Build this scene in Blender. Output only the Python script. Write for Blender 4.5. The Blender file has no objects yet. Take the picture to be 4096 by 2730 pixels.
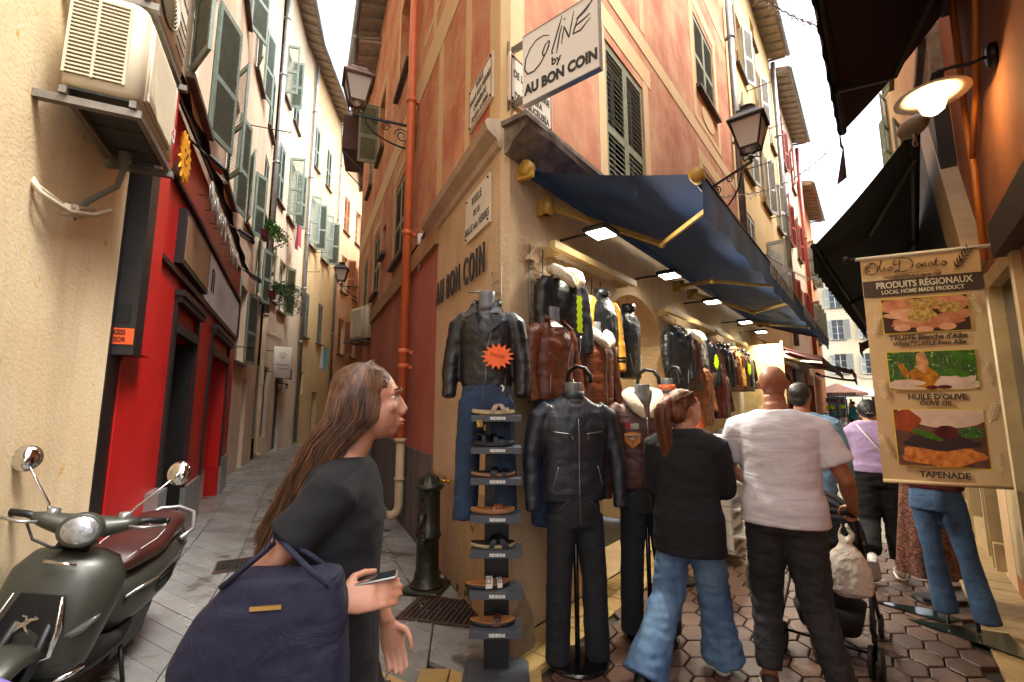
import bpy, math, random
from mathutils import Vector as V, Matrix as Mx, noise
random.seed(7)
R_ = math.radians
sc = bpy.context.scene
col = sc.collection
# ---------------------------------------------------------------- camera
TH = R_(7.8); FP = 1820.4; CH = 1.6
cam = bpy.data.objects.new('camera', bpy.data.cameras.new('camera')); col.objects.link(cam)
cam.data.lens = 16.0; cam.data.sensor_width = 36.0; cam.data.clip_end = 400; cam.data.clip_start = .05
cam.location = (0, 0, CH); cam.rotation_euler = (R_(90) + TH, 0, 0)
sc.camera = cam
# ---------------------------------------------------------------- sky, sun, exposure
w = bpy.data.worlds.new('World'); sc.world = w; w.use_nodes = True
nt = w.node_tree; nt.nodes.clear()
sk = nt.nodes.new('ShaderNodeTexSky'); sk.sky_type = 'NISHITA'; sk.sun_disc = False
sk.sun_elevation = R_(62); sk.sun_rotation = R_(115); sk.air_density = 1.0; sk.dust_density = 6.0
hs = nt.nodes.new('ShaderNodeHueSaturation'); hs.inputs['Saturation'].default_value = .42
bg = nt.nodes.new('ShaderNodeBackground'); bg.inputs['Strength'].default_value = .15
wo = nt.nodes.new('ShaderNodeOutputWorld')
nt.links.new(sk.outputs[0], hs.inputs['Color']); nt.links.new(hs.outputs[0], bg.inputs['Color']); nt.links.new(bg.outputs[0], wo.inputs['Surface'])
sl = bpy.data.lights.new('sun', 'SUN'); sl.energy = 1.0; sl.angle = R_(14); sl.color = (1, 1, 1)
so = bpy.data.objects.new('sun', sl); col.objects.link(so)
az = R_(115); el = R_(62)
sdir = V((math.sin(az) * math.cos(el), math.cos(az) * math.cos(el), math.sin(el)))
so.rotation_euler = sdir.to_track_quat('Z', 'Y').to_euler()
sc.view_settings.view_transform = 'Standard'; sc.view_settings.look = 'None'
sc.view_settings.exposure = 2.35; sc.view_settings.gamma = 1
sc.render.engine = 'CYCLES'; sc.cycles.max_bounces = 8; sc.cycles.diffuse_bounces = 5; sc.cycles.caustics_reflective = False; sc.cycles.caustics_refractive = False
sc.cycles.use_denoising = True; sc.cycles.sample_clamp_indirect = 6
# ---------------------------------------------------------------- materials
def hx(h):
    h = h.lstrip('#'); r = []
    for i in (0, 2, 4):
        c = int(h[i:i + 2], 16) / 255; r.append(c / 12.92 if c <= .04045 else ((c + .055) / 1.055) ** 2.4)
    return (r[0], r[1], r[2], 1)
def sh(c, k): return (c[0] * k, c[1] * k, c[2] * k, 1)
MC = {}
def mat(name, c, c2=None, rough=.7, metal=0, scale=2.0, bump=0, bs=60, streak=0, isl=0, coat=0, spec=.5, emit=None, es=0, trans=0, alpha=1, spots=None, spk=.62, sps=25, wav=None, stretch=(1, 1, 1), fold=0, sheen=0, wet=0):
    if name in MC: return MC[name]
    m = bpy.data.materials.new(name); m.use_nodes = True; MC[name] = m
    t = m.node_tree; N = t.nodes; L = t.links; b = N['Principled BSDF']
    if isinstance(c, str): c = hx(c)
    if isinstance(c2, str): c2 = hx(c2)
    b.inputs['Base Color'].default_value = c; b.inputs['Roughness'].default_value = rough; b.inputs['Metallic'].default_value = metal
    b.inputs['Specular IOR Level'].default_value = spec
    if coat: b.inputs['Coat Weight'].default_value = coat; b.inputs['Coat Roughness'].default_value = .12
    if trans: b.inputs['Transmission Weight'].default_value = trans
    if alpha < 1: b.inputs['Alpha'].default_value = alpha
    if sheen: b.inputs['Sheen Weight'].default_value = sheen
    if emit: b.inputs['Emission Color'].default_value = hx(emit) if isinstance(emit, str) else emit; b.inputs['Emission Strength'].default_value = es
    tc = N.new('ShaderNodeTexCoord'); src = tc.outputs['Object']
    if stretch != (1, 1, 1):
        mp = N.new('ShaderNodeMapping'); mp.inputs['Scale'].default_value = stretch; L.new(src, mp.inputs[0]); src0 = mp.outputs[0]
    else: src0 = src
    cur = None
    def mix(fac, a, bb, mode='MIX'):
        x = N.new('ShaderNodeMix'); x.data_type = 'RGBA'; x.blend_type = mode
        for sock, v in ((x.inputs[0], fac), (x.inputs[6], a), (x.inputs[7], bb)):
            if hasattr(v, 'links') or isinstance(v, bpy.types.NodeSocket): L.new(v, sock)
            else: sock.default_value = v
        return x.outputs[2]
    def nz(s, det=4, so=None, rg=.55, dist=0):
        n = N.new('ShaderNodeTexNoise'); n.inputs['Scale'].default_value = s; n.inputs['Detail'].default_value = det; n.inputs['Roughness'].default_value = rg; n.inputs['Distortion'].default_value = dist
        L.new(so or src0, n.inputs['Vector']); return n.outputs['Fac']
    def rmp(f, a, bb):
        r = N.new('ShaderNodeMapRange'); r.inputs[1].default_value = a; r.inputs[2].default_value = bb; L.new(f, r.inputs[0]); return r.outputs[0]
    if c2:
        cur = mix(rmp(nz(scale, 6, rg=.62), .36, .64), c, c2)
    if streak:
        mp = N.new('ShaderNodeMapping'); mp.inputs['Scale'].default_value = (3.1, 3.1, .3); L.new(src, mp.inputs[0])
        f = rmp(nz(1.6, 8, mp.outputs[0], .7, .6), .45, .8)
        mm = N.new('ShaderNodeMath'); mm.operation = 'MULTIPLY'; L.new(f, mm.inputs[0]); mm.inputs[1].default_value = streak
        cc = c2 or c; cur = mix(mm.outputs[0], cur or c, sh(c, .45) if not c2 else sh(c2, .5))
    if spots:
        f = rmp(nz(sps, 3), spk, spk + .05); cur = mix(f, cur or c, hx(spots))
    if isl:
        g = N.new('ShaderNodeNewGeometry'); r = N.new('ShaderNodeMapRange'); r.inputs[3].default_value = 1 - isl; r.inputs[4].default_value = 1 + isl
        L.new(g.outputs['Random Per Island'], r.inputs[0])
        h = N.new('ShaderNodeHueSaturation'); L.new(r.outputs[0], h.inputs['Value'])
        if cur: L.new(cur, h.inputs['Color'])
        else: h.inputs['Color'].default_value = c
        cur = h.outputs[0]
    if cur: L.new(cur, b.inputs['Base Color'])
    if wet:
        f = rmp(nz(1.3, 4, src), .35, .68)
        r = N.new('ShaderNodeMapRange'); r.inputs[3].default_value = rough; r.inputs[4].default_value = wet; L.new(f, r.inputs[0]); L.new(r.outputs[0], b.inputs['Roughness'])
    if bump or fold or wav:
        h = None
        if bump:
            bn = N.new('ShaderNodeBump'); bn.inputs['Strength'].default_value = bump; bn.inputs['Distance'].default_value = .01; L.new(nz(bs, 5, src), bn.inputs['Height']); h = bn
        if fold:
            b2 = N.new('ShaderNodeBump'); b2.inputs['Strength'].default_value = fold; b2.inputs['Distance'].default_value = .03
            L.new(nz(7, 3, src0, .5, 1.2), b2.inputs['Height'])
            if h: L.new(h.outputs[0], b2.inputs['Normal'])
            h = b2
        if wav:
            wv = N.new('ShaderNodeTexWave'); wv.wave_type = 'BANDS'; wv.bands_direction = wav[0]; wv.inputs['Scale'].default_value = wav[1]; wv.inputs['Distortion'].default_value = 0
            L.new(src, wv.inputs[0]); b3 = N.new('ShaderNodeBump'); b3.inputs['Strength'].default_value = wav[2]; b3.inputs['Distance'].default_value = .01
            L.new(wv.outputs['Fac'], b3.inputs['Height'])
            if h: L.new(h.outputs[0], b3.inputs['Normal'])
            h = b3
        L.new(h.outputs[0], b.inputs['Normal'])
    return m
def dsat(h, k=.7):
    c = hx(h); l = .2126 * c[0] + .7152 * c[1] + .0722 * c[2]; return tuple(l + (x - l) * k for x in c[:3]) + (1,)
def stucco(name, a, b_, sc_=1.3, st=.35, bump=.35, bs=45, spots=None): return mat(name, dsat(a), dsat(b_), rough=.9, scale=sc_, streak=st, bump=bump, bs=bs, spots=spots, sps=9, spk=.66, spec=.2)
# ---------------------------------------------------------------- mesh builder
def rotz(a): return Mx.Rotation(a, 4, 'Z')
def T(x, y, z): return Mx.Translation((x, y, z))
class MB:
    def __init__(s, M=None): s.v = []; s.f = []; s.m = []; s.s = []; s.M = M or Mx.Identity(4)
    def add(s, vs, fs, m=0, sm=False, M=None):
        o = len(s.v); MM = s.M @ M if M is not None else s.M
        s.v += [MM @ V(p) for p in vs]
        for f in fs: s.f.append([i + o for i in f]); s.m.append(m); s.s.append(sm)
        return s
    def box(s, x0, x1, y0, y1, z0, z1, m=0, M=None):
        return s.add([(x0, y0, z0), (x1, y0, z0), (x1, y1, z0), (x0, y1, z0), (x0, y0, z1), (x1, y0, z1), (x1, y1, z1), (x0, y1, z1)],
                     [(0, 3, 2, 1), (4, 5, 6, 7), (0, 1, 5, 4), (1, 2, 6, 5), (2, 3, 7, 6), (3, 0, 4, 7)], m, False, M)
    def bevbox(s, x0, x1, y0, y1, z0, z1, r, m=0, M=None, n=3):
        # box with rounded vertical edges (in z)
        pts = []
        for cx, cy, a in ((x1 - r, y1 - r, 0), (x0 + r, y1 - r, 90), (x0 + r, y0 + r, 180), (x1 - r, y0 + r, 270)):
            for k in range(n + 1):
                t = R_(a + 90 * k / n); pts.append((cx + r * math.cos(t), cy + r * math.sin(t)))
        N_ = len(pts); vs = []; rr = min(r * .5, (z1 - z0) * .25); cx = (x0 + x1) / 2; cy = (y0 + y1) / 2
        kx = 1 - rr / max((x1 - x0) / 2, 1e-4); ky = 1 - rr / max((y1 - y0) / 2, 1e-4)
        for z, k in ((z0, 0), (z0 + rr, 1), (z1 - rr, 1), (z1, 0)):
            for p in pts: vs.append((cx + (p[0] - cx) * (1 if k else kx), cy + (p[1] - cy) * (1 if k else ky), z))
        fs = [tuple(range(N_))[::-1], tuple(range(3 * N_, 4 * N_))]
        for j in range(3):
            for i in range(N_): fs.append((j * N_ + i, j * N_ + (i + 1) % N_, (j + 1) * N_ + (i + 1) % N_, (j + 1) * N_ + i))
        return s.add(vs, fs, m, True, M)
    def beam(s, a, b, wd, h, m=0, up=(0, 0, 1)):
        a = V(a); b = V(b); d = (b - a).normalized(); u = V(up)
        x = d.cross(u)
        if x.length < 1e-4: x = d.cross(V((1, 0, 0)))
        x.normalize(); u = x.cross(d); vs = []
        for p in (a, b):
            for i, j in ((-1, -1), (1, -1), (1, 1), (-1, 1)): vs.append(p + x * wd / 2 * i + u * h / 2 * j)
        return s.add(vs, [(0, 1, 2, 3), (7, 6, 5, 4), (0, 4, 5, 1), (1, 5, 6, 2), (2, 6, 7, 3), (3, 7, 4, 0)], m)
    def tube(s, pts, r, n=8, m=0, caps=True, sm=True, flat=1):
        pts = [V(p) for p in pts]; k = len(pts); rs = r if isinstance(r, (list, tuple)) else [r] * k
        t0 = (pts[1] - pts[0]).normalized(); u = t0.cross(V((0, 0, 1)))
        if u.length < .05: u = t0.cross(V((1, 0, 0)))
        u.normalize(); vs = []
        for i in range(k):
            t = (pts[min(i + 1, k - 1)] - pts[max(i - 1, 0)]).normalized()
            u = (u - t * u.dot(t)).normalized(); w_ = t.cross(u)
            for j in range(n):
                a = 2 * math.pi * j / n; vs.append(pts[i] + (u * math.cos(a) + w_ * math.sin(a) * flat) * rs[i])
        fs = []
        for i in range(k - 1):
            for j in range(n): fs.append((i * n + j, i * n + (j + 1) % n, (i + 1) * n + (j + 1) % n, (i + 1) * n + j))
        if caps: fs += [tuple(range(n))[::-1], tuple(range((k - 1) * n, k * n))]
        return s.add(vs, fs, m, sm)
    def cyl(s, a, b, r, n=16, m=0, sm=True): return s.tube([a, b], r, n, m, True, sm)
    def lathe(s, prof, n=20, m=0, M=None, sm=True, arc=2 * math.pi):
        vs = []; k = len(prof); full = arc > 6.28; nn = n if full else n + 1
        for r, z in prof:
            for j in range(nn):
                a = arc * j / n; vs.append((r * math.cos(a), r * math.sin(a), z))
        fs = []
        for i in range(k - 1):
            for j in range(n):
                j2 = (j + 1) % nn; fs.append((i * nn + j, i * nn + j2, (i + 1) * nn + j2, (i + 1) * nn + j))
        return s.add(vs, fs, m, sm, M)
    def sph(s, c, r, m=0, n=12, k=8, M=None, sm=True):
        if not isinstance(r, (list, tuple)): r = (r, r, r)
        vs = []; fs = []
        for i in range(k + 1):
            p = math.pi * i / k
            for j in range(n):
                a = 2 * math.pi * j / n; vs.append((c[0] + r[0] * math.sin(p) * math.cos(a), c[1] + r[1] * math.sin(p) * math.sin(a), c[2] + r[2] * math.cos(p)))
        for i in range(k):
            for j in range(n): fs.append((i * n + j, (i + 1) * n + j, (i + 1) * n + (j + 1) % n, i * n + (j + 1) % n))
        return s.add(vs, fs, m, sm, M)
    def ext(s, pts, y0, y1, m=0, M=None, sm=False):
        n = len(pts); vs = [(p[0], y0, p[1]) for p in pts] + [(p[0], y1, p[1]) for p in pts]
        fs = [tuple(range(n)), tuple(range(n, 2 * n))[::-1]] + [(i, (i + 1) % n, n + (i + 1) % n, n + i)[::-1] for i in range(n)]
        return s.add(vs, fs, m, sm, M)
    def prism(s, pts, z0, z1, m=0):
        n = len(pts); vs = [(p[0], p[1], z0) for p in pts] + [(p[0], p[1], z1) for p in pts]
        fs = [tuple(range(n))[::-1], tuple(range(n, 2 * n))] + [(i, (i + 1) % n, n + (i + 1) % n, n + i) for i in range(n)]
        return s.add(vs, fs, m)
    def grid(s, fn, nu, nv, m=0, sm=True, closeu=False):
        vs = [fn(i / nu, j / nv) for j in range(nv + 1) for i in range(nu + (0 if closeu else 1))]
        w_ = nu if closeu else nu + 1; fs = []
        for j in range(nv):
            for i in range(nu):
                i2 = (i + 1) % w_; fs.append((j * w_ + i, j * w_ + i2, (j + 1) * w_ + i2, (j + 1) * w_ + i))
        return s.add(vs, fs, m, sm)
    def loft(s, rings, m=0, caps=True, sm=True):
        n = len(rings[0]); vs = [p for r in rings for p in r]; fs = []
        for i in range(len(rings) - 1):
            for j in range(n): fs.append((i * n + j, i * n + (j + 1) % n, (i + 1) * n + (j + 1) % n, (i + 1) * n + j))
        if caps: fs += [tuple(range(n))[::-1], tuple(range((len(rings) - 1) * n, len(rings) * n))]
        return s.add(vs, fs, m, sm)
    def stroke(s, pts, wds, y0, y1, m=0, M=None, cl=False):
        # ribbon stroke in the xz plane, varying width, extruded in y
        n = len(pts)
        if not isinstance(wds, (list, tuple)): wds = [wds] * n
        vs = []
        for i in range(n):
            a = pts[max(i - 1, 0)]; b = pts[min(i + 1, n - 1)]; dx = b[0] - a[0]; dz = b[1] - a[1]; l = math.hypot(dx, dz) or 1
            nx, nz_ = -dz / l * wds[i] / 2, dx / l * wds[i] / 2; p = pts[i]
            vs += [(p[0] + nx, y0, p[1] + nz_), (p[0] - nx, y0, p[1] - nz_), (p[0] - nx, y1, p[1] - nz_), (p[0] + nx, y1, p[1] + nz_)]
        fs = [(0, 1, 2, 3), (4 * n - 1, 4 * n - 2, 4 * n - 3, 4 * n - 4)]
        for i in range(n - 1):
            for k in range(4): fs.append((4 * i + k, 4 * i + 4 + k, 4 * i + 4 + (k + 1) % 4, 4 * i + (k + 1) % 4))
        return s.add(vs, fs, m, False, M)
    def text(s, txt, x, z, size, y=0, d=.004, bold=0, sx=1, align='CENTER', m=0, M=None, shear=0, rot=0, sp=1):
        cu = bpy.data.curves.new('t', 'FONT'); cu.body = txt; cu.size = size; cu.align_x = align; cu.align_y = 'CENTER'; cu.extrude = d / 2; cu.offset = bold; cu.shear = shear; cu.resolution_u = 3; cu.space_character = sp
        ob = bpy.data.objects.new('t', cu); col.objects.link(ob)
        me = bpy.data.meshes.new_from_object(ob.evaluated_get(bpy.context.evaluated_depsgraph_get()))
        Mt = T(x, y, z) @ Mx.Rotation(rot, 4, 'Y') @ Mx.Diagonal((sx, 1, 1, 1)) @ Mx.Rotation(R_(90), 4, 'X')
        s.add([v.co[:] for v in me.vertices], [tuple(p.vertices) for p in me.polygons], m, False, (M @ Mt) if M is not None else Mt)
        bpy.data.objects.remove(ob); bpy.data.meshes.remove(me); bpy.data.curves.remove(cu); return s
    def mesh(s, name, mats):
        me = bpy.data.meshes.new(name); me.from_pydata([tuple(v) for v in s.v], [], s.f); me.update()
        for mt in (mats if isinstance(mats, (list, tuple)) else [mats]): me.materials.append(mt)
        me.polygons.foreach_set('material_index', s.m); me.polygons.foreach_set('use_smooth', s.s); me.update()
        return me
    def build(s, name, mats, parent=None, M=None, label=None, fix=True):
        me = s.mesh(name, mats)
        if fix:
            import bmesh
            bm = bmesh.new(); bm.from_mesh(me); bmesh.ops.recalc_face_normals(bm, faces=bm.faces); bm.to_mesh(me); bm.free()
        ob = bpy.data.objects.new(name, me); col.objects.link(ob)
        if parent: ob.parent = parent
        if M is not None: ob.matrix_world = M
        if label: ob['label'] = label
        return ob
INV = {}
def tag(o, label, cat, group=None, kind=None):
    if label: o['label'] = label
    if cat: o['category'] = cat
    if group: o['group'] = group
    if kind: o['kind'] = kind
    return o
def thing(name, label, cat, M=None, group=None):
    o = bpy.data.objects.new(name, None); col.objects.link(o); o.empty_display_size = .1
    M = M or Mx.Identity(4); o.matrix_world = M; tag(o, label, cat, group); INV[o] = M.inverted(); return o
def struct(o): o['kind'] = 'structure'; return o
def dup(o, M, label=None, group=None):
    c = o.copy(); col.objects.link(c); c.matrix_world = M
    if label: c['label'] = label
    if group: c['group'] = group
    for ch in o.children:
        d = ch.copy(); col.objects.link(d); d.parent = c; d.matrix_local = ch.matrix_local
        for g in ch.children:
            e = g.copy(); col.objects.link(e); e.parent = d; e.matrix_local = g.matrix_local
    return c
def fuse(mb, voxel=.008, smooth=4, disp=None):
    """weld overlapping closed shapes of one body or garment into one continuous surface"""
    me = mb.mesh('f', [mat('tmp', (1, 1, 1, 1))]); ob = bpy.data.objects.new('f', me); col.objects.link(ob)
    r = ob.modifiers.new('r', 'REMESH'); r.mode = 'VOXEL'; r.voxel_size = voxel; r.adaptivity = 0
    if smooth: s_ = ob.modifiers.new('s', 'SMOOTH'); s_.iterations = smooth; s_.factor = .5
    m2 = bpy.data.meshes.new_from_object(ob.evaluated_get(bpy.context.evaluated_depsgraph_get()))
    o = MB(); vs = [v.co.copy() for v in m2.vertices]
    if disp:
        ns = [v.normal.copy() for v in m2.vertices]; vs = [p + n * disp(p, n) for p, n in zip(vs, ns)]
    o.v = vs; o.f = [list(p.vertices) for p in m2.polygons]; o.m = [0] * len(o.f); o.s = [True] * len(o.f)
    bpy.data.objects.remove(ob); bpy.data.meshes.remove(me); bpy.data.meshes.remove(m2); return o
# ---------------------------------------------------------------- street geometry
def ray(x, y):
    u = 1365 - y; return (x - 2048, FP * math.cos(TH) - u * math.sin(TH), FP * math.sin(TH) + u * math.cos(TH))
class Fa:
    """a facade plane: x runs to the viewer's right along the wall, y into the wall, z up"""
    def __init__(s, a, b):
        s.a = a; s.L = math.hypot(b[0] - a[0], b[1] - a[1]); s.d = ((b[0] - a[0]) / s.L, (b[1] - a[1]) / s.L); s.n = (-s.d[1], s.d[0])
    def hit(s, x, y, out=0):
        r = ray(x, y); a = (s.a[0] - s.n[0] * out, s.a[1] - s.n[1] * out)
        t = (a[0] * s.n[0] + a[1] * s.n[1]) / (r[0] * s.n[0] + r[1] * s.n[1])
        return ((r[0] * t - a[0]) * s.d[0] + (r[1] * t - a[1]) * s.d[1], CH + r[2] * t)
    def w(s, S, out=0): return (s.a[0] + s.d[0] * S - s.n[0] * out, s.a[1] + s.d[1] * S - s.n[1] * out)
    def M(s, S=0, z=0, out=0):
        p = s.w(S, out); return Mx(((s.d[0], s.n[0], 0, p[0]), (s.d[1], s.n[1], 0, p[1]), (0, 0, 1, z), (0, 0, 0, 1)))
C = (-.06, 3.26)
L1 = Fa((-.94, -1.086), (-5.76, 9.014)); L2 = Fa(L1.w(L1.L), (-7.61, 13.7)); L3 = Fa((-7.61, 13.7), (-8.45, 17)); L4 = Fa((-8.45, 17), (-9.2, 23.5)); L5 = Fa((-9.2, 23.5), (-9.4, 34))
B1 = Fa((-3.3, 10.4), C); B2 = Fa((-4.0, 12.5), (-3.3, 10.4)); B3 = Fa((-5.6, 17.9), (-4.0, 12.5)); B4 = Fa((-6.9, 23), (-5.6, 17.9)); B5 = Fa((-8.0, 31), (-6.9, 23))
A = Fa(C, (C[0] + math.sin(R_(38.5)) * 27, C[1] + math.cos(R_(38.5)) * 27))
q = (4.53, 4.39)
RR = Fa((q[0] + .6361 * 25, q[1] + .7716 * 25), q)
def gp(x, y, z=0):
    d = ray(x, y); t = (z - CH) / d[2]; return (d[0] * t, d[1] * t)
# ================================================================ materials in use
M_beige = stucco('beige_stucco', 'dcb877', 'e4c88c', 1.2, .5, .34, 48, spots='cfa866')
M_peach = stucco('peach_stucco', 'd6b083', 'e0c49c', .7, .5, .4, 20)
M_pink = stucco('pinkish_stucco', 'd2b88e', 'decaa2', .7, .55, .4, 15)
M_yel = stucco('yellow_stucco', 'dcb765', 'e3c47c', .6, .35, .3, 15)
M_ora2 = stucco('pale_orange_stucco', 'dba868', 'e2b679', .6, .3, .3, 15)
M_org = stucco('orange_stucco', 'c6602a', 'dc9a58', 1.3, .6, .4, 40, spots='d89a70')
M_red = stucco('red_stucco', 'bb5a38', 'c66c48', .9, .5, .25, 30, spots='9c4a38')
M_gry = stucco('grey_plinth_paint', '77706a', '6a6058', 2.0, .9, .3, 30, spots='8e6a48')
M_band = stucco('yellow_painted_band', 'd9b370', 'dcae5c', 2.5, .25, .25, 40)
M_shopb = mat('rough_cream_stucco', 'cdb592', 'c2a680', rough=.9, scale=1.6, streak=.35, bump=.9, bs=32, spec=.2)
M_stone = mat('grey_stone', '8c7f70', '5c5248', rough=.9, scale=7, streak=.6, bump=.6, bs=30)
M_ywall = stucco('gold_yellow_stucco', 'd8ab4c', 'e0bb66', .6, .3, .3, 15)
M_cream = stucco('cream_stucco', 'd9c49a', 'e2d2ad', .6, .3, .3, 15)
M_rorg = stucco('dark_orange_stucco', 'a5591a', '934c15', 1.5, .3, .25, 60)
M_green = mat('green_shutter_paint', '7c8a7e', '6c7a6d', rough=.55, scale=9, spots='a8b5a0', sps=30, spk=.64)
M_olive = mat('olive_shutter_paint', '7d7d60', '6c6c50', rough=.6, scale=9, spots='a09c80', sps=30, spk=.66)
M_gsh = mat('grey_shutter_paint', 'b9bcb4', 'a5a9a2', rough=.6, scale=6)
M_bsh = mat('brown_shutter_paint', 'a86e48', '94603e', rough=.6, scale=6)
M_dark = mat('dark_interior', '1a1815', rough=.9)
M_glass = mat('window_glass', '20262a', rough=.06, spec=.8)
M_pale = mat('pale_plaster_reveal', 'd9c9ac', 'cdb994', rough=.85, scale=4)
M_ledge = mat('weathered_ledge', '6a5a4c', '4f443b', rough=.85, scale=6, bump=.3)
M_zinc = mat('zinc', '8f9290', '787b7c', rough=.45, metal=.6, scale=5, bump=.05)
M_rust = mat('rusty_iron', '5a4234', '3f3028', rough=.75, metal=.3, scale=20)
M_iron = mat('black_iron', '161514', rough=.45, metal=.4)
M_tile = mat('roof_tile', 'a06a4a', '8a563c', rough=.85, scale=5, bump=.3)
M_soff = mat('grey_eave_board', 'a39a8a', '8b8274', rough=.85, scale=5)
M_white = mat('white_paint', 'e4e2dc', rough=.5)
M_black = mat('black_gloss_paint', '0e0c0b', '151210', rough=.4, scale=8, bump=.08, bs=90, spots='5a2018', sps=45, spk=.72)
M_redp = mat('red_gloss_paint', 'b31a16', 'a51612', rough=.4, scale=3, bump=.06, bs=25, spec=.3)
M_alu = mat('brushed_aluminium', 'a8a9a6', '94958f', rough=.35, metal=.75, scale=12)
M_steel = mat('galvanised_steel', '8f8a80', '77736b', rough=.42, metal=.8, scale=14)
M_chrome = mat('chrome', 'd8d8d8', rough=.08, metal=1)
M_opipe = mat('orange_painted_pipe', 'd9743f', 'cf6a38', rough=.45, scale=6, streak=.3)
M_cpipe = mat('cream_pipe', 'c2ac86', 'b39c78', rough=.6, scale=6, streak=.5)

def wallh(mb, s0, s1, z0, z1, holes=(), depth=.25, m=0, mr=None, y=0):
    """wall sheet with rectangular openings and their reveals"""
    xs = sorted({s0, s1} | {min(max(h[k], s0), s1) for h in holes for k in (0, 1)}); zs = sorted({z0, z1} | {min(max(h[k], z0), z1) for h in holes for k in (2, 3)})
    for i in range(len(xs) - 1):
        for j in range(len(zs) - 1):
            cx = (xs[i] + xs[i + 1]) / 2; cz = (zs[j] + zs[j + 1]) / 2
            if any(h[0] < cx < h[1] and h[2] < cz < h[3] for h in holes): continue
            mb.add([(xs[i], y, zs[j]), (xs[i + 1], y, zs[j]), (xs[i + 1], y, zs[j + 1]), (xs[i], y, zs[j + 1])], [(0, 1, 2, 3)], m)
    for a, b, c, d in holes:
        k = m if mr is None else mr; yy = y + depth
        mb.add([(a, y, c), (b, y, c), (b, y, d), (a, y, d), (a, yy, c), (b, yy, c), (b, yy, d), (a, yy, d)], [(0, 1, 5, 4), (1, 2, 6, 5), (2, 3, 7, 6), (3, 0, 4, 7)], k)
    return mb
def leaf(mb, w_, h, M, pitch=.045, st=.055, m=0, half=True, flip=1):
    """one louvred shutter leaf, x 0..w, z 0..h"""
    t = .018
    for a in (0, w_ - st): mb.box(a, a + st, -t, t, 0, h, m, M)
    mid = h * .42
    for z in ([0, h - .09, mid] if half else [0, h - .09]): mb.box(st, w_ - st, -t * .9, t * .9, z, z + .09, m, M)
    for za, zb in (((.09, mid), (mid + .09, h - .09)) if half else ((.09, h - .09),)):
        n = max(3, int((zb - za) / pitch))
        for i in range(n):
            z = za + (i + .5) * (zb - za) / n; c = pitch * .42
            mb.add([(st, -t * .9 * flip, z - c), (w_ - st, -t * .9 * flip, z - c), (w_ - st, t * .9 * flip, z + c * .9), (st, t * .9 * flip, z + c * .9),
                    (st, -t * .9 * flip, z - c + .007), (w_ - st, -t * .9 * flip, z - c + .007), (w_ - st, t * .9 * flip, z + c * .9 + .007), (st, t * .9 * flip, z + c * .9 + .007)],
                   [(0, 1, 2, 3), (7, 6, 5, 4), (0, 4, 5, 1), (1, 5, 6, 2), (2, 6, 7, 3), (3, 7, 4, 0)], m, False, M)
def window(th, F, s0, s1, z0, z1, mode=('c', 'c'), shm=None, sill=True, pitch=.05, depth=.22, glass=True, label=None, barrel=False):
    """window part with frame, pane, sill and shutter leaves as sub-parts. mode: c closed, a number = opening angle in degrees, None = no leaf"""
    shm = shm or M_green; M = INV[th] @ F.M(); w_ = s1 - s0; h = z1 - z0
    f = MB(M); k = .05
    f.box(s0, s0 + k, depth - .06, depth, z0, z1); f.box(s1 - k, s1, depth - .06, depth, z0, z1)
    for z in (z0, z1 - k): f.box(s0 + k, s1 - k, depth - .06, depth, z, z + k)
    f.box((s0 + s1) / 2 - .03, (s0 + s1) / 2 + .03, depth - .05, depth + .002, z0 + k, z1 - k)
    for t in (.33, .66): f.box(s0 + k, s1 - k, depth - .045, depth - .02, z0 + h * t - .012, z0 + h * t + .012)
    wd = f.build('window', M_white if glass else M_pale, th)
    g = MB(M); g.box(s0 + k * .5, s1 - k * .5, depth - .03, depth - .025, z0 + k * .5, z1 - k * .5); g.build('pane', M_glass, wd)
    if sill: MB(M).box(s0 - .08, s1 + .08, -.09, .02, z0 - .07, z0 - .003).build('sill', M_ledge, wd)
    for i, md in enumerate(mode):
        if md is None: continue
        a = 0 if md == 'c' else R_(md); mb = MB(M); lw = w_ / 2 - .006
        yo = .03 if md == 'c' else -.03
        if i == 0: Ml = T(s0 + .004, yo, z0 + .01) @ rotz(-a)
        else: Ml = T(s1 - .004, yo, z0 + .01) @ rotz(a) @ Mx.Diagonal((-1, 1, 1, 1))
        leaf(mb, lw, h - .02, Ml, pitch); mb.build('shutter', shm, wd)
    return wd
def pipe(name, F, s, z0, z1, r, m, label, cat='drainpipe', lower=None, zl=0, collars=(), out=None, foot=True):
    out = out or r + .05; th = thing(name, label, cat, F.M(s, 0, out))
    MB().tube([(0, 0, z) for z in (zl if lower else z0, z1)] if not lower else [(0, 0, zl), (0, 0, z1)], r, 14).build('pipe', m, th)
    if lower:
        b = MB(); pts = [(0, 0, zl + .02), (0, 0, z0 + .18)]
        if foot: pts += [(0, -.02, z0 + .11), (0, -.08, z0 + .07), (0, -.14, z0 + .07)]
        b.tube(pts, r * .9, 14); b.tube([(0, 0, zl - .02), (0, 0, zl + .03)], r * 1.25, 14); b.tube([(0, 0, (z0 + zl) / 2), (0, 0, (z0 + zl) / 2 + .03)], r * 1.12, 14); b.build('lower_pipe', lower, th)
    for z in collars:
        c = MB(); c.tube([(0, 0, z), (0, 0, z + .07)], r * 1.22, 14); c.box(-r * .5, r * .5, 0, out, z + .01, z + .05); c.build('collar', m, th)
    return th
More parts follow.
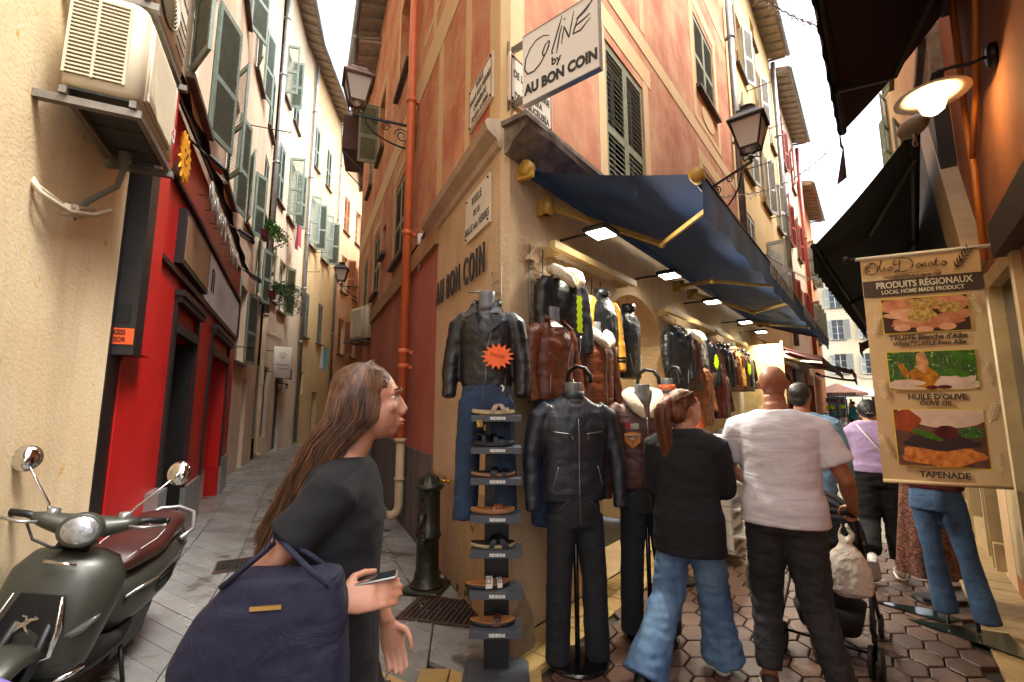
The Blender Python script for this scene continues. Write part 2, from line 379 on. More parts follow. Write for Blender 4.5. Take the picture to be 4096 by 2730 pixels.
def eave(th, F, s0, s1, z, over=.55, tiles=True):
    M = INV[th] @ F.M(); b = MB(M)
    b.add([(s0, -over, z), (s1, -over, z), (s1, 1.5, z + .55), (s0, 1.5, z + .55), (s0, -over, z + .05), (s1, -over, z + .05), (s1, 1.5, z + .6), (s0, 1.5, z + .6)],
          [(0, 1, 2, 3), (4, 5, 6, 7), (0, 1, 5, 4), (1, 2, 6, 5), (2, 3, 7, 6), (3, 0, 4, 7)], 0)
    n = int((s1 - s0) / .45)
    for i in range(n + 1):
        x = s0 + (s1 - s0 - .06) * i / n; b.add([(x, -over + .02, z - .055), (x + .05, -over + .02, z - .055), (x + .05, .3, z + .06), (x, .3, z + .06), (x, -over + .02, z + .004), (x + .05, -over + .02, z + .004), (x + .05, .3, z + .15), (x, .3, z + .15)], [(0, 1, 2, 3), (0, 1, 5, 4), (1, 2, 6, 5), (3, 0, 4, 7)], 0)
    rf = b.build('roof', M_soff, th)
    t = MB(M); nt_ = int((s1 - s0) / .2)
    for i in range(nt_):
        x = s0 + .1 + i * .2; t.tube([(x, -over - .04, z + .07), (x, 1.5, z + .67)], .085, 7, 0)
    t.build('roof_tiles', M_tile, rf)
    gt = MB(M); gt.tube([(s0, -over - .07, z + .02), (s1, -over - .07, z + .02)], .07, 10); gt.build('gutter', M_zinc, rf)
# ================================================================ ground
g = MB(); g.add([(-60, -12, -.03), (60, -12, -.03), (60, 90, -.03), (-60, 90, -.03)], [(0, 1, 2, 3)]); o = g.build('ground', mat('wet_joint_mortar', '2d2a26', '3a352f', rough=.6, scale=6, bump=.3, wet=.25)); struct(o)
def slab(mb, pts, z, j=.006, m=0, bev=.006):
    c = V((sum(p[0] for p in pts) / len(pts), sum(p[1] for p in pts) / len(pts)))
    def ins(d):
        r = []
        for p in pts:
            v = V(p) - c; l = v.length; r.append(c + v * max(.05, 1 - d / l * 1.3))
        return r
    a = ins(j); b = ins(j + bev); n = len(pts); dz = random.uniform(-.0025, .0025)
    vs = [(p[0], p[1], -.028) for p in a] + [(p[0], p[1], z - bev * .6 + dz) for p in a] + [(p[0], p[1], z + dz) for p in b]
    fs = [tuple(range(2 * n, 3 * n))]
    for k in (0, 1): fs += [(k * n + i, k * n + (i + 1) % n, (k + 1) * n + (i + 1) % n, (k + 1) * n + i) for i in range(n)]
    mb.add(vs, fs, m)
# alley slabs follow the bending centre line between the two walls
Lp = [L1.w(0), L1.w(4), L1.w(8), L1.w(L1.L), (-7.61, 13.7), (-8.45, 17), (-9.2, 23.5), (-9.4, 34)]
Rp = [(.0, -1.4), (-.02, 1.2), C, B1.w(2.5), B1.w(0), (-4.9, 15.4), (-6.9, 23), (-8.0, 32)]
def lerp(a, b, t): return (a[0] + (b[0] - a[0]) * t, a[1] + (b[1] - a[1]) * t)
mb = MB(); strips = [0, .14, .34, .54, .74, .88, 1.0]
for i in range(len(Lp) - 1):
    ln = math.hypot(Lp[i + 1][0] - Lp[i][0], Lp[i + 1][1] - Lp[i][1]); 
    for k in range(len(strips) - 1):
        n = max(1, int(ln / (.27 if k in (1, 2, 3, 4) else .42)))
        for r in range(n):
            P = []
            for u, t in ((strips[k], r / n), (strips[k + 1], r / n), (strips[k + 1], (r + 1) / n), (strips[k], (r + 1) / n)):
                P.append(lerp(lerp(Lp[i], Lp[i + 1], t), lerp(Rp[i], Rp[i + 1], t), u))
            if max(p[0] for p in P) > -.02 - .0 * 1 and P[0][1] < 6 or max(p[1] for p in P) < .6: continue
            if max(p[1] for p in P) < 3.12 and max(p[0] for p in P) > -.8: continue
            slab(mb, P, 0, .005)
M_slab = mat('alley_stone_slab', '777671', '8b8a85', rough=.42, scale=5, bump=.5, bs=70, isl=.18, wet=.14, spec=.5, spots='57514a', sps=2.2, spk=.6)
struct(mb.build('alley_pavement', M_slab, fix=False))
# terracotta hexagons in the shopping street
mb = MB(); dA = V(A.d); nA = V((A.d[1], -A.d[0]))  # nA: from shop wall towards the street
def AW(s, o_): p = V(C) + dA * s + nA * o_; return (p.x, p.y)
hw, hl = .125, .17   # half pitch across, half length
M_hex = [mat('terracotta_paver', '523a31', '61463a', rough=.5, scale=14, bump=.5, bs=120, isl=.2, wet=.25), mat('yellow_paver', 'b0925a', 'a38550', rough=.5, scale=9, bump=.5, bs=90, isl=.12, wet=.25),
         mat('dark_blue_paver', '3a3d44', '2d3036', rough=.45, scale=9, bump=.4, bs=90, isl=.15, wet=.2), mat('pale_grey_paver', '9c968a', '8c867a', rough=.45, scale=6, bump=.4, bs=80, isl=.1, wet=.22),
         mat('buff_ribbed_paver', 'a3875a', '8f744c', rough=.6, scale=4, bump=.4, bs=60, isl=.15, wav=('X', 12, .5))]
random.seed(3)
Q_, a_, b_ = .084, .066, .132; P_ = 2 * (a_ + b_)
for j in range(-14, 15):
    for i in range(4, 31):
        o_ = i * Q_; s = j * P_ + (P_ / 2 if i % 2 else 0)
        if o_ < .42 or o_ > 2.45 or s > 4.4: continue
        px_, py_ = AW(s, o_)
        if px_ < .02 or py_ < -.8: continue
        slab(mb, [AW(s + x_, o_ + y_) for x_, y_ in ((-b_, 0), (-a_, -Q_), (a_, -Q_), (b_, 0), (a_, Q_), (-a_, Q_))], 0, .005, 0)
struct(mb.build('street_hexagon_pavers', M_hex, fix=False))
mb = MB()
for k in range(-16, 26):   # buff tiles along the shop wall
    for r in range(2):
        if k * .22 < -.4: continue
        slab(mb, [AW(k * .22 + r * .08, .01 + r * .17), AW(k * .22 + .22 + r * .08, .01 + r * .17), AW(k * .22 + .22 + r * .08, .18 + r * .17), AW(k * .22 + r * .08, .18 + r * .17)], 0, .004, 1)
for k in range(-20, 60):   # ribbed strip along the right-hand shopfront
    if k * .13 < -3.6: continue
    slab(mb, [AW(k * .13 - .5, 2.52), AW(k * .13 - .37, 2.52), AW(k * .13 - .37, 3.1), AW(k * .13 - .5, 3.1)], 0, .003, 4)
# crossing band of yellow and dark squares at the mouth of the alley
for r in range(9):
    for k in range(0, 10):
        x = -.93 + k * .185 + (.02 if r % 2 else 0); y = 3.02 - r * .17
        if x > .0: continue
        if r > 6: continue
        m = (1, 2, 3, 1, 3, 2, 3)[r]
        slab(mb, [(x, y - .17), (x + .185, y - .17), (x + .185, y), (x, y)], 0, .004, m)
# far part of the shopping street: pale setts
for k in range(0, 110):
    s = 4.5 + k * .2
    for r in range(8):
        a = .06 + r * .31 + (.1 if k % 2 else 0)
        slab(mb, [AW(s, a), AW(s + .2, a), AW(s + .2, a + .31), AW(s, a + .31)], 0, .005, 3)
struct(mb.build('street_pavers', M_hex, fix=False))
# ================================================================ corner building (orange)
random.seed(11)
B2 = Fa((-4.25, 12.9), (-3.3, 10.4)); B3 = Fa((-5.9, 18.6), (-4.25, 12.9)); B4 = Fa((-7.3, 24), (-5.9, 18.6)); B5 = Fa((-8.2, 32), (-7.3, 24))
ob_ = thing('corner_building', 'orange stucco corner building with yellow painted bands between the alley and the shopping street', 'building', T(C[0], C[1], 0))
LB = B1.L
def FM(th, F, s=0, z=0, out=0): return INV[th] @ F.M(s, z, out)
# alley side
mb = MB(FM(ob_, B1)); wallh(mb, -3.2, LB - .07, 3.62, 11.2, [(2.95, 4.0, 3.95, 5.35), (2.9, 3.95, 7.2, 9.0), (1.55, 1.95, 4.55, 5.15), (.3, 1.2, 3.95, 5.3), (.3, 1.2, 7.2, 8.7), (-1.6, -.8, 4.0, 5.3), (-1.6, -.8, 7.2, 8.7), (4.9, 5.5, 8.4, 9.8)])
mb.build('wall', M_org, ob_)
mb = MB(FM(ob_, B1)); wallh(mb, 0, 5.95, 1.04, 3.38, [(.3, .95, 1.04, 2.1)]); mb.build('red_wall', M_red, ob_)
mb = MB(FM(ob_, B1)); mb.box(0, .3, -.02, .2, 0, 1.04); mb.box(.95, 5.95, -.02, .2, 0, 1.04); mb.build('plinth', M_gry, ob_)
mb = MB(FM(ob_, B1)); mb.box(.15, .3, -.03, .1, 1.04, 2.3); mb.box(.95, 1.1, -.03, .1, 1.04, 2.3); mb.box(.15, 1.1, -.03, .1, 2.3, 2.5); mb.box(.15, .3, -.03, .1, 0, 1.04); mb.build('doorway_surround', M_band, ob_)
mb = MB(FM(ob_, B1)); mb.box(.3, .95, .2, .24, 0, 2.1); mb.build('door', mat('dark_door', '2a2622', rough=.6), ob_)
mb = MB(FM(ob_, B1)); mb.box(0, 6.0, -.05, .05, 3.38, 3.62); mb.build('string_course', stucco('ochre_course', 'b98a48', 'a87838', 3, .5, .4, 30), ob_)
# beige shop walls, both sides of the corner, and the chamfer between
mb = MB(FM(ob_, B1)); wallh(mb, 5.95, LB - .07, .9, 3.62); mb.box(5.95, 5.952, 0, .1, 0, 3.6)
mb.build('shop_wall', M_shopb, ob_)
mb = MB(FM(ob_, B1)); wallh(mb, 5.95, LB - .07, 0, .9); mb.build('mossy_base', mat('mossy_base_render', 'b89a72', 'a58a68', rough=.9, scale=3, streak=.5, bump=.5, bs=30, spots='3f4a26', sps=4, spk=.6), ob_)
mb = MB(FM(ob_, A))
as_, ae, az_ = 1.45, 3.3, 2.95   # arched entrance
def archz(x): u = (x - as_) / (ae - as_) * 2 - 1; return 2.0 + .82 * math.sqrt(max(0, 1 - u * u))
wallh(mb, .07, 5.9, 0, 3.62, [(as_, ae, 0, az_)], depth=.45)
K = 24
for i in range(K):
    x0 = as_ + (ae - as_) * i / K; x1 = as_ + (ae - as_) * (i + 1) / K
    mb.add([(x0, 0, archz(x0)), (x1, 0, archz(x1)), (x1, 0, az_), (x0, 0, az_)], [(0, 1, 2, 3)])
    mb.add([(x0, 0, archz(x0)), (x1, 0, archz(x1)), (x1, .45, archz(x1)), (x0, .45, archz(x0))], [(0, 1, 2, 3)], 0, True)
mb.build('shop_wall', M_shopb, ob_)
mb = MB(FM(ob_, A)); mb.box(as_ - .1, ae + .3, .45, .5, 2.6, 3.0); mb.box(as_ - .12, as_ - .05, .45, 2.3, 0, 3); mb.box(ae + .3, ae + .37, .45, 2.3, 0, 3); mb.box(as_ - .1, ae + .37, 2.3, 2.4, 0, 3); mb.box(as_ - .1, ae + .37, .45, 2.4, 3, 3.05); mb.build('shop_interior', stucco('interior_yellow', 'c8a860', 'b8985a', 1, .1, .2, 20), ob_)
mb = MB(); lc = [(-.067, .03), (.062, .058)]
pB = V(B1.w(LB - .07)) - V(C); pA = V(A.w(.07)) - V(C)
for m_, z0, z1 in ((0, 0, 3.62), (1, 3.62, 11.2)): mb.add([(pB.x, pB.y, z0), (pA.x, pA.y, z0), (pA.x, pA.y, z1), (pB.x, pB.y, z1)], [(0, 1, 2, 3)], m_)
mb.build('corner_wall', [M_shopb, M_band], ob_)
# shopping-street side, upper storeys
mb = MB(FM(ob_, A)); wallh(mb, .07, 8.15, 3.62, 11.2, [(1.78, 2.86, 3.8, 5.72), (5.5, 6.75, 7.32, 8.85), (5.55, 6.6, 3.9, 5.75), (1.85, 2.8, 7.35, 9.0)]); mb.build('wall', M_org, ob_)
mb = MB(FM(ob_, A)); wallh(mb, 5.9, 8.15, 0, 3.62); mb.build('neighbour_shop_wall', stucco('pale_shop_wall', 'cfc0a0', 'bfb090', 1, .2, .3, 20), ob_)
mb = MB(FM(ob_, A)); mb.add([(.3, .5, 3.5), (8.1, .5, 3.5), (8.1, 5, 3.5), (3, 5, 3.5), (.3, .5, 11.1), (8.1, .5, 11.1), (8.1, 5, 11.1), (3, 5, 11.1)], [(0, 1, 2, 3), (4, 5, 6, 7), (0, 1, 5, 4), (1, 2, 6, 5), (2, 3, 7, 6), (3, 0, 4, 7)]); mb.build('dark_rooms', M_dark, ob_)
eave(ob_, B1, -3.2, LB + .3, 11.2)
# painted bands
def pb(mb, F, z0, z1, s0, s1, y=-.004): mb.box(s0, s1, y, .01, z0, z1)
mb = MB(FM(ob_, B1)); pb(mb, B1, 3.62, 11.1, LB - .3, LB - .072); pb(mb, B1, 3.95, 6.1, 6.87, 7.03); pb(mb, B1, 3.95, 6.1, 5.83, 6.03); pb(mb, B1, 5.9, 6.35, -3.1, LB - .3, -.008); pb(mb, B1, 3.8, 3.97, 5.83, 7.03, -.006)
pb(mb, B1, 6.6, 6.7, 5.0, 7.2, -.005); pb(mb, B1, 6.35, 10.9, 5.5, 5.64); pb(mb, B1, 6.35, 10.9, 6.87, 7.0)
for a, b, c_, d in ((2.95, 4.0, 3.95, 5.35), (2.9, 3.95, 7.2, 9.0), (.3, 1.2, 3.95, 5.3), (.3, 1.2, 7.2, 8.7), (-1.6, -.8, 4, 5.3)):
    pb(mb, B1, c_ - .2, d + .15, a - .14, a - .01, -.006); pb(mb, B1, c_ - .2, d + .15, b + .01, b + .14, -.006); pb(mb, B1, d + .15, d + .3, a - .14, b + .14, -.006)
mb.build('painted_band', M_band, ob_)
mb = MB(FM(ob_, A)); pb(mb, A, 3.62, 11.1, .072, .26); pb(mb, A, 6.28, 6.52, .26, 8.1, -.008)
pb(mb, A, 3.62, 5.85, 1.6, 1.77); pb(mb, A, 3.62, 5.85, 2.88, 3.04); pb(mb, A, 5.85, 6.12, 1.5, 3.14, -.006)
pb(mb, A, 6.7, 9.1, 5.22, 5.42); pb(mb, A, 6.7, 9.1, 6.83, 7.0); pb(mb, A, 3.8, 6.05, 5.35, 5.53); pb(mb, A, 3.8, 6.05, 6.62, 6.8); pb(mb, A, 5.82, 6.05, 5.3, 6.9, -.006); pb(mb, A, 6.6, 6.7, 5.22, 7.0, -.006)
pb(mb, A, 6.6, 9.2, 1.65, 1.8); pb(mb, A, 6.6, 9.2, 2.86, 3.0); pb(mb, A, 9.0, 9.25, 5.2, 7.05, -.006); pb(mb, A, 9.7, 9.95, .26, 8.1, -.009)
mb.ext([(6.1 + .42 * math.cos(t * math.pi / 12), 7.0 - .06 + .2 * math.sin(t * math.pi / 12)) for t in range(24)], -.012, .01)
mb.build('painted_band', M_band, ob_)
# cornices: sloping moulding on the alley side, projecting stone slab on the street side
prof = [(0, 3.56), (-.03, 3.58), (-.04, 3.64), (-.12, 3.7), (-.14, 3.76), (-.12, 3.79), (0, 3.81)]
mb = MB(FM(ob_, B1)); mb.loft([[(s, y, z - (.0 if s > 6 else .03)) for y, z in prof] for s in (5.62, 6.2, 6.8, LB - .05)], sm=False); mb.build('cornice', stucco('cornice_render', 'c2a582', 'b29570', 3, .5, .5, 20), ob_)
pr2 = [(0, 3.62), (-.05, 3.64), (-.08, 3.7), (-.2, 3.78), (-.21, 3.83), (0, 3.84)]
mb = MB(FM(ob_, A)); mb.loft([[(s, y * k, z - .13) for y, z in pr2] for s, k in ((.0, 1.0), (.3, 1.2), (1.35, 1.0), (1.45, 0.8))], sm=False); mb.box(-.04, 1.4, -.24, 0, 3.7, 3.74); mb.build('stone_cornice', M_stone, ob_)
window(ob_, B1, 2.95, 4.0, 3.95, 5.35, shm=M_olive); window(ob_, B1, 2.9, 3.95, 7.2, 9.0, (None, None)); window(ob_, B1, .3, 1.2, 3.95, 5.3, shm=M_olive); window(ob_, B1, .3, 1.2, 7.2, 8.7, (95, None), M_olive)
window(ob_, B1, -1.6, -.8, 4.0, 5.3, shm=M_olive); window(ob_, B1, -1.6, -.8, 7.2, 8.7, shm=M_olive); window(ob_, B1, 1.55, 1.95, 4.55, 5.15, (None, None)); window(ob_, B1, 4.9, 5.5, 8.4, 9.8, (None, None))
window(ob_, A, 1.78, 2.86, 3.8, 5.72, shm=M_olive, sill=False, pitch=.062); window(ob_, A, 5.5, 6.75, 7.32, 8.85, shm=M_olive, pitch=.055); window(ob_, A, 5.55, 6.6, 3.9, 5.75, shm=M_olive); window(ob_, A, 1.85, 2.8, 7.35, 9.0, shm=M_olive)
mb = MB(FM(ob_, A)); mb.ext([(.12 + .0, 0), (.12, .16), (.05, .3), (-.05, .34), (-.13, .26), (-.16, .1), (-.14, 0)], -.16, .0, M=T(.02, 0, 0)); mb.sph((.05, -.02, 0), (.16, .14, .42), n=16, k=10); mb.build('guard_stone', mat('worn_guard_stone', '9a8468', '7c6850', rough=.85, scale=6, bump=.5, bs=25), ob_)
mb = MB(FM(ob_, A)); mb.text('4', .31, 2.74, .24, -.03, .05, .006, shear=.1); mb.build('house_number', M_shopb, ob_)
mb = MB(FM(ob_, B1)); mb.text('AU BON COIN', (6.02 + 7.55) / 2 + .0, 2.76, .36, -.03, .014, .003, sx=.5, sp=1.3); mb.build('shop_lettering', mat('dark_letters', '221f1c', '3a3632', rough=.4, scale=40), ob_)
# ================================================================ left-hand buildings of the alley
def blk(name, label, segs, z1, m, holes, eaves=True, base=None, core=3.0, ez=None):
    F0, a0, a1 = segs[0]; p = F0.w((a0 + a1) / 2); th = thing(name, label, 'building', T(p[0], p[1], 0), 'tall stucco houses lining the two streets')
    for i, (F, a, b) in enumerate(segs):
        mb = MB(FM(th, F)); wallh(mb, a, b, 0, z1, holes[i]); mb.build('wall', m, th)
        mb = MB(FM(th, F)); mb.box(a + .05, b - .05, .26, core, 0, z1 - .05); mb.build('dark_rooms', M_dark, th)
        if eaves: eave(th, F, a, b, z1)
    return th
bb = [(.5, 1.6, 5.55, 7.4), (6.5, 7.75, 5.35, 7.45), (9.55, 10.7, 5.45, 7.5), (6.5, 7.6, 9.5, 11.4), (9.6, 10.75, 9.5, 11.4), (3.4, 4.4, 6.2, 8.0), (3.4, 4.4, 9.6, 11.4)]
bb2 = [(.9, 1.9, 9.5, 11.4), (3.2, 4.2, 9.5, 11.3), (1.1, 1.9, 5.75, 7.4), (1.1, 2.2, 2.55, 4.35), (3.2, 4.1, 4.5, 6.1), (3.2, 4.1, 6.9, 8.6), (.35, 1.05, .9, 2.4), (2.5, 3.1, 0, 2.2)]
bei = blk('beige_building', 'beige stucco house on the left above the red shopfront, with open green shutters', [(L1, -.2, L1.L), (L2, 0, 4.55)], 15.5, M_peach, [bb, bb2])
for (a, b, c_, d), md in zip(bb[1:], ((155, 160), (152, 165), (165, 160), (112, 150), (165, 165), ('c', 'c'))): window(bei, L1, a, b, c_, d, md, M_green)
for (a, b, c_, d), md in zip(bb2[:6], ((160, 165), ('c', 'c'), (160, 150), (172, 165), (165, 160), ('c', 'c'))): window(bei, L2, a, b, c_, d, md, M_green)
mb = MB(FM(bei, L2)); mb.box(2.5, 3.1, .2, .24, 0, 2.2); mb.build('door', mat('dark_door', '2a2622'), bei)
mb = MB(FM(bei, L2))
for i in range(12): mb.box(.35, 1.05, .03, .06, .95 + i * .12, .98 + i * .12)
for x in (.35, .68, 1.02): mb.box(x, x + .03, .02, .05, .9, 2.4)
mb.build('window_grille', M_rust, bei)
mb = MB(FM(bei, L1)); mb.loft([[(x, -y, 0), (x, -y, 4.6), (x, .02, 4.6), (x, .02, 0)] for x, y in ((-.2, .012), (2.2, .012), (3.0, .03), (3.7, .09), (4.45, .185))], sm=False); mb.box(3.15, 3.32, -.1, -.02, 0, 1.98); mb.box(3.32, 3.4, -.11, -.02, 1.45, 1.7)
mb.build('render_patch', M_beige, bei)
ph = [(1.5, 2.4, 4.75, 6.55), (1.9, 2.9, 8.3, 10.5), (1.9, 2.9, 12, 13.9), (.4, 1.3, 8.3, 10.3), (.4, 1.2, 12, 13.8), (.2, 1.1, .55, 2.75), (2.0, 2.85, 0, 2.7), (1.25, 1.45, .25, .75), (.3, 1.2, 4.9, 6.5)]
pk = blk('pinkish_building', 'pinkish grey stucco house on the left with pink laundry and a hanging shop sign', [(L3, -.0, L3.L), (L4, 0, 1.05)], 16.4, M_pink, [ph, []])
for (a, b, c_, d), md in zip(ph[:5] + ph[8:], (('c', 150), (95, 140), ('c', 'c'), ('c', 'c'), (90, 90), (150, None))): window(pk, L3, a, b, c_, d, md, M_olive if c_ < 8 else M_green)
for a, b, c_, d in (ph[5], ph[6]):
    mb = MB(FM(pk, L3))
    for i in range(int((d - c_) / .09)): mb.box(a, b, .1, .125, c_ + i * .09, c_ + i * .09 + .0895)
    mb.build('roller_shutter', mat('slate_metal_shutter', '5a646e', '4c555e', rough=.5, metal=.4, scale=8), pk)
mb = MB(FM(pk, L3)); mb.box(1.75, 3.0, -.28, -.0, 2.78, 2.82); mb.box(1.75, 3.0, -.3, -.28, 2.45, 2.82); mb.build('shop_canopy', mat('dark_blue_canvas', '20242c', rough=.8), pk)
yh = [(1.4, 2.3, 8.3, 10.45), (3.3, 4.3, 8.25, 10.4), (1.45, 2.15, 4.35, 6.2), (3.4, 4.1, 4.3, 6.15), (1.5, 2.3, 11.9, 13.8), (3.4, 4.2, 11.9, 13.8), (1.5, 1.95, 2.0, 2.9), (3.2, 3.9, 0, 2.1)]
yb = blk('yellow_building', 'yellow stucco house on the left of the alley with green shutters and turquoise laundry', [(L4, 1.05, 5.75)], 16.4, M_yel, [yh])
for (a, b, c_, d), md in zip(yh[:6], ((60, 110), (60, 110), ('c', 'c'), ('c', 'c'), ('c', 'c'), ('c', 'c'))): window(yb, L4, a, b, c_, d, md, M_green)
mb = MB(FM(yb, L4)); mb.box(3.2, 3.9, .2, .24, 0, 2.1); mb.build('door', mat('dark_door', '2a2622'), yb)
oh = [(.3, 1.2, 4.2, 6.1), (2.2, 3.1, 4.2, 6.1), (.3, 1.2, 7.6, 9.6), (2.2, 3.1, 7.6, 9.6), (.3, 1.2, 11, 13), (2.2, 3.1, 11, 13), (5, 6, 4.2, 6.2), (5, 6, 7.6, 9.6), (5, 6, 11, 13)]
orb = blk('pale_orange_building', 'pale orange house at the far bend of the alley with brown shutters', [(L4, 5.75, 6.54), (L5, 0, 8.5)], 15.6, M_ora2, [[], oh])
for a, b, c_, d in oh: window(orb, L5, a, b, c_, d, ('c', random.choice(('c', 120))), M_bsh, pitch=.08)
fb = blk('far_alley_building', 'sunlit peach house closing the far end of the alley', [(Fa((-9.5, 34), (-6, 35)), 0, 3.6), (Fa((-8.0, 35), (-8.2, 32)), 0, 3)], 13, M_ora2, [[(1, 1.8, 5, 6.8), (1, 1.8, 8.4, 10)], []])
# right side of the alley beyond the corner building
rh = [(1, 1.9, 4.5, 6.2), (3.3, 4.2, 4.5, 6.2), (1, 1.9, 7.6, 9.3), (3.3, 4.2, 7.6, 9.3)]
rb = blk('brown_alley_building', 'warm orange house on the right of the alley beyond the corner building', [(B2, -.0, B2.L), (B3, 0, B3.L)], 10.6, M_red, [[], rh], eaves=True)
for a, b, c_, d in rh: window(rb, B3, a, b, c_, d, ('c', 'c'), M_olive, pitch=.08)
rb2 = blk('yellow_alley_building', 'narrow yellow house far down the right side of the alley', [(B4, 0, B4.L), (B5, 0, B5.L)], 11.5, M_ora2, [[(1, 1.8, 4.5, 6.2), (3.4, 4.2, 4.5, 6.2), (1, 1.8, 7.6, 9.2)], [(1, 1.8, 4.5, 6.2)]])
# ================================================================ shopping street, left side beyond the corner building
gh = [(9.2, 10.1, 4.5, 6.2), (11.6, 12.5, 4.3, 6.1), (14, 14.8, 4.4, 6), (9.3, 10.2, 7.3, 9.1), (11.7, 12.6, 7.3, 9.1), (14, 14.8, 7.3, 9.1), (9.3, 10.2, 10.2, 11.9), (11.7, 12.6, 10.2, 11.9), (14, 14.8, 10.2, 11.9), (9.0, 9.6, 12.6, 13.4), (11.8, 12.4, 12.6, 13.4)]
gb = blk('gold_building', 'golden yellow house on the shopping street with grey shutters and iron rails', [(A, 8.15, 15.4)], 14.1, M_ywall, [gh])
for (a, b, c_, d), md in zip(gh, (('c', 'c'), (95, 165), ('c', 160), (165, 168), (165, 160), ('c', 165), (170, 160), (168, 160), ('c', 'c'), (None, None), (None, None))): window(gb, A, a, b, c_, d, md, M_gsh)
ch = [(16.6, 17.4, 4.6, 6.3), (19.3, 20.1, 4.6, 6.3), (16.6, 17.4, 7.6, 9.3), (19.3, 20.1, 7.6, 9.3), (16.6, 17.4, 10.7, 12.4), (19.3, 20.1, 10.7, 12.4)]
cb = blk('cream_building', 'cream house on the shopping street with red shutters under a red gutter', [(A, 15.4, 21.4)], 13.6, M_cream, [ch])
for (a, b, c_, d), md in zip(ch, ((165, 165), ('c', 160), (160, 165), (165, 165), (165, 165), (160, 'c'))): window(cb, A, a, b, c_, d, md, mat('red_shutter_paint', '8a3a30', rough=.6), pitch=.07)
dh = [(22.5, 23.3, 4.6, 6.3), (25, 25.8, 4.6, 6.3), (22.5, 23.3, 7.6, 9.2), (25, 25.8, 7.6, 9.2)]
db = blk('apricot_building', 'apricot painted house at the end of the left row of the shopping street', [(A, 21.4, 27)], 11.6, mat('apricot', 'd8965a', 'cf8a50', rough=.9, scale=.6), [dh])
for a, b, c_, d in dh: window(db, A, a, b, c_, d, (120, 120), M_green, pitch=.07)
PZ = Fa((27, 50), (52, 40))
zh = [(x, x + 1.1, z, z + 2.1) for x in (2, 4.6, 7.2, 9.8, 12.4, 15, 17.6, 20.2) for z in (4.6, 8.2, 11.6)]
pz = blk('square_building', 'pale cream block with rows of grey shutters across the far square', [(PZ, 0, 26)], 15.5, mat('pale_cream_render', 'e0cda6', 'e6d8ba', rough=.9, scale=.5), [zh + [(x, x + 1.8, 0, 3) for x in (2, 6, 10, 14, 18)]], core=5)
for a, b, c_, d in zh: window(pz, PZ, a, b, c_, d, (150, 150), M_gsh, pitch=.12)
# ================================================================ right side of the shopping street
rbh = [(23.25, 23.95, 5.6, 7.4), (18, 19, 5.6, 7.5), (13, 14, 5.6, 7.5), (18, 19, 9, 10.9), (13, 14, 9, 10.9), (23, 24, 9, 10.9)]
nb = blk('apricot_right_building', 'tall apricot house on the right, upper storeys seen over the dark awnings, with green shutters', [(RR, -2, 25.35)], 12.5, M_ora2, [[(a, b, c_, d) for a, b, c_, d in rbh] + [(20.6, 24.9, 0, 2.6)]], eaves=False)
for a, b, c_, d in rbh: window(nb, RR, a, b, c_, d, ('c', 'c') if a > 23 else (160, 165), M_green, pitch=.06)
mb = MB(FM(nb, RR)); mb.box(21.5, 25.35, -.16, 0, 5.3, 5.42); mb.box(21.5, 25.35, -.1, 0, 4.9, 5.3); mb.build('stone_cornice', M_stone, nb)
mb = MB(FM(nb, RR)); mb.box(17.5, 25.3, -.12, 0, 2.78, 4.85); mb.build('shade_panel', mat('painted_shade', '2b2826', '1f1d1c', rough=.6, scale=4), nb)  # added dark panel, its colour paints in the shade under the charcoal awning
cr = mat('cream_painted_wood', 'b39a72', 'a08860', rough=.5, scale=5, streak=.2)
mb = MB(FM(nb, RR))
for s in (20.6, 21.9, 23.2, 24.55): mb.box(s - .06, s + .06, -.06, .1, 0, 2.7); mb.box(s - .03, s + .03, -.08, -.06, .1, 2.6)
mb.box(20.5, 24.7, -.06, .1, 2.6, 2.75); mb.box(20.5, 24.7, -.05, .1, 0, .25); mb.build('shopfront_frame', cr, nb)
mb = MB(FM(nb, RR)); mb.box(20.6, 24.9, .03, .04, .25, 2.6); mb.build('shop_window', M_glass, nb)
ow = thing('orange_right_building', 'deep orange stucco house wall at the right edge with a lit wall lamp and conduits', 'building', T(*RR.w(27), 0), 'tall stucco houses lining the two streets')
mb = MB(FM(ow, RR)); wallh(mb, 25.35, 31, 0, 9, [(26.1, 27.15, 0, 2.65)]); mb.box(25.35, 31, .3, .6, 0, 9); mb.build('wall', M_rorg, ow)
mb = MB(FM(ow, RR)); mb.box(26.1, 26.2, -.04, .12, 0, 2.62); mb.box(27.05, 27.15, -.04, .12, 0, 2.62); mb.box(26.2, 27.05, -.03, .1, 2.5, 2.62); mb.box(26.2, 27.05, .02, .08, 0, .5); mb.build('door_frame', cr, ow)
mb = MB(FM(ow, RR)); mb.box(26.2, 27.05, .04, .06, .5, 2.5); mb.build('door_glass', M_glass, ow)
mb = MB(FM(ow, RR)); mb.add([(23.7, -.13, 5.1), (24.7, -.13, 4.75), (26.1, -.13, 2.75), (25.35, -.13, 2.75), (23.7, 0, 5.1), (24.7, 0, 4.75), (26.1, 0, 2.75), (25.35, 0, 2.75)], [(0, 1, 2, 3), (0, 1, 5, 4), (1, 2, 6, 5), (2, 3, 7, 6)]); mb.build('fascia_board', cr, ow)
mb = MB(FM(ow, RR)); mb.box(27.0, 28.2, -.1, .05, 2.55, 2.78); mb.build('lintel_beam', mat('dark_wood_beam', '2a211a', '1c1612', rough=.7, scale=12, bump=.5), ow)
mb = MB(FM(ow, RR))
